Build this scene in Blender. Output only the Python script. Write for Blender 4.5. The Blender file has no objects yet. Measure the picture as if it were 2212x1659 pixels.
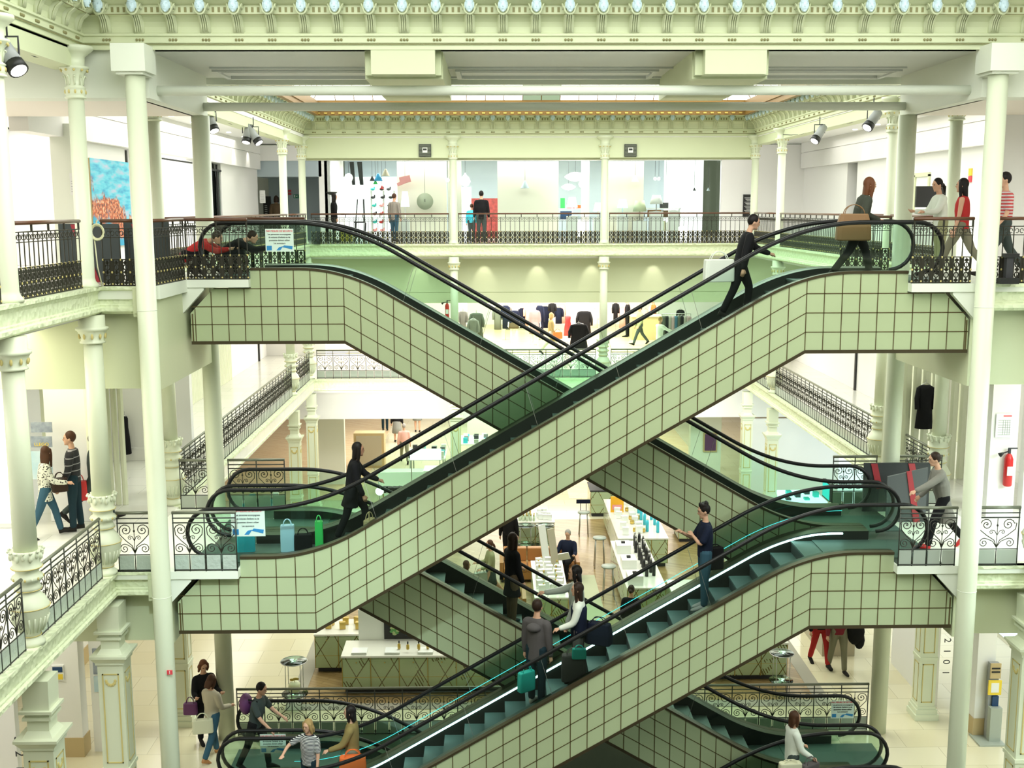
import bpy, math, random
from mathutils import Vector, Matrix
R = math.radians
PI = math.pi
rnd = random.Random(7)
SC = bpy.context.scene
COL = SC.collection
# ---------------------------------------------------------------- camera
CZ = 10.155
L0, L1, L2 = 0.0, 4.5, 9.0
FPX = 2450.0
cam = bpy.data.cameras.new('camera')
cam.sensor_width = 36.0
cam.lens = FPX / 2212 * 36.0
cam.clip_end = 300
co = bpy.data.objects.new('camera', cam); COL.objects.link(co)
PITCH, YAW, ROLL = R(8.8), R(-0.86), R(-0.14)
CM = Matrix.Rotation(YAW, 3, 'Z') @ Matrix.Rotation(PI / 2 - PITCH, 3, 'X') @ Matrix.Rotation(ROLL, 3, 'Z')
co.matrix_world = Matrix.Translation((0, 0, CZ)) @ CM.to_4x4()
SC.camera = co
def ray(px, py):
    return CM @ Vector(((px - 1106) / FPX, (829.5 - py) / FPX, -1.0))
def atY(px, py, Y):
    d = ray(px, py); t = Y / d.y
    return Vector((d.x * t, Y, CZ + d.z * t))
def atZ(px, py, z):
    d = ray(px, py); t = (z - CZ) / d.z
    return Vector((d.x * t, d.y * t, z))
def atX(px, py, X):
    d = ray(px, py); t = X / d.x
    return Vector((X, d.y * t, CZ + d.z * t))
# ---------------------------------------------------------------- mesh builder
class MB:
    def __init__(s): s.v = []; s.f = []; s.m = []
    def add(s, vs, fs, mi=0):
        b = len(s.v); s.v += [tuple(v) for v in vs]
        for f in fs: s.f.append(tuple(b + i for i in f)); s.m.append(mi)
        return s
    def box(s, x0, x1, y0, y1, z0, z1, mi=0):
        if x0 > x1: x0, x1 = x1, x0
        if y0 > y1: y0, y1 = y1, y0
        if z0 > z1: z0, z1 = z1, z0
        v = [(x0, y0, z0), (x1, y0, z0), (x1, y1, z0), (x0, y1, z0), (x0, y0, z1), (x1, y0, z1), (x1, y1, z1), (x0, y1, z1)]
        return s.add(v, [(3, 2, 1, 0), (4, 5, 6, 7), (0, 1, 5, 4), (1, 2, 6, 5), (2, 3, 7, 6), (3, 0, 4, 7)], mi)
    def obox(s, c, hx, hy, hz, M, mi=0):
        v = [Vector(c) + M @ Vector((a * hx, b * hy, d * hz)) for d in (-1, 1) for a, b in ((-1, -1), (1, -1), (1, 1), (-1, 1))]
        return s.add(v, [(3, 2, 1, 0), (4, 5, 6, 7), (0, 1, 5, 4), (1, 2, 6, 5), (2, 3, 7, 6), (3, 0, 4, 7)], mi)
    def prism_xz(s, poly, y0, y1, mi=0):
        n = len(poly)
        v = [(p[0], y0, p[1]) for p in poly] + [(p[0], y1, p[1]) for p in poly]
        f = [tuple(range(n)), tuple(range(2 * n - 1, n - 1, -1))] + [(i, (i + 1) % n, n + (i + 1) % n, n + i)[::-1] for i in range(n)]
        return s.add(v, f, mi)
    def prism_yz(s, poly, x0, x1, mi=0):
        n = len(poly)
        v = [(x0, p[0], p[1]) for p in poly] + [(x1, p[0], p[1]) for p in poly]
        f = [tuple(range(n)), tuple(range(2 * n - 1, n - 1, -1))] + [(i, (i + 1) % n, n + (i + 1) % n, n + i)[::-1] for i in range(n)]
        return s.add(v, f, mi)
    def prism_xy(s, poly, z0, z1, mi=0):
        n = len(poly)
        v = [(p[0], p[1], z0) for p in poly] + [(p[0], p[1], z1) for p in poly]
        f = [tuple(range(n))[::-1], tuple(range(n, 2 * n))] + [(i, (i + 1) % n, n + (i + 1) % n, n + i) for i in range(n)]
        return s.add(v, f, mi)
    def loft(s, rings, mi=0, caps=True, closed=False):
        n = len(rings[0]); b = len(s.v)
        for r in rings: s.v += [tuple(p) for p in r]
        for k in range(len(rings) - 1):
            for i in range(n):
                j = (i + 1) % n
                s.f.append((b + k * n + i, b + k * n + j, b + (k + 1) * n + j, b + (k + 1) * n + i)); s.m.append(mi)
        if closed:
            k = len(rings) - 1
            for i in range(n):
                j = (i + 1) % n
                s.f.append((b + k * n + i, b + k * n + j, b + j, b + i)); s.m.append(mi)
        elif caps:
            s.f.append(tuple(b + i for i in range(n))[::-1]); s.m.append(mi)
            s.f.append(tuple(b + (len(rings) - 1) * n + i for i in range(n))); s.m.append(mi)
        return s
    def tube(s, pts, r, n=8, mi=0, rv=None, closed=False):
        """round tube along points; r scalar or list; rv squash factor across (up)"""
        pts = [Vector(p) for p in pts]; m = len(pts)
        rs = r if isinstance(r, (list, tuple)) else [r] * m
        rings = []; up = None
        for i, p in enumerate(pts):
            a = pts[i - 1] if (i > 0 or closed) else p
            c = pts[(i + 1) % m] if (i < m - 1 or closed) else p
            t = (c - a)
            t = t.normalized() if t.length > 1e-9 else Vector((0, 0, 1))
            if up is None:
                up = Vector((0, 1, 0)) if abs(t.y) < .9 else Vector((0, 0, 1))
            sx = t.cross(up)
            if sx.length < 1e-6: sx = t.cross(Vector((1, 0, 0)))
            sx.normalize(); sy = sx.cross(t).normalized(); up = sy
            rings.append([p + sx * (math.cos(2 * PI * k / n) * rs[i]) + sy * (math.sin(2 * PI * k / n) * rs[i] * (rv or 1)) for k in range(n)])
        return s.loft(rings, mi, closed=closed)
    def cyl(s, x, y, z0, z1, r, r2=None, n=20, mi=0):
        r2 = r if r2 is None else r2
        return s.loft([[(x + q * math.cos(2 * PI * k / n), y + q * math.sin(2 * PI * k / n), z) for k in range(n)] for z, q in ((z0, r), (z1, r2))], mi)
    def lathe(s, x, y, prof, n=20, mi=0):
        """prof = [(r,z),...] bottom to top"""
        return s.loft([[(x + q * math.cos(2 * PI * k / n), y + q * math.sin(2 * PI * k / n), z) for k in range(n)] for q, z in prof], mi)
    def ell(s, c, rx, ry, rz, n=12, m=8, mi=0, M=None):
        c = Vector(c); rings = []
        for j in range(m + 1):
            th = -PI / 2 + PI * j / m; cr = max(math.cos(th), .02)
            ring = []
            for k in range(n):
                p = Vector((rx * cr * math.cos(2 * PI * k / n), ry * cr * math.sin(2 * PI * k / n), rz * math.sin(th)))
                ring.append(c + (M @ p if M else p))
            rings.append(ring)
        return s.loft(rings, mi)
    def build(s, name, mats, parent=None, smooth=False):
        me = bpy.data.meshes.new(name)
        me.from_pydata(s.v, [], s.f)
        if not isinstance(mats, (list, tuple)): mats = [mats]
        for m in mats: me.materials.append(m)
        if len(mats) > 1: me.polygons.foreach_set('material_index', s.m)
        if smooth: me.polygons.foreach_set('use_smooth', [True] * len(s.f))
        me.update()
        o = bpy.data.objects.new(name, me); COL.objects.link(o)
        if parent is not None:
            o.parent = parent
            if parent.type == 'EMPTY' or True:
                o.matrix_parent_inverse = world_of(parent).inverted()
        return o
def world_of(o):
    m = Matrix.Translation(o.location) @ o.rotation_euler.to_matrix().to_4x4() @ Matrix.Diagonal((*o.scale, 1))
    if o.parent is not None:
        return world_of(o.parent) @ o.matrix_parent_inverse @ m
    return m
def thing(name, label, cat, loc=(0, 0, 0), group=None, rz=0):
    o = bpy.data.objects.new(name, None); COL.objects.link(o)
    o.location = loc; o.rotation_euler = (0, 0, rz); o.empty_display_size = .1
    o['label'] = label; o['category'] = cat
    if group: o['group'] = group
    return o
def tag(o, label, cat, group=None):
    o['label'] = label; o['category'] = cat
    if group: o['group'] = group
    return o
def struct(name, mb, m, smooth=False, parent=None):
    o = mb.build(name, m, parent, smooth)
    if parent is None: o['kind'] = 'structure'
    return o
def centre(o):
    """move a mesh object's origin to the middle of its base"""
    me = o.data; vs = me.vertices
    xs = [v.co.x for v in vs]; ys = [v.co.y for v in vs]; zs = [v.co.z for v in vs]
    c = Vector(((min(xs) + max(xs)) / 2, (min(ys) + max(ys)) / 2, min(zs)))
    me.transform(Matrix.Translation(-c)); o.location = c
    return o
KIDS = {}
def copy_tree(root, loc, rz=None, label=None, group=None, scale=None):
    r = root.copy(); COL.objects.link(r); r.location = loc
    if rz is not None: r.rotation_euler = (0, 0, rz)
    if scale: r.scale = (scale,) * 3
    if label: r['label'] = label
    if group: r['group'] = group
    for ch in list(root.children):
        c = ch.copy(); COL.objects.link(c); c.parent = r; c.matrix_parent_inverse = ch.matrix_parent_inverse.copy()
        for g in list(ch.children):
            d = g.copy(); COL.objects.link(d); d.parent = c; d.matrix_parent_inverse = g.matrix_parent_inverse.copy()
    return r
def text(parent, body, c, size, m, ext=.002, rot=(PI / 2, 0, 0), name='lettering', align='CENTER', sx=1.0):
    cu = bpy.data.curves.new(name, 'FONT'); cu.body = body; cu.size = size; cu.extrude = ext
    cu.align_x = align; cu.align_y = 'CENTER'; cu.materials.append(m)
    o = bpy.data.objects.new(name, cu); COL.objects.link(o)
    o.location = c; o.rotation_euler = rot; o.scale = (sx, 1, 1)
    me = bpy.data.meshes.new_from_object(o); bpy.data.objects.remove(o)
    o = bpy.data.objects.new(name, me); COL.objects.link(o)
    o.location = c; o.rotation_euler = rot; o.scale = (sx, 1, 1)
    if parent is not None:
        o.parent = parent; o.matrix_parent_inverse = world_of(parent).inverted()
    return o
# ---------------------------------------------------------------- materials
M = {}
def mat(name, col, rough=.5, metal=0., emit=None, es=0., spec=.5, noise=None, bump=0., nscale=8., alpha=None):
    m = bpy.data.materials.new(name); m.use_nodes = True
    nt = m.node_tree; b = nt.nodes['Principled BSDF']
    b.inputs['Base Color'].default_value = (*col, 1)
    b.inputs['Roughness'].default_value = rough
    b.inputs['Metallic'].default_value = metal
    b.inputs['Specular IOR Level'].default_value = spec
    if emit:
        b.inputs['Emission Color'].default_value = (*emit, 1); b.inputs['Emission Strength'].default_value = es
    if noise or bump:
        tc = nt.nodes.new('ShaderNodeTexCoord'); nz = nt.nodes.new('ShaderNodeTexNoise')
        nz.inputs['Scale'].default_value = nscale; nz.inputs['Detail'].default_value = 4
        nt.links.new(tc.outputs['Object'], nz.inputs['Vector'])
        if noise:
            mx = nt.nodes.new('ShaderNodeMix'); mx.data_type = 'RGBA'
            mx.inputs['A'].default_value = (*col, 1); mx.inputs['B'].default_value = (*noise, 1)
            nt.links.new(nz.outputs['Fac'], mx.inputs['Factor']); nt.links.new(mx.outputs['Result'], b.inputs['Base Color'])
        if bump:
            bp = nt.nodes.new('ShaderNodeBump'); bp.inputs['Strength'].default_value = bump; bp.inputs['Distance'].default_value = .02
            nt.links.new(nz.outputs['Fac'], bp.inputs['Height']); nt.links.new(bp.outputs['Normal'], b.inputs['Normal'])
    M[name] = m
    return m
def glassmat(name, tint, gloss=.08, grough=.03):
    m = bpy.data.materials.new(name); m.use_nodes = True; nt = m.node_tree; nt.nodes.clear()
    o = nt.nodes.new('ShaderNodeOutputMaterial'); t = nt.nodes.new('ShaderNodeBsdfTransparent'); g = nt.nodes.new('ShaderNodeBsdfGlossy')
    mx = nt.nodes.new('ShaderNodeMixShader'); t.inputs['Color'].default_value = (*tint, 1)
    g.inputs['Roughness'].default_value = grough; g.inputs['Color'].default_value = (.9, 1, .95, 1)
    fr = nt.nodes.new('ShaderNodeFresnel'); fr.inputs['IOR'].default_value = 1.0 + gloss * 5
    nt.links.new(fr.outputs[0], mx.inputs['Fac'])
    nt.links.new(t.outputs[0], mx.inputs[1]); nt.links.new(g.outputs[0], mx.inputs[2]); nt.links.new(mx.outputs[0], o.inputs[0])
    M[name] = m
    return m
def emis(name, col, s):
    m = bpy.data.materials.new(name); m.use_nodes = True; nt = m.node_tree; nt.nodes.clear()
    o = nt.nodes.new('ShaderNodeOutputMaterial'); e = nt.nodes.new('ShaderNodeEmission')
    e.inputs[0].default_value = (*col, 1); e.inputs[1].default_value = s; nt.links.new(e.outputs[0], o.inputs[0])
    M[name] = m
    return m
def stripes(name, c1, c2, scale, axis='Z', rough=.8, thresh=.5, wavy=0.):
    """horizontal bands: a knitted or printed pattern in the cloth itself"""
    m = mat(name, c1, rough); nt = m.node_tree; b = nt.nodes['Principled BSDF']
    tc = nt.nodes.new('ShaderNodeTexCoord'); w = nt.nodes.new('ShaderNodeTexWave'); w.bands_direction = axis
    w.inputs['Scale'].default_value = scale; w.inputs['Distortion'].default_value = wavy
    cr = nt.nodes.new('ShaderNodeValToRGB'); cr.color_ramp.interpolation = 'CONSTANT'
    cr.color_ramp.elements[0].color = (*c1, 1); cr.color_ramp.elements[1].color = (*c2, 1); cr.color_ramp.elements[1].position = thresh
    nt.links.new(tc.outputs['Object'], w.inputs['Vector']); nt.links.new(w.outputs['Fac'], cr.inputs[0]); nt.links.new(cr.outputs[0], b.inputs['Base Color'])
    return m
mat('paint', (.66, .70, .47), .55, noise=(.63, .67, .44), nscale=1.5)
mat('olive_dk', (.26, .24, .10), .6)
mat('mask_m', (.66, .82, .90), .35)
mat('paint_col', (.71, .75, .57), .4)
mat('plain_white', (.80, .83, .72), .6)
mat('ceil_grey', (.76, .78, .76), .7)
mat('gold_dk', (.22, .12, .025), .5, .3)
mat('landing_dark', (.10, .12, .10), .4, .3)
mat('wall_in', (.86, .85, .82), .6)
mat('wall_pink', (.86, .78, .70), .6)
mat('wall_blue', (.42, .50, .54), .6)
mat('curtain_m', (.80, .82, .62), .8)
mat('panel_beige', (.80, .75, .64), .7)
mat('gold', (.55, .40, .10), .4, .6)
mat('gold_paint', (.62, .52, .20), .5)
mat('tile', (.46, .53, .32), .22, spec=.6)
mat('joint', (.10, .075, .025), .5)
mat('bronze', (.085, .065, .035), .38, .5)
mat('deckm', (.065, .075, .045), .35, .5)
mat('rubber', (.008, .008, .008), .42, spec=.35)
mat('skirtm', (.022, .024, .02), .45, .4)
mat('stepm', (.085, .135, .12), .5, .3)
mat('riser', (.035, .04, .035), .6)
mat('iron', (.035, .032, .022), .45, .4)
mat('iron_grey', (.20, .21, .16), .4, .5)
mat('iron_dk', (.05, .055, .045), .45, .4)
mat('wood_rail', (.12, .045, .02), .3)
mat('panel_grey', (.38, .42, .36), .3)
mat('black', (.01, .01, .01), .5)
mat('darkm', (.03, .03, .035), .6)
mat('white_gloss', (.88, .90, .86), .25)
mat('steel', (.5, .5, .48), .3, .9)
mat('chrome', (.7, .7, .68), .12, 1.)
mat('red', (.6, .02, .02), .35)
mat('redsign', (.75, .06, .08), .5)
mat('orange', (.85, .18, .04), .5)
mat('leather', (.42, .19, .06), .4)
mat('paper', (.85, .85, .82), .7)
mat('blue', (.03, .25, .55), .5)
mat('teal', (.03, .5, .45), .5)
mat('greenm', (.05, .55, .12), .5)
mat('yellow', (.85, .62, .05), .5)
mat('purple', (.12, .03, .12), .6)
mat('pink', (.85, .35, .35), .6)
mat('brownm', (.25, .13, .05), .6)
mat('cardboard', (.55, .42, .22), .8)
mat('greym', (.35, .36, .36), .7)
mat('floor_edge', (.42, .46, .42), .7)
glassmat('glass', (.78, .92, .84), .09)
glassmat('glass_clear', (.93, .97, .95), .05)
glassmat('glass_table', (.75, .92, .85), .12)
emis('lampglow', (1, .98, .92), 6)
emis('warmglow', (1, .92, .62), 3)
emis('skyglass', (.95, 1, .92), 5)
emis('skyglass_dim', (.55, .72, .45), .9)
emis('tubewhite', (.62, 1, 1), 9)
emis('tealglow', (.08, .9, .85), 1.5)  # teal of the imitated glass reflection, also of the small screen
emis('cyanglow', (.55, .95, 1), 3.5)
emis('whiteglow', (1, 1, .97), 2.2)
# ================================================================ floor materials
def marble(name, c1, c2, rough, tile=1.2):
    m = mat(name, c1, rough, spec=.6); nt = m.node_tree; b = nt.nodes['Principled BSDF']
    tc = nt.nodes.new('ShaderNodeTexCoord'); br = nt.nodes.new('ShaderNodeTexBrick')
    br.offset = .5; br.inputs['Scale'].default_value = 1.0; br.inputs['Mortar Size'].default_value = .006
    br.inputs['Brick Width'].default_value = tile; br.inputs['Row Height'].default_value = tile * .6
    br.inputs['Color1'].default_value = (*c1, 1); br.inputs['Color2'].default_value = (*c2, 1)
    br.inputs['Mortar'].default_value = tuple(.72 * v for v in c1) + (1,)
    nt.links.new(tc.outputs['Object'], br.inputs['Vector']); nt.links.new(br.outputs['Color'], b.inputs['Base Color'])
    return m
marble('marble', (.66, .60, .40), (.70, .65, .46), .12)
marble('marble_up', (.74, .74, .66), (.78, .77, .70), .18)
def woodfloor(name, c1, c2):
    m = mat(name, c1, .28, spec=.5); nt = m.node_tree; b = nt.nodes['Principled BSDF']
    tc = nt.nodes.new('ShaderNodeTexCoord'); mp = nt.nodes.new('ShaderNodeMapping')
    mp.inputs['Rotation'].default_value = (0, 0, R(28))
    br = nt.nodes.new('ShaderNodeTexBrick'); br.inputs['Scale'].default_value = 1.0
    br.inputs['Brick Width'].default_value = 1.1; br.inputs['Row Height'].default_value = .11; br.inputs['Mortar Size'].default_value = .004
    br.inputs['Color1'].default_value = (*c1, 1); br.inputs['Color2'].default_value = (*c2, 1); br.inputs['Mortar'].default_value = tuple(.5 * v for v in c1) + (1,)
    nt.links.new(tc.outputs['Object'], mp.inputs['Vector']); nt.links.new(mp.outputs[0], br.inputs['Vector']); nt.links.new(br.outputs['Color'], b.inputs['Base Color'])
woodfloor('parquet', (.28, .18, .07), (.40, .28, .13))
woodfloor('parquet_up', (.74, .54, .30), (.82, .66, .42))
def frieze_mat():
    m = mat('frieze', (.74, .80, .55), .6); nt = m.node_tree; b = nt.nodes['Principled BSDF']
    tc = nt.nodes.new('ShaderNodeTexCoord'); vo = nt.nodes.new('ShaderNodeTexVoronoi'); vo.inputs['Scale'].default_value = 11
    bp = nt.nodes.new('ShaderNodeBump'); bp.inputs['Strength'].default_value = .9; bp.inputs['Distance'].default_value = .03
    nt.links.new(tc.outputs['Object'], vo.inputs['Vector']); nt.links.new(vo.outputs['Distance'], bp.inputs['Height']); nt.links.new(bp.outputs['Normal'], b.inputs['Normal'])
frieze_mat()
# ================================================================ plan
XL, XR = -6.1, 8.6          # atrium sides
YN, YF = 17.4, 37.9         # front face of the crossing, far wall
YC = 21.3                   # back of the crossing
PLX, PRX = -4.08, 6.40      # inner ends of the escalator landings
CLX, CRX = -5.25, 7.47      # big round columns
# ---- ground level
fl = MB().box(-16, PLX - .0, 17.1, 21.0, -.3, 0).box(PRX, 17, 17.1, 21.0, -.3, 0).box(-16, 17, 21.0, 56, -.3, 0).box(-16, XL - .4, 6, 17.1, -.3, 0).box(XR + .4, 17, 6, 17.1, -.3, 0)
struct('floor', fl, M['marble'])
struct('floor_parquet', MB().box(-4.05, 6.65, 22.3, 36.3, 0, .008), M['parquet'])
mat('floor_band', (.34, .32, .25), .5)
struct('trim_floor', MB().box(-4.35, -4.05, 22.3, 36.3, 0, .012).box(6.65, 6.95, 22.3, 36.3, 0, .012).box(-4.35, 6.95, 22.0, 22.3, 0, .012), M['floor_band'])
struct('floor_far', MB().box(2.6, 8.3, 39.0, 55.9, 0, .008).box(-12, -4.9, 39.0, 55.9, 0, .008), M['parquet_up'])
struct('wall_pit', MB().box(PLX, PRX, 20.98, 21.1, -5.2, -.0).box(PLX - .02, PLX + .02, 17.1, 21, -5.2, -.3).box(PRX - .02, PRX + .02, 17.1, 21, -5.2, -.3), M['floor_edge'])
struct('floor_basement', MB().box(-9, 12, 14, 21.1, -5.3, -5.2), M['floor_edge'])
# ---- slab builder with moulded edge
def slab(name, boxes, z, m, t=.42):
    mb = MB()
    for (x0, x1, y0, y1) in boxes: mb.box(x0, x1, y0, y1, z - t, z - .003)
    return struct(name, mb, m)
SLAB_PROF = [(.13, 0), (.13, -.05), (.09, -.07), (.06, -.12), (.06, -.27), (.085, -.285), (.085, -.31), (.12, -.33), (.12, -.38), (.05, -.42), (.0, -.43), (0, 0)]
def edge_x(mb, x0, x1, y, z, sgn=-1, prof=SLAB_PROF):      # run along x, projecting to sgn*y
    mb.prism_yz([(y + sgn * d, z + h) for d, h in prof], x0, x1)
def edge_y(mb, y0, y1, x, z, sgn=1, prof=SLAB_PROF):       # run along y, projecting to sgn*x
    mb.prism_xz([(x + sgn * d, z + h) for d, h in prof], y0, y1)
for z, nm in ((L2, 'upper'), (L1, 'middle')):
    slab('floor_' + nm, [(-16, XL, 6, 56), (XR, 17, 6, 56), (XL, XR, YF, 56)], z, M['marble_up'])
    mb = MB()
    edge_x(mb, -6.1, -5.42, YN + .05, z); edge_x(mb, 7.64, 9.4, YN + .05, z)
    edge_y(mb, 6, YN, XL, z); edge_y(mb, 6, YN, XR, z, -1)
    edge_y(mb, YC, YF, XL - .1, z); edge_y(mb, YC, YF, XR, z, -1)
    edge_x(mb, XL - .1, XR, YF, z)
    struct('trim_slab_' + nm, mb, M['frieze'])
# carved end blocks where the moulding stops at the big columns
mb = MB()
for z in (L1, L2):
    for x in (-5.44, 7.62):
        mb.box(x - .05, x + .05, 17.28, 17.5, z - .46, z - .02).box(x - .03, x + .03, 17.25, 17.3, z - .40, z - .1)
struct('trim_ends', mb, M['paint'])
struct('floor_shop_wood', MB().box(-5.9, 8.4, 44.5, 55.9, L1, L1 + .01), M['parquet_up'])
# landings for the escalators with their chamfered brackets
def landing(nm, z, left, y0, y1):
    mb = MB()
    xi = PLX if left else PRX; xo = XL if left else XR; s = 1 if left else -1
    a, b = (xo, xi) if left else (xi, xo)
    mb.box(a, b, y0, y1, z - .13, z)
    mb.box(CLX + .45 if left else a + .03, b - .03 if left else CRX - .3, y0 + .06, y1 - .02, z - .01, z + .006, 1)
    mb.box(b - .01 if left else a - .004, b + .004 if left else a + .01, y0 + .25, y1 - .02, z - .12, z + .004, 1)
    xk = CLX if left else CRX
    mb.prism_xz([(xk, z - .13), (xk + s * .42, z - .13), (xk + s * .42, z - .17), (xk + s * .02, z - .60), (xk, z - .60)], y0 + .02, y0 + .14)
    return struct('floor_' + nm, mb, [M['plain_white'], M['landing_dark']])
landing('landing_ul', L2, True, 18.9, 21.15); landing('landing_ur', L2, False, 17.33, 21.15)
landing('landing_ml', L1, True, 17.33, 21.15); landing('landing_mr', L1, False, 17.33, 21.15)
struct('floor_corner', MB().box(XL, -5.1, 17.36, 18.95, L2 - .2, L2), M['plain_white'])
# deep beams under the crossing
mb = MB()
for z, dz in ((L2, 1.62), (L1, 1.25)):
    mb.box(XL - .3, CLX - .05, YN + .24, 21.0, z - dz, z - .40)
    mb.box(CLX - .16, CLX + .06, YN + .10, 21.0, z - dz, z - .14)
    mb.box(CRX + .05, XR + .3, YN + .24, 21.0, z - dz, z - .40)
    mb.box(CRX - .06, CRX + .16, YN + .10, 21.0, z - dz, z - .14)
    mb.box(-16, XL - .3, YN + .2, 18.2, z - dz, z - .40); mb.box(XR + .3, 17, YN + .2, 18.2, z - dz, z - .40)
struct('wall_beams', mb, M['paint'])
# ---- ceiling of the crossing
mb = MB().box(CLX, CRX, YN + .1, YC, 12.5, 12.6)
for y0, y1 in ((19.6, 19.7), (21.0, 21.1)): mb.box(CLX + .5, CRX - .5, y0, y1, 12.47, 12.5)
for x0, x1 in ((-4.75, -2.1), (-.65, 2.8), (4.2, 6.95)):
    mb.box(x0, x1, 19.75, 19.8, 12.44, 12.5).box(x0, x1, 20.85, 20.95, 12.44, 12.5).box(x0, x0 + .08, 19.8, 20.9, 12.44, 12.5).box(x1 - .08, x1, 19.8, 20.9, 12.44, 12.5).box(x0 + .1, x1 - .1, 20.1, 20.5, 12.46, 12.5)
struct('ceiling', mb, M['ceil_grey'])
mb = MB().box(-16, 17, YN + .02, YN + .3, 12.5, 13.3)
mb.box(CLX, CRX, YC - .12, YC, 12.38, 12.6)
mb.box(CLX - .15, CLX + .1, YN + .1, 21.0, 11.8, 12.55).box(CRX - .1, CRX + .15, YN + .1, 21.0, 11.8, 12.55)
mb.box(-16, CLX - .15, YN + .08, 18.0, 11.8, 12.5).box(CRX + .15, 17, YN + .08, 18.0, 11.8, 12.5)
struct('ceiling_beams', mb, M['plain_white'])
struct('ceiling_soffit', MB().box(-16, CLX - .1, 18.0, 20.9, 11.8, 11.9).box(CRX + .1, 17, 18.0, 20.9, 11.8, 11.9), M['wall_pink'])
mb = MB()
for x0, x1 in ((-1.82, -.87), (3.15, 4.07)):
    mb.box(x0, x1, 17.38, 17.75, 12.13, 12.52)
    mb.box(x0 - .13, x1 + .1, 17.75, YC, 12.1, 12.5)
    mb.box(x0 - .11, x1 + .08, 17.6, 17.75, 12.14, 12.5)
struct('ceiling_boxes', mb, M['paint'])
# round tie beams
for y, x0, x1, nm in ((17.95, CLX, CRX, 'front'), (20.75, CLX, CRX, 'back')):
    o = MB().tube([(x0, y, 11.95), (x1, y, 11.95)], .075, 16).build('tie_beam', M['plain_white'], smooth=True)
    tag(o, 'long white round tie beam under the ceiling, ' + ('the one joining the two square blocks of the front columns' if nm == 'front' else 'the one further back, below the strip of bright skylight'), 'beam')
# gallery ceilings
mb = MB().box(-16, XL, 6, YN, 12.45, 12.6).box(XR, 17, 6, YN, 12.45, 12.6).box(-16, XL - .1, 20.9, 42, 12.45, 12.6).box(XR, 17, 20.9, 42, 12.45, 12.6).box(XL - .2, XR, YF, 42, 12.45, 12.6)
struct('ceiling_galleries', mb, M['wall_in'])
mb = MB()
for z, d in ((L2, .43), (L1, .43)):
    mb.box(-16, XL - .15, 6, YN + .2, z - d - .06, z - d).box(-16, XL - .2, 20.9, 56, z - d - .06, z - d).box(XR + .15, 17, 6, YN + .2, z - d - .06, z - d).box(XR + .1, 17, 20.9, 56, z - d - .06, z - d).box(XL - .2, XR + .1, YF + .1, 56, z - d - .06, z - d)
struct('ceiling_lower', mb, M['wall_in'])
# beams below the upper ceiling along the atrium edges
mb = MB().box(XL - .12, XR, YF + .02, YF + .4, 11.8, 12.5).box(XL - .5, XL - .12, YC, YF, 12.2, 12.5).box(XR + .02, XR + .4, YC, YF, 12.2, 12.5).box(XL - .4, XL, 6, YN, 12.2, 12.5).box(XR, XR + .4, 6, YN, 12.2, 12.5)
mb.box(XL - .12, XR, YF + .38, YF + .42, 11.74, 11.8)
struct('wall_frieze', mb, M['paint'])
# ================================================================ cornices with masks
PROF = [(0, 12.48), (.03, 12.48), (.03, 12.55), (.05, 12.55), (.05, 12.565), (.07, 12.575), (.07, 12.66), (.10, 12.67), (.10, 12.70), (.06, 12.72), (.065, 12.80), (.09, 12.87), (.15, 12.93), (.22, 12.95),
        (.24, 12.95), (.24, 13.08), (.30, 13.09), (.36, 13.12), (.42, 13.15), (.42, 13.2), (0, 13.2)]
def bracket_mesh():
    mb = MB()
    # console: a scroll growing outwards as it rises
    prof = [(.02, 12.70), (.10, 12.71), (.11, 12.80), (.15, 12.88), (.24, 12.95), (.34, 12.99), (.36, 13.10), (.02, 13.10)]
    mb.prism_yz([(-d, z) for d, z in prof], -.075, .075)
    for k in (-.045, -.015, .015, .045): mb.tube([(k, -.105, 12.72), (k, -.125, 12.80), (k, -.165, 12.88), (k, -.25, 12.945)], .011, 6)
    for s in (-1, 1):
        mb.tube([(s * (.09 + .02 * math.cos(a)), -.30 + .05 * math.sin(a), 13.04 + .05 * math.cos(a)) for a in [i * .6 for i in range(11)]], .012, 5)
        mb.box(s * .075, s * .105, -.3, -.05, 13.02, 13.1)
    for k in (-1, 0, 1): mb.ell((k * .045, -.075, 12.615), .019, .02, .022, 8, 5, 1)
    # leafy collar
    mb.tube([(.075 * math.sin(a), -.37, 13.02 - .085 * math.cos(a)) for a in [-1.9 + i * .38 for i in range(11)]], .016, 6)
    return mb
def mask_mesh():
    mb = MB()
    mb.ell((0, -.40, 13.045), .058, .05, .088, 14, 10)
    mb.ell((0, -.452, 13.035), .011, .016, .022, 8, 5)
    mb.ell((0, -.444, 13.002), .02, .01, .007, 8, 4)
    for s in (-1, 1):
        mb.ell((s * .022, -.441, 13.062), .012, .01, .006, 8, 4); mb.ell((s * .025, -.44, 13.078), .016, .01, .005, 8, 4)
        mb.ell((s * .056, -.385, 13.06), .016, .03, .05, 8, 5)
    mb.ell((0, -.395, 13.115), .062, .045, .03, 12, 5)
    mb.ell((0, -.43, 12.967), .02, .015, .014, 8, 4)
    return mb
BR = MK = None
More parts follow.
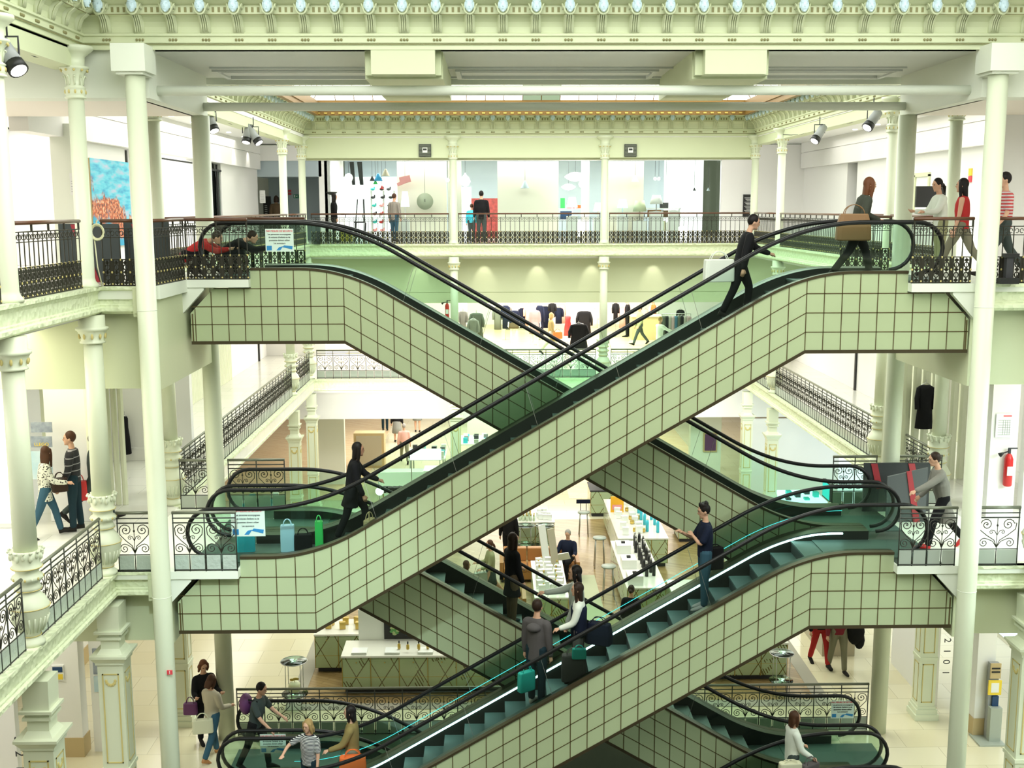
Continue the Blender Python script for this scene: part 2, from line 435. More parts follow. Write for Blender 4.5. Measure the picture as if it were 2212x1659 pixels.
def cornice(name, kind, a, b, pos, n0=None, step=.485):
    """kind: 'x-' run along x facing -y; 'y+' run along y facing +x; 'y-' facing -x"""
    global BR, MK
    mb = MB()
    if kind == 'x-': mb.prism_yz([(pos - d, z) for d, z in PROF], a, b)
    elif kind == 'y+': mb.prism_xz([(pos + d, z) for d, z in PROF], a, b)
    else: mb.prism_xz([(pos - d, z) for d, z in PROF], a, b)
    # dark shadow line and pierced dentil band
    def cell(u0, u1, d0, d1, z0, z1, mi):
        if kind == 'x-': mb.box(u0, u1, pos - d1, pos - d0, z0, z1, mi)
        elif kind == 'y+': mb.box(pos + d0, pos + d1, u0, u1, z0, z1, mi)
        else: mb.box(pos - d1, pos - d0, u0, u1, z0, z1, mi)
    cell(a, b, .03, .056, 12.552, 12.563, 1)
    cell(a, b, .235, .246, 12.945, 12.955, 1)
    n = int((b - a) / step)
    off = (b - a - n * step) / 2
    us = [a + off + step * (i + .5) for i in range(n)]
    for u in us:
        for k in (-2, -1, 1, 2) if False else (-1, 0, 1):
            c = u + step / 2 + k * .085
            if c < b - .05: cell(c - .018, c + .018, .238, .2435, 12.98, 13.05, 1)
    o = struct(name, mb, [M['paint'], M['olive_dk']])
    if BR is None:
        BR = bracket_mesh(); MK = mask_mesh()
        BR = BR.build('bracket', [M['paint'], M['olive_dk']], None, True); MK = MK.build('mask', M['mask_m'], None, True)
        BR['base'] = 1
        first = True
    for u in us:
        bo = bpy.data.objects.new('bracket', BR.data); mo = bpy.data.objects.new('mask', MK.data)
        COL.objects.link(bo); COL.objects.link(mo)
        bo.parent = o; mo.parent = bo
        if kind == 'x-': bo.location = (u, pos, 0)
        elif kind == 'y+': bo.location = (pos, u, 0); bo.rotation_euler = (0, 0, PI / 2)
        else: bo.location = (pos, u, 0); bo.rotation_euler = (0, 0, -PI / 2)
    return o
cornice('trim_cornice_front', 'x-', XL, XR + .2, YN)
cornice('trim_cornice_near_left', 'y+', 9.5, YN, XL)
cornice('trim_cornice_far', 'x-', XL - .15, XR, YF)
cornice('trim_cornice_far_left', 'y+', YC, YF, XL - .15)
cornice('trim_cornice_far_right', 'y-', YC, YF, XR)
bpy.data.objects.remove(MK); bpy.data.objects.remove(BR)
# ---- glazed roof over the far atrium
mb = MB()
xa, xb, ya, yb = -5.55, 7.95, 22.3, 36.6
mb.box(XL - .2, XR, yb, YF, 13.14, 13.24).box(XL - .2, xa, YC, yb, 13.14, 13.24).box(xb, XR, YC, yb, 13.14, 13.24).box(xa, xb, YC, ya, 13.2, 13.3)
struct('ceiling_far_border', mb, M['paint'])
mb = MB()
for d, z0, z1 in ((0, 13.06, 13.2), (.04, 13.2, 13.42), (.0, 13.42, 13.5)):
    mb.box(xa + d - .1, xb - d + .1, yb - d - .04, yb - d + .1, z0, z1).box(xa + d - .1, xa + d + .04, ya, yb - d, z0, z1).box(xb - d - .04, xb - d + .1, ya, yb - d, z0, z1)
n = 60
for i in range(n):
    u = xa + (xb - xa) * i / n
    mb.box(u, u + .1, yb - .09, yb - .02, 13.1, 13.14, 1)
struct('trim_skylight', mb, [M['gold_dk'], M['gold']])
g = MB(); bars = MB(); nx = 23; w = (xb - xa) / nx; x0, x1_ = xa, xb
for i in range(nx):
    u0, u1 = xa + w * i + .012, xa + w * (i + 1) - .012; c = (u0 + u1) / 2
    dim = 1 if 1.15 < c < 2.25 else 0
    g.add([(u0, yb, 13.5), (u1, yb, 13.5), (u1, yb - 1.3, 14.4), (u0, yb - 1.3, 14.4)], [(3, 2, 1, 0)], dim)
    for j in range(10):
        y0 = ya + (yb - 1.3 - ya) / 10 * j; y1 = y0 + (yb - 1.3 - ya) / 10 - .02
        g.add([(u0, y0, 14.4), (u1, y0, 14.4), (u1, y1, 14.4), (u0, y1, 14.4)], [(3, 2, 1, 0)], 0)
for xx, s_ in ((xa, 1), (xb, -1)):
    for j in range(20):
        y0 = ya + (yb - ya) / 20 * j; y1 = y0 + (yb - ya) / 20 - .03
        g.add([(xx, y0, 13.5), (xx, y1, 13.5), (xx + s_ * .6, y1, 14.4), (xx + s_ * .6, y0, 14.4)], [(0, 1, 2, 3)], 0)
        bars.tube([(xx, y0, 13.5), (xx + s_ * .6, y0, 14.4)], .02, 4)
struct('window_1', g, [M['skyglass'], M['skyglass_dim']])
for i in range(nx + 1): bars.tube([(xa + w * i, yb, 13.5), (xa + w * i, yb - 1.3, 14.4)], .014, 4)
bars.box(xa, xb, yb - .03, yb + .03, 13.49, 13.53)
struct('trim_skylight_bars', bars, M['gold_dk'])
struct('ceiling_roof', MB().box(XL - 1, XR + 1, YC, YF + 1, 14.6, 14.7), M['paint'])
# roof glass of the near atrium (above and behind the camera)
struct('window_2', MB().box(-5.2, 7.8, 2, 16.2, 13.66, 13.68), M['skyglass'])
# ================================================================ columns
CAPGOLD = [M['paint_col'], M['gold_paint']]
def slim_column(x, y, z0, z1, label, r=.115, group=None):
    t = thing('column', label, 'column', (x, y, z0), group)
    MB().lathe(x, y, [(r * 1.5, z0), (r * 1.5, z0 + .04), (r * 1.15, z0 + .09), (r * 1.05, z0 + .14), (r, z1 - .73), (r * .98, z1 - .73)], 20).build('shaft', M['paint_col'], t, True)
    c = MB(); zc = z1 - .75
    c.lathe(x, y, [(r, zc), (r * 1.3, zc + .01), (r * 1.35, zc + .03), (r * 1.15, zc + .045), (r * 1.25, zc + .06), (r * 1.3, zc + .11), (r * 1.2, zc + .14), (r * 1.3, zc + .15), (r * 1.3, zc + .165), (r * 1.0, zc + .19), (r * 1.05, zc + .27),
                   (r * 1.25, zc + .36), (r * 1.7, zc + .42), (r * 1.8, zc + .43), (r * 1.8, zc + .46), (r * 1.3, zc + .47), (r * 1.35, zc + .6), (r * 2.0, zc + .66), (r * 2.4, zc + .70), (r * 2.4, zc + .75)], 20)
    for k in range(10):
        a = 2 * PI * k / 10
        c.ell((x + r * 1.27 * math.cos(a), y + r * 1.27 * math.sin(a), zc + .10), .018, .018, .03, 6, 4, 1)
        c.ell((x + r * 1.62 * math.cos(a), y + r * 1.62 * math.sin(a), zc + .405), .02, .02, .022, 6, 4, 1)
        c.tube([(x + q * r * math.cos(a), y + q * r * math.sin(a), zc + h) for q, h in ((1.02, .2), (1.1, .28), (1.3, .33), (1.45, .31))], .014, 5)
    c.build('capital', CAPGOLD, t, True)
    return t
def vase_column(x, y, z0, z1, label, r=.15, group=None):
    t = thing('column', label, 'column', (x, y, z0), group)
    MB().lathe(x, y, [(r, z0 + 1.15), (r * .93, z1 - .42)], 20).build('shaft', M['paint_col'], t, True)
    b = MB().lathe(x, y, [(.17, z0), (.17, z0 + .05), (.13, z0 + .08), (.11, z0 + .13), (.15, z0 + .2), (.20, z0 + .30), (.235, z0 + .42), (.25, z0 + .50), (.255, z0 + .52), (.24, z0 + .56), (.20, z0 + .64), (.15, z0 + .70), (.14, z0 + .74),
                          (.17, z0 + .77), (.15, z0 + .80), (.14, z0 + .86), (.19, z0 + .89), (.19, z0 + .94), (.145, z0 + .97), (.15, z0 + 1.02), (.19, z0 + 1.04), (.19, z0 + 1.07), (.165, z0 + 1.09), (.185, z0 + 1.18), (.20, z0 + 1.28), (.155, z0 + 1.28)], 24)
    for k in range(20):
        a = 2 * PI * k / 20
        b.tube([(x + q * math.cos(a), y + q * math.sin(a), z0 + h) for q, h in ((.15, .19), (.20, .29), (.236, .40))], .014, 5)
    for zz, q in ((z0 + .525, .257), (z0 + .755, .165), (z0 + 1.055, .195), (z0 + .13, .125)):
        b.tube([(x + q * math.cos(a), y + q * math.sin(a), zz) for a in [2 * PI * i / 24 for i in range(24)]], .007, 5, 1, closed=True)
    for k in range(14):
        a = 2 * PI * k / 14
        b.ell((x + .192 * math.cos(a), y + .192 * math.sin(a), z0 + .915), .016, .016, .022, 6, 4, 1 if k % 2 else 0)
        b.ell((x + .19 * math.cos(a), y + .19 * math.sin(a), z0 + 1.20 + .03 * (k % 2)), .03, .03, .05, 6, 4)
        b.ell((x + .215 * math.cos(a), y + .215 * math.sin(a), z0 + 1.28), .025, .025, .02, 6, 4)
    b.build('vase_base', CAPGOLD, t, True)
    zc = z1 - .43; c = MB()
    c.lathe(x, y, [(r, zc), (r * 1.25, zc + .01), (r * 1.25, zc + .03), (r * 1.1, zc + .05), (r * 1.35, zc + .17), (r * 1.45, zc + .2), (r * 1.6, zc + .21), (r * 1.6, zc + .25), (r * 1.3, zc + .26), (r * 1.3, zc + .43)], 20)
    for k in range(10):
        a = 2 * PI * k / 10; c.ell((x + r * 1.3 * math.cos(a), y + r * 1.3 * math.sin(a), zc + .12), .022, .022, .045, 6, 4, 1)
    c.build('capital', CAPGOLD, t, True)
    return t
# heads modelled on the slab edge over each middle level column
def pilaster(x, y, z1, label, hw=.2):
    t = thing('pilaster', label, 'column', (x, y, 0))
    b = MB().box(x - hw * 1.4, x + hw * 1.4, y - hw * 1.4, y + hw * 1.4, 0, .12).box(x - hw * 1.25, x + hw * 1.25, y - hw * 1.25, y + hw * 1.25, .12, .22).box(x - hw * 1.1, x + hw * 1.1, y - hw * 1.1, y + hw * 1.1, .22, .28)
    b.build('plinth', M['paint_col'], t)
    s = MB().box(x - hw, x + hw, y - hw, y + hw, .28, z1 - .95)
    s.box(x - hw * 1.1, x + hw * 1.1, y - hw * 1.1, y + hw * 1.1, 1.25, 1.31)
    for za, zb in ((.36, 1.17), (1.40, z1 - 1.1)):
        for sy in (-1,):
            yy = y - hw
            for xx0, xx1, z0, z2 in ((x - hw * .66, x - hw * .56, za, zb), (x + hw * .56, x + hw * .66, za, zb), (x - hw * .66, x + hw * .66, za, za + .02), (x - hw * .66, x + hw * .66, zb - .02, zb)):
                s.box(xx0, xx1, yy - .008, yy + .002, z0, z2, 1)
        for sx in (-1, 1):
            xx = x + sx * hw
            for y0, y1, z0, z2 in ((y - hw * .66, y - hw * .56, za, zb), (y + hw * .56, y + hw * .66, za, zb), (y - hw * .66, y + hw * .66, za, za + .02), (y - hw * .66, y + hw * .66, zb - .02, zb)):
                s.box(xx - .005, xx + .005, y0, y1, z0, z2, 1)
    # gilded half moon ornament near the top
    for k in range(7):
        a = PI + PI * k / 6
        s.ell((x + .07 * math.cos(a), y - hw - .004, z1 - 1.22 + .07 * math.sin(a)), .024, .012, .03, 6, 4, 1)
        for sx in (-1, 1): s.ell((x + sx * (hw + .004), y + .07 * math.cos(a), z1 - 1.22 + .07 * math.sin(a)), .012, .024, .03, 6, 4, 1)
    s.build('shaft', CAPGOLD, t)
    zc = z1 - .95; c = MB()
    def ring(z0, z2, a, b_=None):
        b_ = a if b_ is None else b_
        c.loft([[(x - a, y - a, z0), (x + a, y - a, z0), (x + a, y + a, z0), (x - a, y + a, z0)], [(x - b_, y - b_, z2), (x + b_, y - b_, z2), (x + b_, y + b_, z2), (x - b_, y + b_, z2)]])
    ring(zc, zc + .04, hw * 1.12); ring(zc + .04, zc + .12, hw * 1.15, hw * 1.4); ring(zc + .12, zc + .16, hw * 1.45); ring(zc + .16, zc + .24, hw * 1.0, hw * .75)
    ring(zc + .24, zc + .40, hw * .72); ring(zc + .40, zc + .44, hw * .95); ring(zc + .44, zc + .50, hw * .8); ring(zc + .50, zc + .54, hw * 1.1); ring(zc + .54, zc + .95, hw * .85, hw * .9)
    c.build('capital', CAPGOLD, t)
    return t
def plain_column(x, y, z0, z1, r, label):
    t = thing('round_column', label, 'column', (x, y, z0))
    m = MB().cyl(x, y, z0, z1, r, n=28); m.build('shaft', M['paint_col'], t, True)
    c = MB()
    for zz in (L1 - .35, L2 - .35): c.tube([(x + (r + .001) * math.cos(a), y + (r + .001) * math.sin(a), zz) for a in [2 * PI * i / 28 for i in range(28)]], .004, 4, closed=True)
    c.build('joint_ring', M['plain_white'], t)
    return t
t = plain_column(CLX, 17.18, -5, 12.13, .145, 'tall plain round column on the left running past all the levels, carrying the small red number sign')
MB().box(CLX - .27, CLX + .22, 16.95, 17.5, 12.13, 12.52).box(CLX - .22, CLX + .17, 17.0, 17.5, 12.09, 12.13).build('capital_block', M['plain_white'], t)
t = plain_column(CRX, 17.18, -5, 12.13, .145, 'tall plain round column on the right running past all the levels, in front of the grey-coated man')
MB().box(CRX - .22, CRX + .27, 16.95, 17.5, 12.13, 12.52).box(CRX - .17, CRX + .22, 17.0, 17.5, 12.09, 12.13).build('capital_block', M['plain_white'], t)
plain_column(CLX, 20.85, 0, 11.8, .16, 'thicker round column behind the left landings, standing beside the two women on the lowest floor')
plain_column(CRX, 20.85, 0, 11.8, .16, 'thicker round column behind the right landings, rising beside the folded grey and red partition')
for x, y, lb in ((XL - .02, 17.15, 'slim column with gilded capital at the gallery corner beside the coiled white cable'),
                 (XL - .02, 14.4, 'slim column with gilded capital cut by the left edge, under the big black spotlight'),
                 (XL - .2, 34.5, 'slim gallery column in front of the person in the brown coat, far left corner'),
                 (XL - .2, YF, 'slim gallery column at the far left corner beside the green exit sign'),
                 (-1.35, YF + .03, 'slim column on the far top gallery between the lamp shop bays with the teardrop lamp'),
                 (3.64, YF + .03, 'slim column on the far top gallery beside the lens shaped lamps'),
                 (XR, YF, 'slim column at the far right corner beside the black notice board'),
                 (XR + .02, 34.5, 'slim column in the far right corner in front of the small coloured poster'),
                 (XR + .02, 24.9, 'slim column on the right gallery behind the walker with the brown bag'),
                 (XR + .02, 21.5, 'slim column on the right gallery beside the woman in white'),
                 (XL - .15, 21.4, 'slim column on the left gallery seen just behind the tall plain column')):
    slim_column(x, y, L2, 12.5, lb)
for x, y, lb in ((XL - .02, 17.25, 'gallery column on a gilded vase base beside the corner scroll railing, left, middle floor'),
                 (XL - .02, 14.35, 'column on a large gilded vase base cut by the left edge, middle floor'),
                 (XL - .15, 21.5, 'gilded vase column half hidden behind the tall left column, middle floor'),
                 (XL - .15, 34.5, 'small vase column standing in the left slanting railing, middle floor'),
                 (XL - .15, YF, 'small vase column at the far left corner, middle floor'),
                 (-1.35, YF, 'pale vase column in front of the clothes shop beside the fire extinguisher'),
                 (3.64, YF, 'pale vase column in front of the clothes shop beside the black suited man'),
                 (XR + .02, 17.3, 'gilded vase column cut by the right edge, middle floor'),
                 (XR + .02, 21.5, 'vase column beside the pole of the right landing, middle floor'),
                 (XR + .02, 24.9, 'vase column at the near end of the right slanting railing, middle floor'),
                 (XR + .02, 34.5, 'small vase column at the far end of the right slanting railing, middle floor')):
    vase_column(x, y, L1, L2 - .43, lb, r=.15 if y < 20 else .135)
for x, y, lb, hw in ((XL - .0, 17.35, 'square white pilaster with gilded panels, left, nearest the tall column', .2), (XL - .0, 14.5, 'square white pilaster with gilded half moon in the bottom left corner', .2),
                 (XL - .15, 21.5, 'square pilaster with gold lined panels behind the tall left column', .17), (XL - .1, 34.5, 'bright square pilaster far left under the middle gallery, left one of the pair', .17),
                 (XL - .1, YF - .1, 'bright square pilaster far left under the middle gallery, right one of the pair', .17),
                 (-1.35, YF, 'pale square pilaster in the middle behind the tall white counter', .17), (3.64, YF, 'square pilaster at the back right of the perfume hall', .17),
                 (XR, 17.35, 'square white pilaster with gilded half moon beside the grey sanitiser stand, right', .2), (XR, 21.5, 'square pilaster with gold framed panels standing on the pale floor, right', .17),
                 (XR - .0, 34.5, 'bright square pilaster right, in front of the cyan lit shop', .17), (XR - .05, YF - .1, 'bright square pilaster right, beside the framed purple picture', .17)):
    pilaster(x, y - (.05 if y < 18 else 0), L1 - .495, lb, hw)
# ================================================================ railings
def frame_of(p0, p1):
    p0 = Vector((*p0, 0)); p1 = Vector((*p1, 0)); d = p1 - p0; L = d.length; u = d / L; n = Vector((-u.y, u.x, 0))
    return p0, u, n, L
def cast_railing(p0, p1, z, label, group=None, handrail=True):
    """upper level: cast iron balusters over a pierced panel, wooden handrail"""
    o, u, n, L = frame_of(p0, p1)
    t = thing('cast_iron_railing', label, 'railing', ((o + u * L / 2).x, (o + u * L / 2).y, z), group)
    P = lambda s, h, w=0: o + u * s + n * w + Vector((0, 0, z + h))
    def bar(mb, s0, s1, h0, h1, w, mi=0):
        v = [P(s, h, ww) for s, h in ((s0, h0), (s1, h0), (s1, h1), (s0, h1)) for ww in (-w, w)]
        mb.add(v, [(0, 2, 4, 6), (1, 7, 5, 3), (0, 1, 3, 2), (2, 3, 5, 4), (4, 5, 7, 6), (6, 7, 1, 0)], mi)
    if handrail:
        m = MB()
        ring = lambda s: [P(s, .985 + .028 * math.sin(a), .038 * math.cos(a)) for a in [2 * PI * i / 10 for i in range(10)]]
        m.loft([ring(0), ring(L)]); m.build('handrail', M['wood_rail'], t, True)
    N = max(1, round(L / .155)); w = L / N
    b = MB(); g = MB()
    bar(b, 0, L, .86, .875, .012); bar(b, 0, L, .0, .02, .012); bar(b, 0, L, .395, .41, .012); bar(b, 0, L, .73, .742, .01)
    npst = max(1, round(L / .55))
    for i in range(npst + 1):
        s = min(max(L * i / npst, .012), L - .012); bar(b, s - .012, s + .012, .87, .965, .012)
    for i in range(N + 1):
        s = min(max(w * i, .008), L - .008)
        b.tube([P(s, .02), P(s, .87)], .0085, 5)
        for h in (.03, .21, .40): b.ell(P(s, h), .017, .017, .02, 6, 4, 1)
    for i in range(N):
        c = w * (i + .5)
        # small paired volutes under the top bar
        for sg in (-1, 1):
            b.tube([P(c + sg * (.036 + .026 * math.cos(a)), .80 + .035 * math.sin(a)) for a in [i2 * PI / 3.5 for i2 in range(7)]], .006, 4)
        # pierced panel below: solid edges, two rings and leaf shapes
        bar(b, c - w / 2, c - w / 2 + .036, .02, .395, .004); bar(b, c + w / 2 - .036, c + w / 2, .02, .395, .004)
        for zz in (.13, .285):
            b.tube([P(c + .034 * math.cos(a), zz + .042 * math.sin(a)) for a in [2 * PI * k / 8 for k in range(8)]], .010, 4, closed=True)
        for zz in (.05, .21, .355):
            v = [P(c + dx, zz + dz, ww) for dx, dz in ((0, -.034), (.040, 0), (0, .034), (-.040, 0)) for ww in (-.004, .004)]
            b.add(v, [(0, 2, 4, 6), (1, 7, 5, 3), (0, 1, 3, 2), (2, 3, 5, 4), (4, 5, 7, 6), (6, 7, 1, 0)])
        bar(b, c - .004, c + .004, .02, .395, .004)
    b.build('balusters', [M['iron'], M['gold_paint']], t)
    return t
def spiral(c, r0, a0, turns, sg, n=18):
    return [(c[0] + sg * (r0 * (1 - .86 * i / n)) * math.cos(a0 + turns * 2 * PI * i / n), c[1] + (r0 * (1 - .86 * i / n)) * math.sin(a0 + turns * 2 * PI * i / n)) for i in range(n + 1)]
def scroll_railing(p0, p1, z, label, mod=.54, group=None, dark=False, low=True, res=1, infill='panel_grey'):
    """middle and lowest level: three rails over wrought scrolls, glass plate at the foot"""
    o, u, n, L = frame_of(p0, p1)
    t = thing('scroll_railing', label, 'railing', ((o + u * L / 2).x, (o + u * L / 2).y, z), group)
    P = lambda s, h, w=0: o + u * s + n * w + Vector((0, 0, z + h))
    MB().tube([P(0, .955), P(L, .955)], .026, 10).build('handrail', M['iron_grey'], t, True)
    f = MB()
    for h in (.865, .79): f.tube([P(0, h), P(L, h)], .011, 6)
    f.tube([P(0, .275), P(L, .275)], .009, 5); f.tube([P(0, .02), P(L, .02)], .012, 5)
    N = max(1, round(L / mod)); w = L / N
    for i in range(N + 1): f.tube([P(min(max(w * i, .01), L - .01), .0), P(min(max(w * i, .01), L - .01), .955)], .011, 6)
    for i in range(N): f.tube([P(w * (i + .5), .0), P(w * (i + .5), .275)], .009, 5)
    f.build('rail_frame', M['iron'] if dark else M['iron_dk'], t, True)
    s = MB(); k = w / .54; nn = 18 if res == 1 else 9
    for i in range(N):
        c = w * (i + .5)
        for sg in (-1, 1):
            up = [(0, .30), (.04, .38), (.10, .45)] if False else []
            a = [(0, .31), (sg * .035 * k, .42), (sg * .13 * k, .50), (sg * .225 * k, .60), (sg * .235 * k, .70)] + [(x * 1.0, y) for x, y in [(sg * .135 * k + q[0] * 1.0, q[1]) for q in spiral((0, .675), .098, .2, 1.6, sg, nn)]]
            s.tube([P(c + x, h) for x, h in a], .0075, 4)
            a = [(0, .30), (sg * .05 * k, .40), (sg * .12 * k, .44)] + [(sg * .16 * k + q[0], q[1]) for q in spiral((0, .375), .075, 1.6, -1.5, sg, nn)]
            s.tube([P(c + x, h) for x, h in a], .007, 4)
            a = [(0, .50), (sg * .03 * k, .57), (sg * .075 * k, .585)] + [(sg * .07 * k + q[0], q[1]) for q in spiral((0, .55), .035, 1.5, -1.2, sg, 7)]
            s.tube([P(c + x, h) for x, h in a], .006, 4)
            s.ell(P(c + sg * .135 * k, .675), .012, .012, .012, 5, 3)
        s.tube([P(c, .28), P(c, .79)], .006, 4); s.ell(P(c, .66), .018, .018, .022, 6, 4)
    s.build('scrollwork', M['iron'], t)
    if low:
        g = MB()
        for i in range(2 * N):
            a0 = w / 2 * i + .018; a1 = w / 2 * (i + 1) - .018
            v = [P(sx, h, ww) for sx, h in ((a0, .035), (a1, .035), (a1, .262), (a0, .262)) for ww in (-.004, .004)]
            g.add(v, [(0, 2, 4, 6), (1, 7, 5, 3), (0, 1, 3, 2), (2, 3, 5, 4), (4, 5, 7, 6), (6, 7, 1, 0)])
        g.build('foot_panel', M[infill], t)
    return t
mat('hammered', (.45, .52, .46), .18, spec=.7, bump=.8, nscale=14)
YR = 17.34
cast_railing((XL - .02, 14.65), (XL - .02, 16.95), L2, 'cast iron railing with wooden handrail on the left gallery, between the two slim columns')
cast_railing((XL - .02, 10.5), (XL - .02, 14.15), L2, 'cast iron railing with wooden handrail cut off by the left edge of the top gallery')
cast_railing((-5.95, YR + .05), (-5.4, YR + .05), L2, 'short cast iron railing behind the coiled white cable')
cast_railing((-5.18, 17.4), (-5.12, 18.88), L2, 'short cast iron railing turning back beside the tall left column, top gallery')
cast_railing((-5.10, 18.94), (PLX, 18.94), L2, 'cast iron railing ending at the glass side of the upper escalator, left landing')
cast_railing((-5.1, 21.05), (PLX + .6, 21.05), L2, 'cast iron railing behind the left upper landing, past the handrail loop', None)
cast_railing((PRX, YR + .04), (CRX - .15, YR + .04), L2, 'cast iron railing with gilt knobs beside the glass side of the upper right landing')
cast_railing((CRX + .15, YR + .04), (XR, YR + .04), L2, 'cast iron railing at the right edge in front of the man in the striped shirt')
cast_railing((PRX, 21.05), (CRX - .15, 21.05), L2, 'cast iron railing behind the upper right landing')
cast_railing((XL - .1, 21.6), (XL - .1, 34.3), L2, 'long receding cast iron railing of the left top gallery, seen through the green glass')
cast_railing((XL - .1, 34.7), (XL - .1, YF - .15), L2, 'short cast iron railing in the far left corner between two slim columns')
cast_railing((XR, 25.1), (XR, 34.3), L2, 'long receding cast iron railing of the right top gallery')
cast_railing((XR, 21.7), (XR, 24.7), L2, 'cast iron railing of the right top gallery behind the handrail loop')
cast_railing((XR, 34.7), (XR, YF - .15), L2, 'short cast iron railing in the far right corner between two slim columns')
for x0, x1, lb in ((XL + .05, -1.5, 'cast iron railing along the far top gallery, bay left of the first slim column'), (-1.2, 3.5, 'cast iron railing along the far top gallery, middle bay'), (3.8, XR - .15, 'cast iron railing along the far top gallery, bay right of the lens shaped lamps')):
    cast_railing((x0, YF), (x1, YF), L2, lb)
scroll_railing((XL, 10.8), (XL, 14.1), L1, 'scroll railing cut off by the left edge, middle gallery', .50, infill='hammered')
scroll_railing((XL, 14.6), (XL, 17.0), L1, 'slanting scroll railing between the two big vase columns, middle gallery', .50, infill='hammered')
scroll_railing((-5.95, YR), (-5.42, YR), L1, 'single bay scroll railing between the vase column and the tall left column', .54, infill='hammered')
scroll_railing((-5.08, YR), (PLX, YR), L1, 'scroll railing with hammered glass foot beside the left foot of the upper escalator', .5, infill='hammered')
scroll_railing((PRX, YR), (CRX - .15, YR), L1, 'scroll railing with grey foot panels in front of the grey-coated man', .54)
scroll_railing((CRX + .15, YR), (XR - .28, YR), L1, 'scroll railing right of the tall right column, beside the vase column', .54)
scroll_railing((-6.0, 21.1), (-5.42, 21.1), L1, 'small scroll railing behind the left middle landing, left of the round column', .55)
scroll_railing((-5.08, 21.1), (-4.0, 21.1), L1, 'small scroll railing behind the left middle landing, right of the round column', .54)
scroll_railing((6.45, 21.1), (CRX - .17, 21.1), L1, 'small scroll railing behind the right middle landing, left of the round column', .54)
scroll_railing((CRX + .17, 21.1), (XR - .05, 21.1), L1, 'small scroll railing behind the right middle landing, right of the round column', .54)
scroll_railing((XL - .1, 21.8), (XL - .1, 34.25), L1, 'long slanting scroll railing of the left middle gallery', .42, res=2)
scroll_railing((XL - .1, 34.75), (XL - .1, YF - .3), L1, 'short slanting scroll railing between two small vase columns, far left', .5, res=2)
scroll_railing((XR, 25.2), (XR, 34.25), L1, 'long slanting scroll railing of the right middle gallery', .42, res=2)
scroll_railing((XR, 21.8), (XR, 24.6), L1, 'scroll railing of the right middle gallery beside the round column', .5, res=2)
scroll_railing((XR, 34.75), (XR, YF - .3), L1, 'short slanting scroll railing at the far right of the middle gallery', .5, res=2)
for x0, x1, lb in ((XL + .1, -1.6, 'far scroll railing of the middle gallery, left bay'), (-1.1, 3.4, 'far scroll railing of the middle gallery, middle bay'), (3.9, XR - .2, 'far scroll railing of the middle gallery, right bay')):
    scroll_railing((x0, YF), (x1, YF), L1, lb, .54, res=2)
scroll_railing((-5.05, 20.9), (7.28, 20.9), L0, 'long scroll railing in front of the perfume counters, behind the lowest escalators', .54)
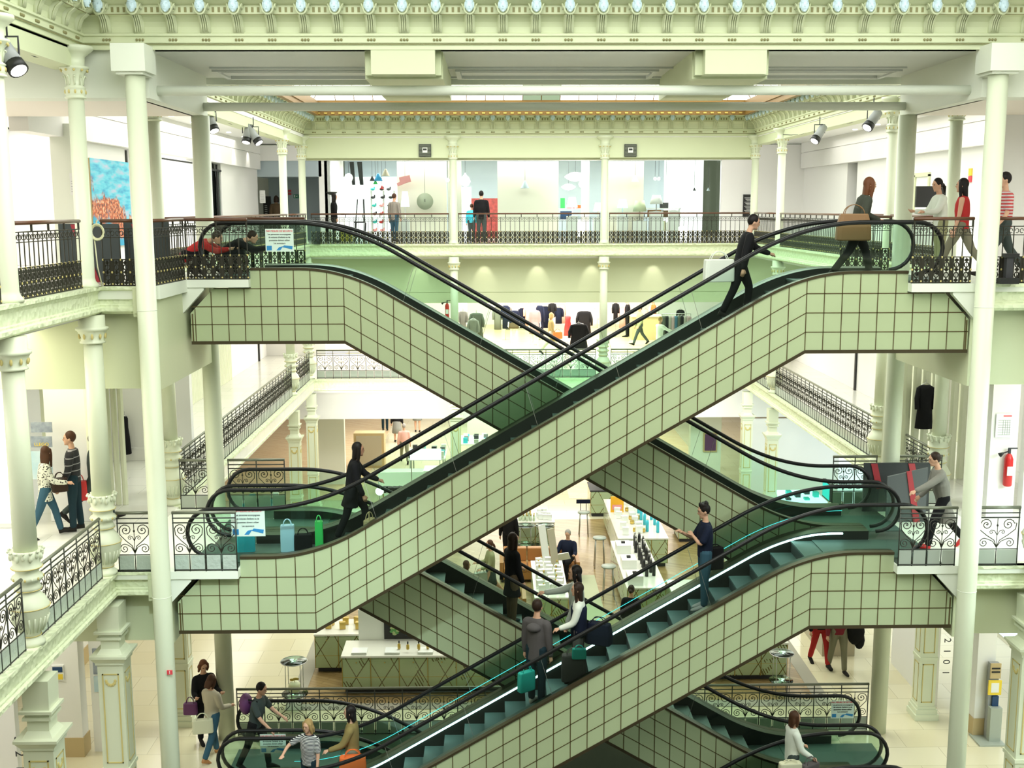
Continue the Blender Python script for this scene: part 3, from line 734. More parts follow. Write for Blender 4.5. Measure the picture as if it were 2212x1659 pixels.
# ================================================================ escalators
SL = math.tan(R(30.2)); RISE = 4.5; RUN = RISE / SL
def escalator(label, zl, zr, xk, Y0, lit=None, ends=(-5.10, 7.38), fulltop=(PLX, PRX), group='escalators crossing the atrium'):
    """xk: x of the left knee of the bottom line; zl / zr floor heights at left and right; Y0 near face"""
    Y1 = Y0 + 1.50
    t = thing('escalator', label, 'escalator', ((ends[0] + ends[1]) / 2, (Y0 + Y1) / 2, min(zl, zr)), group)
    up = 1 if zr > zl else -1
    x1, x2 = xk, xk + RUN
    def flo(x):            # nose line height
        if x <= x1: return zl
        if x >= x2: return zr
        return zl + up * SL * (x - x1)
    def smooth(x, w=.62, f=flo):   # rounded version of the broken line
        s = 0
        for i in range(9): s += f(x + w * (i - 4) / 4) 
        return s / 9
    def smooth2(x, w): 
        n = 17; return sum(flo(x + w * (2 * i / (n - 1) - 1)) for i in range(n)) / n
    # --- near and far cladding: glazed square panels with dark joints
    H = 1.06
    top = lambda x: (smooth2(x, .70) + .175)
    bot = lambda x: flo(x) - H
    xs = sorted(set([ends[0], ends[0] + .40, fulltop[0], fulltop[1], ends[1] - .40, ends[1], x1, x2] + [x1 - 1.0 + .1 * i for i in range(21)] + [x2 - 1.0 + .1 * i for i in range(21)]))
    xs = [x for x in xs if ends[0] <= x <= ends[1]]
    def tp(x):
        z = top(x)
        if x < fulltop[0] or x > fulltop[1]:
            z = flo(x) - .15
            e = min(x - ends[0], ends[1] - x)
            if e < .40: z = flo(x) - .15 - (.40 - e) * 1.05
        return z
    c = MB()
    cols = []
    for x in xs:
        cols.append((x, tp(x - 1e-6 if abs(x - fulltop[1]) > 1e-6 else x)))
        if abs(x - fulltop[0]) < 1e-6: cols.append((x, top(x)))
        if abs(x - fulltop[1]) < 1e-6: cols[-1] = (x, top(x)); cols.append((x, flo(x) - .15))
    for yy, yb in ((Y0, Y0 + .06), (Y1 - .06, Y1)):
        for (xa, za), (xb, zb) in zip(cols[:-1], cols[1:]):
            if xb - xa < 1e-6: continue
            v = [(xa, yy, bot(xa)), (xb, yy, bot(xb)), (xb, yy, zb), (xa, yy, za), (xa, yb, bot(xa)), (xb, yb, bot(xb)), (xb, yb, zb), (xa, yb, za)]
            c.add(v, [(0, 1, 2, 3), (7, 6, 5, 4), (3, 2, 6, 7), (0, 4, 5, 1)])
    xsb = [ends[0], x1, x2, ends[1]]
    for xa, xb in zip(xsb[:-1], xsb[1:]):
        c.add([(xa, Y0, bot(xa)), (xb, Y0, bot(xb)), (xb, Y1, bot(xb)), (xa, Y1, bot(xa))], [(0, 3, 2, 1)])
        c.add([(xa, Y0 + .06, bot(xa) + .3), (xb, Y0 + .06, bot(xb) + .3), (xb, Y1 - .06, bot(xb) + .3), (xa, Y1 - .06, bot(xa) + .3)], [(0, 1, 2, 3)], 1)
    for xe in (ends[0], ends[1]):
        c.add([(xe, Y0, bot(xe)), (xe, Y1, bot(xe)), (xe, Y1, flo(xe) - .57), (xe, Y0, flo(xe) - .57)], [(0, 1, 2, 3)])
    # joints
    def strip(xa, za, xb, zb, hw, yy, pr=.004, vert=False, mi=1):
        if vert: v = [(xa - hw, yy - pr, za), (xa + hw, yy - pr, za), (xa + hw, yy - pr, zb), (xa - hw, yy - pr, zb)]
        else: v = [(xa, yy - pr, za - hw), (xb, yy - pr, zb - hw), (xb, yy - pr, zb + hw), (xa, yy - pr, za + hw)]
        v += [(p[0], yy + .002, p[2]) for p in v]
        c.add(v, [(0, 1, 2, 3), (0, 4, 5, 1), (1, 5, 6, 2), (2, 6, 7, 3), (3, 7, 4, 0)], mi)
    hrow = .300
    for k in (1, 2, 3):
        for xa, xb in zip(xsb[:-1], xsb[1:]):
            za, zb = bot(xa) + hrow * k, bot(xb) + hrow * k
            # clip rows that would run above the cladding near the ends
            if k == 3:
                if xa == ends[0]: xa2 = max(xa, ends[0] + .4); xa = xa2
                if xb == ends[1]: xb = ends[1] - .4
            strip(xa, za, xb, zb, .0075, Y0)
    # vertical joints: even modules between the knees and on the landings
    vx = [x1 + RUN * i / 28 for i in range(29)]
    ml = .305 if (Y0 < 18 and zl == L1) else .277; mr = .277
    k = 1
    while x1 - ml * k > ends[0] + .03: vx.append(x1 - ml * k); k += 1
    k = 1
    while x2 + mr * k < ends[1] - .03: vx.append(x2 + mr * k); k += 1
    for x in vx: strip(x, bot(x) + .01, x, tp(x) - .01, .0075, Y0, vert=True)
    for x in (ends[0] + .03, ends[1] - .03): strip(x, bot(x), x, flo(x) - .58, .012, Y0, vert=True)
    c.build('side_cladding', [M['tile'], M['joint']], t)
    # bronze edge strips
    b = MB()
    px = [ends[0], x1, x2, ends[1]]
    for yy in (Y0 - .012, Y1 - .03):
        for xa, xb in zip(px[:-1], px[1:]):
            v = [(xa, yy, bot(xa) - .035), (xb, yy, bot(xb) - .035), (xb, yy, bot(xb) + .02), (xa, yy, bot(xa) + .02)]
            v += [(p[0], yy + .045, p[2]) for p in v]
            b.add(v, [(0, 1, 2, 3), (7, 6, 5, 4), (3, 2, 6, 7), (0, 4, 5, 1)])
    n = 90; xt = [fulltop[0] + (fulltop[1] - fulltop[0]) * i / n for i in range(n + 1)]
    for xa, xb in zip(xt[:-1], xt[1:]):
        za, zb = top(xa), top(xb)
        for y0, y1 in ((Y0 - .015, Y0 + .10), (Y1 - .10, Y1 + .015)):
            v = [(xa, y0, za - .03), (xb, y0, zb - .03), (xb, y0, zb + .012), (xa, y0, za + .012), (xa, y1, za - .03), (xb, y1, zb - .03), (xb, y1, zb + .012), (xa, y1, za + .012)]
            b.add(v, [(0, 1, 2, 3), (7, 6, 5, 4), (3, 2, 6, 7), (0, 4, 5, 1)])
    b.build('edge_trim', M['bronze'], t)
    # inner decks and skirts
    d = MB(); d2 = MB(); gy0, gy1 = Y0 + .13, Y1 - .13
    sy0, sy1 = Y0 + .24, Y1 - .24
    for xa, xb in zip(xt[:-1], xt[1:]):
        za, zb = top(xa) + .012, top(xb) + .012
        for ya, yb, yo in ((Y0 + .09, sy0, 0), (Y1 - .09, sy1, 1)):
            dd = d2 if yo else d
            dd.add([(xa, ya, za), (xb, ya, zb), (xb, yb, zb - .02), (xa, yb, za - .02)], [(0, 1, 2, 3) if not yo else (3, 2, 1, 0)])
            dd.add([(xa, yb, za - .02), (xb, yb, zb - .02), (xb, yb, zb - .55), (xa, yb, za - .55)], [(0, 1, 2, 3) if not yo else (3, 2, 1, 0)], 1)
    d.build('skirting', [M['deckm'], M['skirtm']], t, True); d2.build('skirting', [M['deckm'], M['skirtm']], t, True)
    # steps
    st = .30; nst = int(round(RUN / .345)); dx = RUN / nst; rz = RISE / nst
    zlow = min(zl, zr)
    first = None
    for i in range(-1, nst + 1):
        # tread i occupies [xa, xb] at height following the nose line
        if up > 0: xa = x1 + dx * i; zt = min(max(zl + rz * i, zl), zr)
        else: xa = x1 + dx * i; zt = max(min(zl - rz * (i + 1), zl), zr)
        xb = xa + dx
        s = MB()
        if up > 0:
            s.box(xa - .01, xb, sy0 + .005, sy1 - .005, zt - .03, zt - .0)
            s.box(xa, xa + .02, sy0 + .005, sy1 - .005, zt - rz - .0, zt - .03, 1)
        else:
            s.box(xa, xb + .01, sy0 + .005, sy1 - .005, zt - .03, zt - .0)
            s.box(xb - .02, xb, sy0 + .005, sy1 - .005, zt - rz, zt - .03, 1)
        s.build('step', [M['stepm'], M['riser']], t)
    fl_ = MB().box(ends[0] + .2, x1 - dx * 1.0, sy0, sy1, zl - .03, zl + .014).box(x2 + dx, ends[1] - .2, sy0, sy1, zr - .03, zr + .014)
    fl_.build('landing_plate', M['stepm'], t)
    # handrails and glass
    xe0, xe1 = ends[0] + .17, ends[1] - .42
    rr = .40
    hz = lambda x: smooth2(x, .85) + .93
    for gy in (gy0, gy1):
        pts = []
        zc = zl + .93 - rr
        for i in range(13):
            a = -PI / 2 - PI * i / 12 * 1.0
            pts.append((xe0 + rr + rr * math.cos(a), gy, zc + rr * math.sin(a)))
        mid = [xe0 + rr + .1 + (xe1 - xe0 - 2 * rr - .2) * i / 80 for i in range(81)]
        for x in mid: pts.append((x, gy, hz(x)))
        zc2 = zr + .93 - rr
        for i in range(13):
            a = PI / 2 - PI * i / 12
            pts.append((xe1 - rr + rr * math.cos(a), gy, zc2 + rr * math.sin(a)))
        h = MB().tube(pts, .034, 10, rv=1.0)
        h.build('handrail', M['rubber'], t, True)
        gpts = [(p[0], p[2]) for p in pts]
        g = MB()
        lower = lambda x: (top(x) if fulltop[0] < x < fulltop[1] else flo(x)) + .01
        # glass as quads between lower line and rail
        xsg = sorted(set([xe0 + .04, xe0 + .1, xe0 + .2, xe0 + .3, xe0 + rr, xe1 - rr, xe1 - .3, xe1 - .2, xe1 - .1, xe1 - .04, fulltop[0], fulltop[1]] + mid[::3]))
        def rim(x):
            if x < xe0 + rr: q = rr ** 2 - (xe0 + rr - x) ** 2; dz = math.sqrt(max(q, 0)); return zc + dz, zc - dz
            if x > xe1 - rr: q = rr ** 2 - (x - xe1 + rr) ** 2; dz = math.sqrt(max(q, 0)); return zc2 + dz, zc2 - dz
            return hz(x), -99
        prev = None; seg = []
        for x in xsg:
            zt_, zb_ = rim(x); zb_ = max(zb_, lower(x)); seg.append((x, zb_, max(zt_ - .02, zb_)))
        for (xa, a0, a1), (xb, b0, b1) in zip(seg[:-1], seg[1:]):
            v = [(xa, gy - .005, a0), (xb, gy - .005, b0), (xb, gy - .005, b1), (xa, gy - .005, a1)]
            g.add(v, [(0, 1, 2, 3)])
        go = g.build('glass_panel', M['glass'], t)
    # clips at the glass joints: thin bright seams
    for i in range(1, 6):
        x = x1 + RUN * i / 6 - .3
        for gy in (gy0, gy1):
            MB().tube([(x, gy - .008, top(x) + .02), (x - up * .18, gy - .008, hz(x - up * .18) - .03)], .003, 4).build('glass_seam', M['steel'], t)
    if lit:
        for gy, nm, mm in ((sy1 - .012, 'tube_or_reflection', lit[0]), (gy0 + .05, 'tube_or_reflection', lit[1])):
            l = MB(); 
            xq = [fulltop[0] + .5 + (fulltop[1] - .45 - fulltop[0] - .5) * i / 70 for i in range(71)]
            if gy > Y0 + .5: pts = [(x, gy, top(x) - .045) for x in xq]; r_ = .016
            else: pts = [(x, gy1 - .03, hz(x) - .42) for x in xq]; r_ = .005  # thin glowing line imitating the tube's reflection in the glass
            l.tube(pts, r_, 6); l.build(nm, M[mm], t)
    t['y0'] = Y0
    return t, dict(top=top, flo=flo, hz=hz, x1=x1, x2=x2, gy0=gy0, gy1=gy1, Y0=Y0, Y1=Y1, dx=dx, rz=rz, up=up, sy0=sy0, sy1=sy1)
YB, YA = 17.5, 19.05
eB, iB = escalator('front escalator climbing to the upper right, the long tiled diagonal across the middle', L1, L2, -2.90, YB)
eC, iC = escalator('lowest front escalator climbing right, with the bright white light strip along its steps', L0, L1, -2.66, YB, lit=('tubewhite', 'tealglow'))
eA, iA = escalator('rear upper escalator descending from the top left landing behind the front one', L2, L1, -2.53, YA)
eD, iD = escalator('rear lower escalator descending rightwards with two long-haired women on it', L1, L0, -2.70, YA)
eE, iE = escalator('basement escalator whose handrail loops at the bottom right corner', -4.5, L0, -2.60, YB, group='escalators at the bottom edge')
eF, iF = escalator('basement escalator descending behind the striped woman at the bottom left', L0, -4.5, -2.60, YA, group='escalators at the bottom edge')
# notices fixed to the glass
def safety_sign(x, z, Y, esc, label, w=.54, h=.46):
    s = MB().box(x - w / 2, x + w / 2, Y - .012, Y - .004, z - h / 2, z + h / 2).build('safety_sign', M['sign_white'], esc)
    s['label'] = label
    text(s, 'PAR MESURE DE SECURITE', (x, Y - .014, z + h * .40), .046, M['redsign'], sx=.82)
    for i, l in enumerate(('Les personnes accompagnees', 'de voitures d\'enfants ou de', 'poussettes doivent utiliser', 'Les ascenseurs')):
        text(s, l, (x, Y - .014, z + h * (.26 - .13 * i)), .042, M['black'], sx=.78)
    MB().box(x - w * .46, x - w * .28, Y - .015, Y - .012, z - h * .44, z - h * .24).build('pictogram', M['blue'], s)
    b = MB()
    b.prism_xz([(x - w * .12, z - h * .44), (x + w * .02, z - h * .44), (x + w * .12, z - h * .26), (x - w * .02, z - h * .30)], Y - .015, Y - .012).build('pictogram', M['blue'], s)
    b = MB()
    b.prism_xz([(x + w * .10, z - h * .30), (x + w * .44, z - h * .40), (x + w * .46, z - h * .26), (x + w * .16, z - h * .22)], Y - .015, Y - .012)
    b.build('pictogram', M['blue'], s)
mat('sign_white', (.70, .85, .76), .4)
p = atY(604, 519, iA['gy0']); safety_sign(p.x, p.z, iA['gy0'], eA, 'pale green notice with red heading and blue pictograms', .47, .38)
p = atY(536, 1128, iB['gy0']); safety_sign(p.x, p.z, iB['gy0'], eB, 'pale notice with red heading and blue pictograms')
p = atY(1820, 1532, iD['gy1']); safety_sign(p.x, p.z, iD['gy1'], eD, 'white notice with red heading and blue pictograms', .44, .36)
p = atY(590, 1606, iF['gy0']); safety_sign(p.x, p.z, iF['gy0'], eF, 'notice seen through green glass', .46, .36)
# ================================================================ inner walls
def ribs_y(mb, x, y0, y1, z0, z1, d=.06, pitch=.16, sgn=1):
    n = int((y1 - y0) / pitch)
    for i in range(n):
        a = y0 + pitch * i
        mb.prism_xy([(x, a), (x + sgn * d, a + pitch * .25), (x + sgn * d, a + pitch * .6), (x, a + pitch * .85)][::sgn], z0, z1)
def ribs_x(mb, y, x0, x1, z0, z1, d=.05, pitch=.15):
    n = int((x1 - x0) / pitch)
    for i in range(n):
        a = x0 + pitch * i
        mb.prism_xy([(a, y), (a + pitch * .25, y - d), (a + pitch * .6, y - d), (a + pitch * .85, y)], z0, z1)
WLX, WRX = -8.5, 11.2
emis('wallglow', (.85, 1, 1), 1.6)  # emission of the added glowing shop wall
# --- upper level, left gallery
struct('wall_upper_left', MB().box(WLX - .2, WLX, 23.2, 26.75, L2, 11.55).box(WLX - .2, WLX, 27.2, 28.9, L2, 11.55).box(WLX - .2, WLX, 32.6, 34.2, L2, 11.55).box(WLX - .2, WLX, 36.0, 41.5, L2, 11.55), M['wall_in'])
struct('wall_upper_left_fascia', MB().box(WLX - .2, WLX + .15, 20.95, 41.4, 11.55, 12.07).box(WLX - .2, WLX + .12, 20.95, 41.4, 12.07, 12.09).box(WLX - .2, WLX + .15, 20.95, 41.4, 12.09, 12.45), M['wall_in'])
struct('wall_upper_left_rooms', MB().box(-14, -13.9, 18, 41.5, L2, 12.4).box(-14, WLX - .2, 24.0, 24.15, L2, 11.5).box(-14, WLX - .2, 41.4, 41.6, L2, 12.4).box(-14, WLX - .2, 33, 33.15, L2, 12.4), M['wall_in'])
struct('wall_upper_left_pillar', MB().box(-8.62, -8.0, 22.6, 22.8, L2, 11.8), M['plain_white'])
mb = MB()
for y in (26.75, 28.9, 35.4): mb.box(WLX - .02, WLX + .03, y, y + .09, L2, 11.5)
mb.box(WLX - .02, WLX + .02, 34.2, 36.0, 11.3, 11.36).box(WLX - .02, WLX + .02, 28.9, 32.6, 11.42, 11.46)
struct('door_1', mb, M['black'])
struct('window_3', MB().box(WLX - .05, WLX - .04, 34.2, 36.0, L2, 11.3), M['glass_clear'])
# --- upper level, right gallery
struct('wall_upper_right', MB().box(WRX, WRX + .2, 20.9, 22.6, L2, 11.55).box(WRX, WRX + .2, 24.3, 28.6, L2, 11.55).box(WRX, WRX + .2, 28.6, 35.4, L2, 11.55).box(WRX, WRX + .2, 36.4, 41.5, L2, 11.55), M['wall_in'])
struct('wall_upper_right_fascia', MB().box(WRX - .15, WRX + .2, 20.95, 41.45, 11.55, 12.08).box(WRX - .12, WRX + .2, 20.95, 41.45, 12.08, 12.10).box(WRX - .15, WRX + .2, 20.95, 41.45, 12.10, 12.45), M['wall_in'])
struct('door_2', MB().box(WRX - .04, WRX, 29.4, 29.5, L2, 11.0).box(WRX - .04, WRX, 30.4, 30.5, L2, 11.0).box(WRX - .04, WRX, 29.4, 30.5, 10.95, 11.05), M['paint'])
struct('door_3', MB().box(WRX - .04, WRX, 21.2, 21.28, L2, 11.3).box(WRX - .04, WRX, 22.3, 22.38, L2, 11.3).box(WRX - .04, WRX, 21.2, 22.38, 11.25, 11.33), M['paint'])
struct('wall_upper_right_rooms', MB().box(14.6, 14.7, 18, 41.5, L2, 12.4).box(WRX + .2, 14.6, 24.3, 24.45, L2, 12.4).box(9.2, 14.6, 20.8, 20.95, L2, 11.8).box(WRX + .2, 14.6, 36.4, 36.5, L2, 12.4), M['wall_in'])
# --- upper far wall: shop windows between pale panels
YS = 41.5
struct('wall_upper_far', MB().box(-6.3, -6.0, YS, YS + .2, L2, 12.4).box(8.2, 11.2, YS, YS + .2, L2, 12.4).box(-8.5, 8.2, YS - .1, YS + .3, 11.86, 12.4).box(-9.2, -5.8, 44.3, 44.5, L2, 12.4).box(-6.1, -5.9, YS, 44.3, L2, 12.4), M['wall_in'])
struct('wall_corridor', MB().box(-8.6, -6.2, 44.0, 44.3, L2, 11.7).box(-8.6, -6.2, YS, 44.3, 11.3, 11.86), M['wall_blue'])
struct('wall_shop_back', MB().box(-6, 8.4, 46.4, 46.6, L2, 12.4), M['wall_blue'])
struct('wall_shop_panels', MB().box(-3.56, -1.75, YS + .80, YS + .86, L2, 11.86).box(.12, 2.36, YS + .80, YS + .86, L2, 11.86).box(3.2, 3.5, YS + .80, YS + .86, L2, 11.86).box(4.0, 5.5, YS + .80, YS + .86, L2, 11.86).box(-1.7, -1.2, YS + .6, YS + .66, L2, 11.86), M['panel_beige'])
struct('wall_shop_back_glow', MB().box(-6, -3.4, 45.6, 45.7, L2, 11.4).box(6.75, 8.3, 45.6, 45.7, L2, 12.2).box(-1.3, -.9, 45, 45.1, L2, 11.0), M['whiteglow'])  # emissive walls imitate the brightly lit back of the shop
struct('wall_shop_red', MB().box(-.9, .2, 45.0, 45.1, L2, 10.55), mat('wine', (.012, .008, .008), .6, noise=(.5, .06, .05), nscale=9))
struct('window_4', MB().box(-6.0, 8.2, YS, YS + .012, L2, 11.86), M['glass_clear'])
struct('ceiling_shop', MB().box(-6, 8.4, YS, 46.5, 12.2, 12.3), M['wall_in'])
# --- middle level
WL1, WR1 = -8.9, 11.3
struct('wall_middle_left', MB().box(WL1 - .2, WL1, 21, 44, L1, 8.55), M['wall_in'])
mb = MB(); ribs_y(mb, WL1, 30.9, 38.0, L1, 8.5); ribs_y(mb, WL1, 22, 26.8, L1, 8.5, pitch=.2); struct('wall_curtain_left', mb, M['curtain_m'])
struct('wall_middle_right', MB().box(WR1, WR1 + .2, 21, 44, L1, 8.55), M['wall_in'])
mb = MB(); ribs_y(mb, WR1, 26.6, 32.0, L1, 8.5, sgn=-1); struct('wall_curtain_right', mb, M['curtain_m'])
struct('trim_black_posts', MB().box(WL1, WL1 + .06, 29.6, 29.68, L1, 8.5).box(WL1, WL1 + .06, 42.4, 42.5, L1, 8.5).box(WR1 - .06, WR1, 34.9, 35.0, L1, 8.5), M['black'])
struct('wall_middle_far', MB().box(-9.2, 12, 38.7, 38.85, 6.97, 7.32).box(-9.2, 12, 38.72, 38.85, 7.32, 7.34).box(-9.2, 12, 38.7, 38.85, 7.34, 8.55), M['paint'])
struct('wall_middle_shop', MB().box(-9, 12, 55.6, 55.8, L1, 8.5).box(-9.2, -6.6, 44, 44.2, L1, 8.5).box(9.2, 12, 42.6, 42.8, L1, 8.5).box(-1.9, -1.2, 49, 49.2, L1, 8.5).box(3.2, 4.2, 50.4, 50.6, L1, 8.5), M['wall_in'])
mb = MB(); ribs_x(mb, 42.6, 9.2, 12, L1, 8.5); struct('wall_curtain_corner', mb, M['curtain_m'])
# middle level, left of the crossing
struct('wall_middle_left_white', MB().box(-8.15, -7.42, 20.3, 20.5, L1, 8.5).box(-9.4, -8.6, 19.9, 20.0, L1, 8.5).box(-14, -13.9, 12, 24, L1, 8.5).box(-14, -8.9, 24.2, 24.4, L1, 8.5), M['wall_in'])
for y_, xa_, xb_, p_ in ((20.3, -7.42, -6.95, .2), (15.6, -8.9, -7.05, .18), (21.5, -7.75, -7.1, .13), (22.6, -6.95, -6.5, .14)):
    mb = MB(); ribs_x(mb, y_, xa_, xb_, L1, 8.5, pitch=p_); struct('wall_curtain_near', mb, M['curtain_m'])
struct('wall_middle_recess', MB().box(-8.9, -6.9, 25.4, 25.6, L1, 8.5).box(-8.9, -6.9, 25.36, 25.4, L1, 4.8), M['wall_in'])
struct('wall_middle_left_upper', MB().box(-9.5, -6.5, 20.6, 20.7, 7.38, 8.57), mat('warm_lit_wall', (.80, .72, .42), .6))  # ochre tone stands in for warm lamplight on this wall
# middle level, right of the crossing
struct('wall_middle_right_white', MB().box(9.05, 9.55, 20.2, 20.4, L1, 8.5).box(9.9, 14, 20.6, 20.8, L1, 8.5).box(9.6, 9.9, 23.8, 24, L1, 8.5), M['wall_in'])
mb = MB(); ribs_x(mb, 23.2, 8.1, 10.2, L1, 8.5, pitch=.2); struct('wall_curtain_recess', mb, M['curtain_m'])
# --- lowest level
struct('wall_lower_far', MB().box(-9.2, 12, 38.6, 38.8, 2.98, 4.1), M['wall_in'])
struct('wall_lower_side', MB().box(WL1 - .2, WL1, 23, 38.6, 3.0, 4.1).box(10.2, 10.4, 21.5, 38.6, 3.0, 4.1), M['wall_in'])
struct('wall_lower_back', MB().box(-16, 17, 55.8, 56, 0, 4.1).box(-16, -15.9, 16, 56, 0, 4.1).box(16.9, 17, 16, 56, 0, 4.1), M['wall_in'])
struct('wall_lower_left', MB().box(-8.75, -7.75, 20.1, 20.4, .38, 4.1).box(-9.9, -9.3, 23.4, 27.5, .38, 4.1).box(-11, -8.6, 15.3, 15.5, 0, 4.1), M['wall_in'])
struct('baseboard_lower_left', MB().box(-8.77, -7.73, 20.08, 20.42, 0, .38).box(-9.9, -9.28, 23.38, 27.5, 0, .38), M['cardboard'])
struct('wall_lower_right', MB().box(9.25, 9.6, 20.6, 21.0, .36, 4.1).box(10.9, 13, 21.6, 21.8, .36, 4.1).box(8.9, 9.05, 21.9, 24.2, 0, 4.1), M['wall_in'])
struct('baseboard_lower_right', MB().box(9.23, 9.62, 20.58, 21.02, 0, .36).box(10.88, 13.02, 21.58, 21.82, 0, .36), M['cardboard'])
struct('wall_lower_partitions', MB().box(-6.6, -5.6, 41.3, 41.6, 0, 4.1).box(4.3, 5.2, 41.6, 42.2, 0, 4.1).box(7.0, 8.1, 39.8, 40.2, 0, 4.1).box(-1.2, 2.2, 47.5, 47.7, 0, 1.6), M['plain_white'])
# ceiling spots over the walls
spots = [(WLX + .5, y, 12.3) for y in (24.7, 26.8, 28.9, 31, 33, 35.1, 37.2, 39.3)] + [(WRX - .5, y, 12.3) for y in (22.2, 23.9, 25.9, 28, 30.1, 32.2, 34.2)] + [(x, 38.28, 8.5) for x in (-2.6, -.35, 1.45, 3.3, 5.4)]
for i, (x, y, z) in enumerate(spots):
    l = bpy.data.lights.new('spot_lamp', 'SPOT'); l.energy = 26 if z > 10 else 30; l.spot_size = R(62); l.spot_blend = .7; l.color = (1, .96, .86); l.shadow_soft_size = .05
    o = bpy.data.objects.new('spot_lamp', l); COL.objects.link(o); o.location = (x, y, z)
    tx = Vector(((-.55 if x < -4 else .55) if z > 10 else 0, .6 if z < 10 else 0, -1.0)); o.rotation_euler = tx.to_track_quat('-Z', 'Y').to_euler()
    if z > 10:
        d = MB().cyl(x, y, 12.43, 12.449, .07, n=14).build('ceiling_downlight', M['lampglow'])
        k = i if i < 8 else i - 8
        tag(centre(d), ('small round downlight in the left gallery ceiling grazing the white wall' if i < 8 else 'small round downlight in the right gallery ceiling grazing the white wall'), 'downlight', 'left gallery downlights' if i < 8 else 'right gallery downlights')

mat('part_dark0', (.035, .045, .045), .5); mat('part_red0', (.30, .02, .03), .5)
# dark folding partition with red stripes behind the upper left railings
t = thing('folding_partition', 'dark folding partition with red stripes behind the upper left railings', 'partition', (-6.3, 18.4, L2))
MB().box(-6.95, -6.0, 18.35, 18.4, L2, L2 + .93).build('panel', M['part_dark0'], t); MB().box(-5.98, -5.26, 18.55, 18.6, L2, L2 + .96).build('panel', M['part_dark0'], t)
for x in (-6.75, -5.85): MB().prism_xz([(x, L2 + .92), (x + .12, L2 + .92), (x + .42, L2), (x + .28, L2)], 18.33 if x < -6 else 18.53, 18.35 if x < -6 else 18.55).build('stripe', M['part_red0'], t)

struct('wall_lower_glow', MB().box(12.0, 12.1, 24, 38.6, .1, 3.0), M['wallglow']); struct('wall_lower_lit_back', MB().box(8.9, 12.1, 38.7, 38.8, 0, 2.9), M['wall_in'])  # glowing wall added to make the right hand shop bright white
# ================================================================ people
def cloth(name, c, r=.85, n2=None):
    if name in M: return M[name]
    return mat(name, c, r, spec=.2, noise=n2, nscale=30) if n2 else mat(name, c, r, spec=.2)
cloth('skin', (.62, .36, .24), .6); cloth('skin2', (.45, .24, .15), .6)
cloth('hair_black', (.012, .009, .008), .5); cloth('hair_brown', (.07, .03, .015), .5); cloth('hair_dark', (.03, .016, .01), .5)
cloth('hair_blond', (.38, .25, .10), .6); cloth('hair_grey', (.35, .33, .30), .6); cloth('hair_auburn', (.14, .05, .02), .5)
cloth('navy', (.008, .012, .03)); cloth('cblack', (.008, .008, .009)); cloth('jeans', (.035, .09, .13)); cloth('jeans_dk', (.012, .03, .04))
cloth('cgrey', (.10, .09, .09)); cloth('cwhite', (.72, .75, .66)); cloth('beige', (.50, .45, .34)); cloth('olive', (.30, .30, .16)); cloth('tan', (.25, .19, .07))
cloth('cred', (.45, .03, .03)); cloth('wine2', (.18, .02, .03)); cloth('coatgrey', (.22, .21, .18)); cloth('cream', (.62, .60, .42)); cloth('khaki', (.20, .19, .13))
cloth('lips', (.40, .10, .08)); cloth('brown_coat', (.12, .08, .045)); cloth('pinkshirt', (.72, .42, .36)); cloth('slate', (.05, .065, .06)); cloth('skirt_grey', (.25, .26, .24)); cloth('orangec', (.75, .16, .04)); cloth('shoe', (.02, .018, .016)); cloth('sole', (.5, .5, .45))
stripes('stripe_bw', (.02, .02, .03), (.75, .75, .7), 14, thresh=.62)
stripes('stripe_sweater', (.012, .012, .014), (.30, .29, .29), 2.6, thresh=.955)
stripes('stripe_red', (.50, .06, .06), (.60, .55, .55), 6, thresh=.6)
m = mat('animal_print', (.06, .055, .05), .9); nt = m.node_tree
tc = nt.nodes.new('ShaderNodeTexCoord'); vo = nt.nodes.new('ShaderNodeTexVoronoi'); vo.inputs['Scale'].default_value = 28
cr = nt.nodes.new('ShaderNodeValToRGB'); cr.color_ramp.interpolation = 'CONSTANT'; cr.color_ramp.elements[0].color = (.04, .035, .03, 1); cr.color_ramp.elements[1].color = (.62, .62, .52, 1); cr.color_ramp.elements[1].position = .36
nt.links.new(tc.outputs['Object'], vo.inputs['Vector']); nt.links.new(vo.outputs['Distance'], cr.inputs[0]); nt.links.new(cr.outputs[0], nt.nodes['Principled BSDF'].inputs['Base Color'])
stripes('plaid', (.35, .30, .24), (.12, .12, .12), 9, axis='X', thresh=.6)

def limb(mb, pts, rs, n=10, sq=1.0):
    """tapered capsule chain with rounded ends; interpolates between joints"""
    P = [Vector(p) for p in pts]; out = []; rr = []
    for i in range(len(P) - 1):
        for k in range(5):
            t = k / 5; out.append(P[i].lerp(P[i + 1], t)); rr.append(rs[i] * (1 - t) + rs[i + 1] * t)
    out.append(P[-1]); rr.append(rs[-1])
    # round the bends
    for _ in range(2):
        out = [out[0]] + [(out[i - 1] + out[i] * 2 + out[i + 1]) / 4 for i in range(1, len(out) - 1)] + [out[-1]]
    d0 = (out[0] - out[1]).normalized(); d1 = (out[-1] - out[-2]).normalized()
    out = [out[0] + d0 * rr[0] * .8, out[0] + d0 * rr[0] * .45] + out + [out[-1] + d1 * rr[-1] * .45, out[-1] + d1 * rr[-1] * .8]
    rr = [rr[0] * .35, rr[0] * .82] + rr + [rr[-1] * .82, rr[-1] * .35]
    mb.tube(out, rr, n)
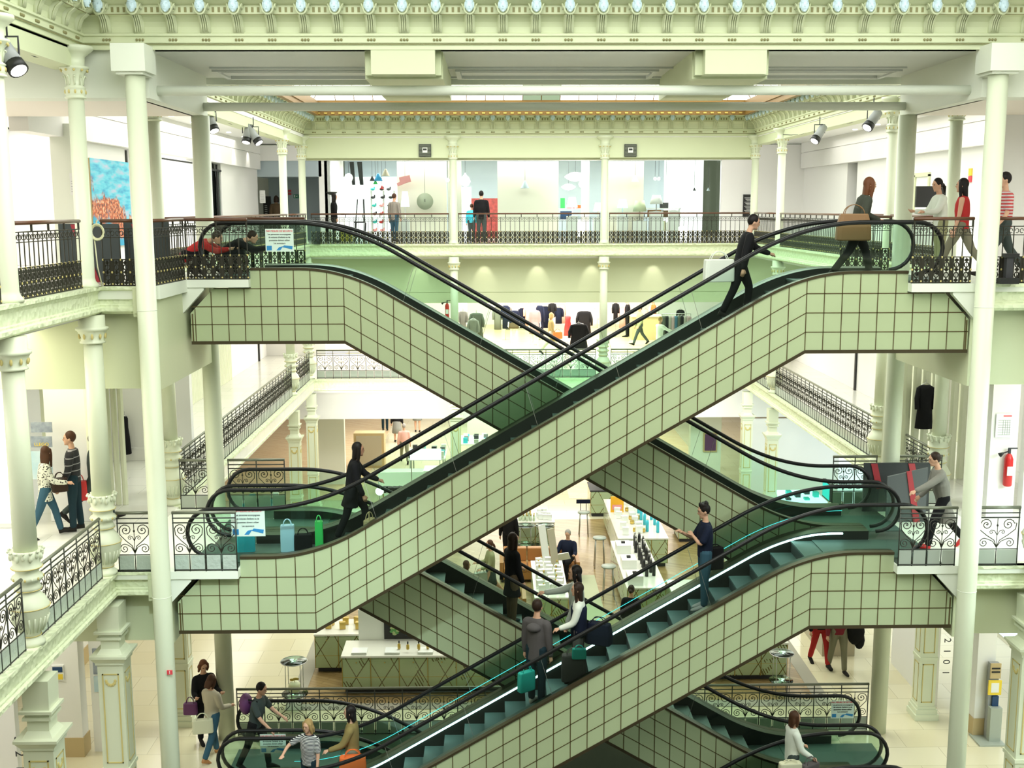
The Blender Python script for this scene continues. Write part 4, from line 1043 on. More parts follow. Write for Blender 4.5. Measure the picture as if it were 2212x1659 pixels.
def person(name, label, foot, face, H=1.72, skin='skin', hair='hair_dark', hairstyle='short', top='cblack', bottom='jeans', shoes='shoe',
           legs=((0, 0), (0, 0)), arms=((0, 10, 8), (0, 10, 8)), lean=0, head=(0, 0), sleeves='long', skirt=None, coat=0, sit=False, female=False, vox=.013, group=None, fat=1.12, cat='person', cut=None, lift=0, scarf=None, topskirt=None, spread=0):
    """foot = point under the pelvis on the floor; face = heading in degrees (0 = +x).
    legs: (thigh swing forward deg, knee bend deg) left, right; arms: (swing forward, outwards, elbow bend)"""
    s = H / 1.75
    foot = Vector(foot)
    t = thing(name, label, cat, foot, group)
    F = Matrix.Rotation(R(face), 3, 'Z')
    W = lambda p: foot + F @ (Vector(p) * s)
    # legs first: find pelvis height so that the lower foot touches
    th, sh = .44, .42
    def leg(sw, kn, sd, hz):
        hip = Vector((0, sd * .09, hz)); a = R(sw)
        knee = hip + Vector((math.sin(a) * th, sd * (.01 + spread), -math.cos(a) * th))
        b = a - R(kn); ank = knee + Vector((math.sin(b) * sh, sd * spread * .5, -math.cos(b) * sh))
        return hip, knee, ank, b
    low = min(leg(l[0], l[1], 1, 0)[2].z - max(0, -math.sin(leg(l[0], l[1], 1, 0)[3])) * .10 for l in legs)
    hz = (.085 - low) if not sit else .085 - min(leg(l[0], l[1], 1, 0)[2].z for l in legs)
    hz += lift
    B = MB(); T = MB(); Q = MB(); S = MB()
    # torso frame with forward lean
    la = R(lean)
    def TP(x, y, z):      # torso coordinates above the pelvis
        return Vector((x * math.cos(la) + z * math.sin(la), y, hz + z * math.cos(la) - x * math.sin(la)))
    def ring(z, rx, ry, off=0, n=16, fn=TP):
        return [W(fn(off + rx * math.cos(2 * PI * k / n), ry * math.sin(2 * PI * k / n), z)) for k in range(n)]
    sw_ = .185 if not female else .165
    hipw = .16 if not female else .168
    B.loft([ring(-.10, .07, .10), ring(-.04, .098, hipw * .92), ring(.04, .10, hipw * .95), ring(.14, .088, .125), ring(.26, .10, .14, .005), ring(.38, .105, .16, .005), ring(.46, .085, .165), ring(.50, .065, .12), ring(.535, .05, .06), ring(.62, .047, .05, .012)])
    ht, hn = head                      # turn, nod (degrees)
    HM = Matrix.Rotation(R(ht), 3, 'Z') @ Matrix.Rotation(R(hn + lean * .3), 3, 'Y')
    hc = TP(.03, 0, .70)
    HP = lambda p: W(hc + HM @ Vector(p))
    def hell(mb, c, rx, ry, rz, n=12, m=9): 
        mb.ell((0, 0, 0), rx, ry, rz, n, m)
        k = n * (m + 1)
        for i in range(len(mb.v) - k, len(mb.v)): mb.v[i] = tuple(HP(Vector(c) + Vector(mb.v[i])))
    hell(B, (0, 0, .015), .092, .075, .112, 16, 12); hell(B, (.035, 0, -.055), .055, .048, .06); hell(B, (.10, 0, -.01), .016, .012, .024, 8, 6); hell(B, (.07, 0, -.095), .022, .022, .018, 8, 6)
    hell(B, (.084, 0, -.048), .014, .022, .009, 8, 5); hell(B, (.082, 0, .045), .014, .045, .014, 8, 5)
    for sd in (-1, 1): hell(B, (-.005, sd * .078, -.005), .018, .010, .03, 8, 6)
    eyes_ = []
    for sd in (-1, 1):
        face_m = MB(); hell(face_m, (.088, sd * .03, .022), .008, .013, .006, 8, 5); eyes_.append(face_m)
    brow = MB()
    # arms
    hands = []
    for i, sd in enumerate((1, -1)):
        a = arms[i]; f, o, e = a[:3]; ro = a[3] if len(a) > 3 else 0
        sp = TP(0, sd * sw_, .445)
        du = Vector((math.sin(R(f)) * math.cos(R(o)), sd * math.sin(R(o)), -math.cos(R(f)) * math.cos(R(o))))
        el = sp + du * .285
        f2 = f + e
        df = Vector((math.sin(R(f2)), 0, -math.cos(R(f2))))
        df = (Matrix.Rotation(R(-sd * ro), 3, 'Z') @ df + Vector((0, sd * math.sin(R(o)) * .5, 0))).normalized()
        wr = el + df * .25
        hd = wr + df * .05
        limb(B, [W(TP(0, sd * sw_ * .75, .455)), W(sp), W(el), W(wr)], [.055 * s, .048 * s, .036 * s, .025 * s])
        # hand: palm, four unequal fingers, thumb
        side = Vector((-df.y, df.x, 0)); side = side.normalized() if side.length > .1 else Vector((1, 0, 0))
        if abs(df.z) > .75: side = Vector((1, 0, 0)) - df * df.x; side.normalize()
        nrm = df.cross(side).normalized()
        if nrm.dot(Vector((0, -sd, 0))) < 0: nrm = -nrm
        limb(B, [W(wr), W(wr + df * .075)], [.024 * s, .036 * s], 8)
        for k, ln in enumerate((.055, .066, .062, .048)):
            b0 = wr + df * .08 + side * (.03 - .02 * k)
            b1 = b0 + df * ln * .55 + nrm * .008; b2 = b1 + (df * .6 + nrm * .75).normalized() * ln * .5
            limb(B, [W(b0), W(b1), W(b2)], [.0095 * s, .009 * s, .0075 * s], 6)
        tb = wr + df * .025 + side * .03
        limb(B, [W(tb), W(tb + df * .03 + side * .022 + nrm * .01), W(tb + df * .058 + side * .024 + nrm * .02)], [.012 * s, .010 * s, .008 * s], 6)
        hands.append(W(wr + df * .09))
        lim = {'long': 1.0, 'mid': .45, 'short': None, 'none': -1}[sleeves]
        if lim != -1:
            r0, r1, r2 = .074, .062, .047
            if lim is None: limb(T, [W(TP(0, sd * sw_ * .7, .45)), W(sp), W(sp.lerp(el, .72))], [.07 * s, .064 * s, .062 * s])
            else: limb(T, [W(TP(0, sd * sw_ * .7, .45)), W(sp), W(el), W(el.lerp(wr, .93 * lim + .0))], [.07 * s, (r0 + .0) * s, r1 * s, r2 * s])
    # torso cloth
    hem = -.06 - coat
    rs_ = [ring(hem, .125 + coat * .12, hipw * 1.06 + coat * .10), ring(hem * .5, .125, hipw * 1.06)] if coat > .12 else [ring(-.06 - coat, .118, hipw * 1.05)]
    T.loft(rs_ + [ring(.02, .118, hipw * 1.06), ring(.14, .108 * fat, .145 * fat), ring(.26, .118 * fat, .158 * fat, .005), ring(.38, .124, .178, .006), ring(.455, .104, .182), ring(.505, .082, .13), ring(.53, .064, .075)])
    # legs and trousers / skirt
    for i, sd in enumerate((1, -1)):
        hip, knee, ank, b = leg(legs[i][0], legs[i][1], sd, hz)
        limb(B, [W(hip + Vector((0, 0, .02))), W(knee), W(knee.lerp(ank, .3)), W(ank)], [.082 * s, .056 * s, .055 * s, .036 * s])
        if skirt is None or bottom.startswith('jeans'):
            limb(Q, [W(hip + Vector((0, 0, .03))), W(hip.lerp(knee, .5)), W(knee), W(knee.lerp(ank, .35)), W(ank + (knee - ank) * .06)], [.102 * s, .092 * s, .070 * s, .066 * s, .060 * s])
        fd = Vector((math.cos(max(min(b, .7), -.9) * .9), 0, math.sin(max(min(b, .7), -.9) * .9)))
        if sit: fd = Vector((1, 0, 0))
        up = Vector((-fd.z, 0, fd.x))
        heel = ank - up * .055 - fd * .05
        A = [(.0, .028, .045), (.04, .036, .052), (.12, .040, .046), (.19, .044, .032), (.245, .036, .022), (.27, .018, .014)]
        rings = []
        for (u, w_, h_) in A:
            c = heel + fd * u + up * (h_ - .03)
            rings.append([W(c + Vector((0, math.cos(2 * PI * k / 10) * w_, 0)) + up * (math.sin(2 * PI * k / 10) * h_)) for k in range(10)])
        S.loft(rings)
    if skirt is None:
        Q.loft([ring(-.09, .09, .13), ring(-.04, .112, hipw * 1.0), ring(.06, .112, hipw * 1.0), ring(.11, .10, .14)])
    else:
        sk = MB(); r0 = [ring(.10, .10, .14)] 
        nf = 24
        def sring(z, rx, ry, fl):
            fx = math.sin(R((legs[0][0] + legs[1][0]) / 2)) * -z * .8
            return [W(Vector((fx + (rx + fl * math.cos(8 * 2 * PI * k / nf)) * math.cos(2 * PI * k / nf), (ry + fl * math.cos(8 * 2 * PI * k / nf)) * math.sin(2 * PI * k / nf), hz + z))) for k in range(nf)]
        sk.loft([sring(.10, .10, .14, 0), sring(-.02, .13, .175, 0), sring(-.02 - skirt * .5, .16, .195, .006), sring(-.02 - skirt, .19, .22, .014)])
        sk.build('skirt', M[bottom], t, True)
    # hair
    Hm = MB()
    hell(Hm, (-.018, 0, .035), .098, .086, .108, 14, 10)
    if hairstyle == 'messy':
        for k in range(16): 
            a = k * 2.4; hell(Hm, (-.02 + .055 * math.cos(a), .05 * math.sin(a), .11 + .02 * math.sin(k * 1.7)), .032, .028, .03, 6, 5)
    if hairstyle in ('bob', 'long', 'vlong'):
        dn = {'bob': .17, 'long': .36, 'vlong': .52}[hairstyle]
        rings = []
        for u in (0, .25, .5, .75, 1):
            z = .02 - dn * u; wd = .085 * (1 + .25 * math.sin(PI * min(u * 1.2, 1))) * (1 - .35 * u * (hairstyle != 'bob'))
            xo = -.045 - .03 * u
            rings.append([HP((xo + .055 * (1 - .3 * u) * math.cos(2 * PI * k / 12), wd * math.sin(2 * PI * k / 12), z)) for k in range(12)])
        Hm.loft(rings)
        for sd in (-1, 1): limb(Hm, [HP((.02, sd * .075, .06)), HP((.02, sd * .086, -.04)), HP((-.0, sd * .085, -.13 if hairstyle == 'bob' else -.26))], [.028 * s, .03 * s, .024 * s], 8)
    if hairstyle == 'pony':
        hell(Hm, (-.12, 0, -.01), .035, .035, .035, 8, 6); limb(Hm, [HP((-.12, 0, -.0)), HP((-.15, 0, -.08)), HP((-.13, 0, -.17))], [.03 * s, .035 * s, .014 * s], 8)
    if hairstyle == 'bun': hell(Hm, (-.125, 0, .0), .05, .045, .05, 10, 8)
    if hairstyle != 'bald':
        h = Hm.build('hair', M[hair], t, True)
        remesh(h, vox * .8)
        # keep the face clear
        h.location = Vector(h.location)
    for q_ in eyes_: q_.build('eye', M['cblack'], t, True)
    bo = B.build('body', M[skin], t, True); remesh(bo, vox * .82)
    to = T.build('top', M[top], t, True); remesh(to, vox)
    if Q.v: q = Q.build('trousers', M[bottom], t, True); remesh(q, vox)
    n = len(S.v) // 2; nf_ = len(S.f) // 2
    for k in (0, 1):
        m2 = MB(); m2.v = S.v[k * n:(k + 1) * n]; m2.f = [tuple(i - k * n for i in f) for f in S.f[k * nf_:(k + 1) * nf_]]; m2.m = [0] * len(m2.f)
        m2.build('shoe', M[shoes], t, True)
    t['hands'] = 0
    PEOPLE[name + label[:20]] = hands
    return t, hands, W, TP
PEOPLE = {}
def remesh(o, v):
    m = o.modifiers.new('remesh', 'REMESH'); m.mode = 'VOXEL'; m.voxel_size = v; m.use_smooth_shade = True
    m2 = o.modifiers.new('smooth', 'SMOOTH'); m2.iterations = 3; m2.factor = .5
# ---- bags
def bag(name, label, top, w, h, d, m, face=0, strap=.12, sm=None, group=None, soft=.0, cat='bag'):
    """hangs below the point top"""
    t = thing(name, label, cat, (top[0], top[1], top[2] - strap - h), group)
    F = Matrix.Rotation(R(face), 3, 'Z'); c = Vector(top)
    b = MB(); z0 = -strap - h; rings = []
    for u, k in ((0, .92), (.04, 1.0), (.5, 1 - soft * .2), (.96, .96 - soft), (1, .9 - soft)):
        z = z0 + h * u; n = 16; rg = []
        for i in range(n):
            a = 2 * PI * i / n; cx, sx = math.cos(a), math.sin(a)
            x = math.copysign(abs(cx) ** .35, cx) * w / 2 * k; y = math.copysign(abs(sx) ** .35, sx) * d / 2 * (k - soft * u * .8)
            rg.append(c + F @ Vector((x, y, z)))
        rings.append(rg)
    b.loft(rings); b.build('bag_body', M[m], t)
    for sd in (-1, 1):
        p = [c + F @ Vector((w * .28 * math.cos(a), sd * d * .25 * abs(math.cos(a)), -strap - .01 + (strap + .01) * math.sin(a))) for a in [PI * i / 12 for i in range(13)]]
        MB().tube(p, .007, 6).build('handle', M[sm or m], t, True)
    return t
# ================================================================ perfume hall
def counter_mat():
    m = mat('inlaid', (.46, .56, .34), .18, spec=.6); nt = m.node_tree; b = nt.nodes['Principled BSDF']; N = nt.nodes.new; Lk = nt.links.new
    tc = N('ShaderNodeTexCoord')
    def lines(rot, sc, th):
        mp = N('ShaderNodeMapping'); mp.inputs['Rotation'].default_value = rot; w = N('ShaderNodeTexWave'); w.inputs['Scale'].default_value = sc
        Lk(tc.outputs['Object'], mp.inputs['Vector']); Lk(mp.outputs[0], w.inputs['Vector'])
        mt = N('ShaderNodeMath'); mt.operation = 'GREATER_THAN'; mt.inputs[1].default_value = th; Lk(w.outputs['Fac'], mt.inputs[0]); return mt
    a = lines((0, R(28), R(5)), .75, .996); c = lines((0, R(-33), R(8)), .62, .996); d = lines((0, R(28), 0), 5.5, .7)
    nz = N('ShaderNodeTexNoise'); nz.inputs['Scale'].default_value = 2.2; Lk(tc.outputs['Object'], nz.inputs['Vector'])
    g = N('ShaderNodeMath'); g.operation = 'GREATER_THAN'; g.inputs[1].default_value = .60; Lk(nz.outputs['Fac'], g.inputs[0])
    mu = N('ShaderNodeMath'); mu.operation = 'MULTIPLY'; Lk(g.outputs[0], mu.inputs[0]); Lk(d.outputs[0], mu.inputs[1])
    m1 = N('ShaderNodeMath'); m1.operation = 'MAXIMUM'; Lk(a.outputs[0], m1.inputs[0]); Lk(c.outputs[0], m1.inputs[1])
    m2 = N('ShaderNodeMath'); m2.operation = 'MAXIMUM'; Lk(m1.outputs[0], m2.inputs[0]); Lk(mu.outputs[0], m2.inputs[1])
    mx = N('ShaderNodeMix'); mx.data_type = 'RGBA'; mx.inputs['A'].default_value = (.46, .56, .34, 1); mx.inputs['B'].default_value = (.14, .11, .04, 1)
    Lk(m2.outputs[0], mx.inputs['Factor']); Lk(mx.outputs['Result'], b.inputs['Base Color'])
counter_mat(); mat('cgrey0', (.2, .2, .2), .5)
def counter(label, x0, x1, y0, y1, h=.85, doors=2, toe=.12, top='lit_top', trays=0, side_doors=0):
    t = thing('display_counter', label, 'counter', ((x0 + x1) / 2, (y0 + y1) / 2, 0))
    MB().box(x0, x1, y0, y1, toe, h - .04).build('cabinet', M['inlaid'], t)
    MB().box(x0 + .05, x1 - .05, y0 + .06, y1 - .04, 0, toe).build('toe_kick', M['darkm'], t)
    MB().box(x0 - .02, x1 + .02, y0 - .02, y1 + .02, h - .04, h).build('worktop', M[top], t)
    w = (x1 - x0) / doors
    for i in range(doors):
        d = MB().box(x0 + w * i + .012, x0 + w * (i + 1) - .012, y0 - .018, y0, toe + .02, h - .07).build('door', M['inlaid'], t)
        MB().ell((x0 + w * i + w * .5, y0 - .03, h - .14), .014, .014, .014, 8, 5).build('knob', M['gold'], d, True)
    g = MB()
    for i in range(doors + 1): g.box(x0 + w * i - .006, x0 + w * i + .006, y0 - .021, y0 - .002, toe, h - .04)
    g.box(x0, x1, y0 - .021, y0 - .002, h * .45, h * .45 + .008).build('gilt_trim', M['gold'], t)
    if side_doors:
        for sx in (x0 - .012, x1):
            s = MB(); ww = (y1 - y0) / side_doors
            for i in range(side_doors): s.box(sx, sx + .012, y0 + ww * i + .01, y0 + ww * (i + 1) - .01, toe + .02, h - .07)
            s.build('side_panel', M['inlaid'], t)
    for k in range(trays):
        xx = x0 + (x1 - x0) * (k + .5) / trays
        s = MB().box(xx - .16, xx + .16, y0 + .04, y0 + .34, h, h + .05); s.build('tray', M['white_gloss'], t)
    return t
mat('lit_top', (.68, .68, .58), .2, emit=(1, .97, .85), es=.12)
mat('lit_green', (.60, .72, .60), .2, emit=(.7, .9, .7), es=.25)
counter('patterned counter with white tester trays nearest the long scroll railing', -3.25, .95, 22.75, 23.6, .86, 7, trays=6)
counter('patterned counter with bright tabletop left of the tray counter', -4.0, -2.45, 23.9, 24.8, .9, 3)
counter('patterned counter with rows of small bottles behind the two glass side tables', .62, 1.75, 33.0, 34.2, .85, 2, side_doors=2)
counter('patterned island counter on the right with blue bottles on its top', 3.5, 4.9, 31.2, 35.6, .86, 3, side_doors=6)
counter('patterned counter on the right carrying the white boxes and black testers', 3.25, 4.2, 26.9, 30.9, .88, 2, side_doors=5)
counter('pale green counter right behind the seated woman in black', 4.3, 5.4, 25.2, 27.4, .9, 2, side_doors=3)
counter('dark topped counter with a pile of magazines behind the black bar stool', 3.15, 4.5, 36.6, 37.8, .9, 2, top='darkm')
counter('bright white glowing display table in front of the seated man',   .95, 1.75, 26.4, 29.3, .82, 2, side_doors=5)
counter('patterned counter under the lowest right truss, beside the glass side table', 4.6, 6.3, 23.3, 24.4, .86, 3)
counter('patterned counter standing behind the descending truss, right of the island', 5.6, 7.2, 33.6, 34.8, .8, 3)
# back panel with dark screen
t = thing('video_panel', 'pale upright panel with a dark flower poster screen behind the tray counter', 'display panel', (-1.2, 23.65, 0))
MB().box(-3.0, .4, 23.63, 23.72, 0, 1.55).build('panel', M['white_gloss'], t)
mb = MB().box(-2.44, -1.70, 23.58, 23.63, .90, 1.42)
s = mb.build('screen', M['black'], t)
p = MB()
for k in range(16): 
    a = k * 2.4; r = .03 * math.sqrt(k); p.ell((-2.2 + r * math.cos(a) * .8, 23.575, 1.12 + r * math.sin(a) * .9), .05, .006, .03, 6, 4, k % 2)
p.box(-1.98, -1.74, 23.574, 23.58, .98, 1.2, 2); p.build('picture', [mat('leafy', (.12, .35, .10), .5), mat('leafy2', (.45, .55, .25), .5), mat('deepblue', (.01, .05, .14), .5)], s)
# tiered lit shelf by the first truss
for k, (z, y) in enumerate(((1.15, 24.3), (1.55, 24.9))):
    s = MB().box(-2.95, -2.1, y, y + .45, z, z + .03, 0).box(-2.95, -2.1, y - .01, y, z - .02, z + .04, 1).box(-2.97, -2.95, y, y + .45, z - .02, z + .08, 1).box(-2.1, -2.08, y, y + .45, z - .02, z + .08, 1).box(-2.9, -2.86, y + .4, y + .44, .86, z).box(-2.2, -2.16, y + .4, y + .44, .86, z)
    tag(centre(s.build('display_shelf', [M['lit_top'], M['gold']])), 'gilt edged glowing shelf of perfumes, ' + ('lower of the two by the dark screen' if k == 0 else 'upper of the two by the dark screen'), 'shelf')
# bottles, jars and boxes
def bottle_proto(name, kind, m1, m2, label, cat):
    t = thing(name, label, cat, (0, 0, -20))
    if kind == 'bottle':
        MB().lathe(0, 0, [(.03, -20), (.034, -19.99), (.034, -19.91), (.014, -19.89), (.012, -19.875)], 10).build('flask', M[m1], t, True)
        MB().cyl(0, 0, -19.875, -19.83, .016, n=10).build('cap', M[m2], t, True)
    elif kind == 'tube':
        MB().lathe(0, 0, [(.028, -20), (.028, -19.84), (.02, -19.80)], 10).build('flask', M[m1], t, True); MB().cyl(0, 0, -19.80, -19.76, .018, n=10).build('cap', M[m2], t, True)
    elif kind == 'box':
        MB().box(-.055, .055, -.04, .04, -20, -19.87).build('carton', M[m1], t); MB().box(-.057, .057, -.042, .042, -19.90, -19.868).build('lid', M[m2], t)
    else:
        MB().lathe(0, 0, [(.035, -20), (.04, -19.985), (.04, -19.955)], 10).build('jar', M[m1], t, True); MB().cyl(0, 0, -19.955, -19.93, .036, n=10).build('lid', M[m2], t)
    return t
USED = {}
def scatter(kind, m1, m2, n, x0, x1, y0, y1, z, label, group, cat, seed=1, sc=1.0):
    r = random.Random(seed); key = (kind, m1, m2)
    nm = {'bottle': 'perfume_bottle', 'tube': 'spray_bottle', 'box': 'small_box', 'jar': 'cream_jar'}[kind]
    nx = max(1, int(math.ceil(math.sqrt(n * max(x1 - x0, .05) / max(y1 - y0, .05))))); ny = int(math.ceil(n / nx)); k = 0
    proto = None
    for i in range(nx):
        for j in range(ny):
            if k >= n: break
            k += 1
            loc = (x0 + (x1 - x0) * (i + .5 + r.uniform(-.2, .2)) / nx, y0 + (y1 - y0) * (j + .5 + r.uniform(-.2, .2)) / ny, z)
            if key not in USED:
                USED[key] = bottle_proto(nm, kind, m1, m2, label, cat); p = USED[key]; p.location = loc; p['group'] = group
            else: p = copy_tree(USED[key], loc, r.uniform(-.4, .4), label, group)
            p.scale = (sc,) * 3
bpy.context.view_layer.update()
mat('glassy', (.55, .65, .45), .1, spec=.8); mat('amber', (.65, .45, .08), .1, spec=.8); mat('cyan_b', (.05, .55, .70), .3)
scatter('bottle', 'glassy', 'gold', 22, .68, 1.2, 33.05, 33.7, .86, 'small clear perfume bottle on the bottle counter behind the brown sofa', 'perfume bottles behind the sofa', 'bottle', 1, 1.2)
scatter('box', 'white_gloss', 'paper', 8, 1.25, 1.7, 33.1, 34.0, .86, 'small white carton on the bottle counter behind the brown sofa', 'white cartons behind the sofa', 'box', 2, 1.2)
scatter('tube', 'cyan_b', 'white_gloss', 9, 4.3, 4.8, 31.5, 35.0, .87, 'turquoise spray bottle on the right island counter', 'turquoise sprays on the island', 'bottle', 3, 1.7)
scatter('box', 'white_gloss', 'paper', 14, 3.6, 4.3, 31.4, 35.2, .87, 'white carton on the right island counter', 'white cartons on the island', 'box', 4, 1.6)
scatter('jar', 'amber', 'gold', 10, 3.9, 4.4, 31.4, 35.2, .87, 'little amber jar on the right island counter', 'amber jars on the island', 'jar', 5, 1.6)
scatter('bottle', 'amber', 'black', 12, -2.2, .6, 22.85, 23.05, .925, 'small amber tester bottle on the white trays', 'tester bottles on the trays', 'bottle', 6)
scatter('bottle', 'amber', 'black', 10, -2.9, -2.15, 24.35, 24.65, 1.185, 'small amber bottle on the lower gilt shelf', 'bottles on the lower gilt shelf', 'bottle', 7, 1.2)
scatter('box', 'greenm', 'gold', 4, -2.85, -2.2, 25.0, 25.25, 1.585, 'small green gift box on the upper gilt shelf', 'green boxes on the upper gilt shelf', 'box', 8, 1.3)
scatter('tube', 'black', 'steel', 18, 3.75, 4.1, 27.6, 30.6, .89, 'upright black tester on the right counter', 'black testers on the right counter', 'bottle', 9, 1.6)
scatter('box', 'white_gloss', 'paper', 22, 1.0, 1.7, 26.6, 29.1, .83, 'white carton on the glowing display table', 'white cartons on the glowing table', 'box', 10, 1.5)
scatter('bottle', 'glassy', 'gold', 14, 1.0, 1.7, 26.6, 29.1, .83, 'clear bottle on the glowing display table', 'clear bottles on the glowing table', 'bottle', 11, 1.3)
scatter('box', 'amber', 'gold', 6, -3.9, -2.6, 24.1, 24.6, .91, 'golden carton on the bright left counter', 'golden cartons on the left counter', 'box', 12, 1.2)
for k, (y, lb) in enumerate(((27.3, 'white cube box with a tiny black object on top, nearest on the right counter'), (28.6, 'white cube box behind the nearest one on the right counter'), (29.9, 'white cube box furthest back on the right counter'))):
    t = thing('display_cube', lb, 'display box', (3.5, y, .88)); MB().box(3.28, 3.66, y - .25, y + .25, .88, 1.12).build('cube', M['white_gloss'], t); MB().box(3.42, 3.52, y - .05, y + .05, 1.12, 1.17).build('figure', M['black'], t)
for k, (x, y, lb) in enumerate(((1.28, 29.2, 'tall white tilted advertising board beside the newspaper reader'), (1.5, 28.8, 'beige tilted advertising board in front of the newspaper reader'), (3.95, 36.0, 'white tilted sign board standing among the turquoise bottles'))):
    m_ = MB().obox((x, y, 1.35 if k < 2 else 1.2), .10 if k < 2 else .09, .02, .5 if k < 2 else .33, Matrix.Rotation(R(-8), 3, 'Y') @ Matrix.Rotation(R(25), 3, 'Z')); tag(centre(m_.build('sign_board', M['white_gloss'] if k != 1 else M['beige'])), lb, 'sign')
tag(centre(MB().box(3.55, 3.95, 34.0, 34.06, .86, 1.35).box(3.6, 3.9, 33.99, 34.0, .95, 1.1, 1).build('carrier_sign', [mat('amber_sign', (.9, .45, .02), .5), M['pink']])), 'bright orange yellow card sign on the right island counter', 'sign')
# round glass side tables
def side_table(x, y, label, h=.95, r=.2, col='steel'):
    t = thing('side_table', label, 'table', (x, y, 0))
    for z in (h, .3): MB().cyl(x, y, z, z + .012, r, n=24).build('glass_shelf', M['glass_table'], t, True)
    for k in range(4):
        a = PI / 4 + PI / 2 * k; MB().tube([(x + r * .8 * math.cos(a), y + r * .8 * math.sin(a), 0), (x + r * .8 * math.cos(a), y + r * .8 * math.sin(a), h)], .008, 6).build('leg', M[col], t, True)
    MB().tube([(x + r * math.cos(a), y + r * math.sin(a), h + .006) for a in [2 * PI * i / 24 for i in range(24)]], .008, 5, closed=True).build('rim', M[col], t, True)
    return t
side_table(.88, 32.6, 'tall round glass side table, left of the pair behind the sofa', .85, .28); side_table(1.45, 32.6, 'tall round glass side table, right of the pair behind the sofa', .85, .28)
side_table(-4.15, 22.15, 'round glass two tier table holding the pale apple ornament', 1.0, .27); side_table(6.0, 22.6, 'round glass table beside the lowest right truss', .9, .25)
t = thing('apple_ornament', 'big pale apple ornament with gilt leaves on the lower glass shelf', 'ornament', (-4.15, 22.15, .32))
MB().lathe(-4.15, 22.15, [(.03, .32), (.10, .35), (.135, .43), (.13, .50), (.08, .56), (.02, .55)], 16).build('fruit', M['cream_m'] if 'cream_m' in M else mat('cream_m', (.72, .70, .45), .4), t, True)
MB().ell((-4.12, 22.15, .62), .07, .015, .03, 8, 5).ell((-4.2, 22.15, .6), .05, .015, .03, 8, 5).box(-4.155, -4.145, 22.145, 22.155, .55, .63).build('leaf', M['gold'], t)
# bar stool and counter chairs
def stool(x, y, label, h=.78, col='navy', back=True):
    t = thing('bar_stool', label, 'stool', (x, y, 0))
    MB().cyl(x, y, h - .04, h, .19, n=20).build('seat', M['panel_grey'], t, True)
    for k in range(4):
        a = PI / 4 + PI / 2 * k; MB().tube([(x + .20 * math.cos(a), y + .20 * math.sin(a), 0), (x + .15 * math.cos(a), y + .15 * math.sin(a), h - .03)], .012, 6).build('leg', M['steel'], t, True)
    if back:
        MB().box(x - .22, x + .22, y + .16, y + .20, h + .22, h + .34).box(x - .1, x - .08, y + .15, y + .17, h, h + .25).box(x + .08, x + .1, y + .15, y + .17, h, h + .25).build('backrest', M['navy'], t)
stool(2.75, 34.4, 'bar stool with navy back standing alone on the parquet')
stool(2.95, 28.6, 'thin steel bar stool left of the white cube boxes', .9, back=False); stool(2.95, 31.2, 'thin steel bar stool at the corner of the island counter', .9, back=False)
# sofas
def sofa(x0, x1, y0, y1, label, cushions=2, seat=.42, back=.8, m='leather'):
    t = thing('sofa', label, 'sofa', ((x0 + x1) / 2, (y0 + y1) / 2, 0))
    MB().box(x0, x1, y0, y1, .1, seat - .12).build('base', M[m], t)
    w = (x1 - x0 - .2) / cushions
    for i in range(cushions):
        for nm, bb in (('seat_cushion', (x0 + .1 + w * i + .01, x0 + .1 + w * (i + 1) - .01, y0, y1 - .2, seat - .12, seat)), ('back_cushion', (x0 + .1 + w * i + .01, x0 + .1 + w * (i + 1) - .01, y1 - .25, y1 - .05, seat, back))):
            o = MB().box(*bb).build(nm, M[m], t); b_ = o.modifiers.new('bevel', 'BEVEL'); b_.width = .03; b_.segments = 3
    for xa in (x0, x1 - .1): MB().box(xa, xa + .1, y0, y1, .1, .58).build('armrest', M[m], t)
    for xa in (x0 + .05, x1 - .1):
        for ya in (y0 + .05, y1 - .1): MB().box(xa, xa + .05, ya, ya + .05, 0, .1).build('leg', M['darkm'], t)
sofa(.1, 2.3, 29.9, 30.8, 'tan leather sofa with the newspaper reader on its right seat', 3)
sofa(-.25, .75, 27.0, 27.9, 'low tan leather bench seat in front of the larger sofa', 1, .38, .5)
tag(centre(MB().ell((1.35, 30.2, .47), .22, .12, .07, 14, 8).build('handbag', M['cblack'], None, True)), 'black handbag lying on the tan sofa', 'bag')
t = thing('rush_armchair', 'tan armchair tucked behind the tray counter under the rear lower truss', 'chair', (1.6, 23.4, 0))
MB().box(1.3, 1.95, 23.1, 23.7, .38, .46).build('seat', M['cardboard'], t)
for k in range(7): a = PI * k / 6; MB().box(1.62 + .3 * math.cos(a) - .02, 1.62 + .3 * math.cos(a) + .02, 23.4 + .28 * math.sin(a) - .02, 23.4 + .28 * math.sin(a) + .02, .46, .82).build('back_slat', M['cardboard'], t)
MB().tube([(1.62 + .3 * math.cos(a), 23.4 + .28 * math.sin(a), .84) for a in [PI * i / 12 for i in range(13)]], .03, 8).build('armrest', M['cardboard'], t, True)
for x in (1.34, 1.9):
    for y in (23.14, 23.66): MB().box(x - .02, x + .02, y - .02, y + .02, 0, .38).build('leg', M['cardboard'], t)
struct('floor_rug', MB().box(2.05, 2.75, 25.6, 30.5, .009, .016), mat('rug_green', (.50, .52, .34), .9))
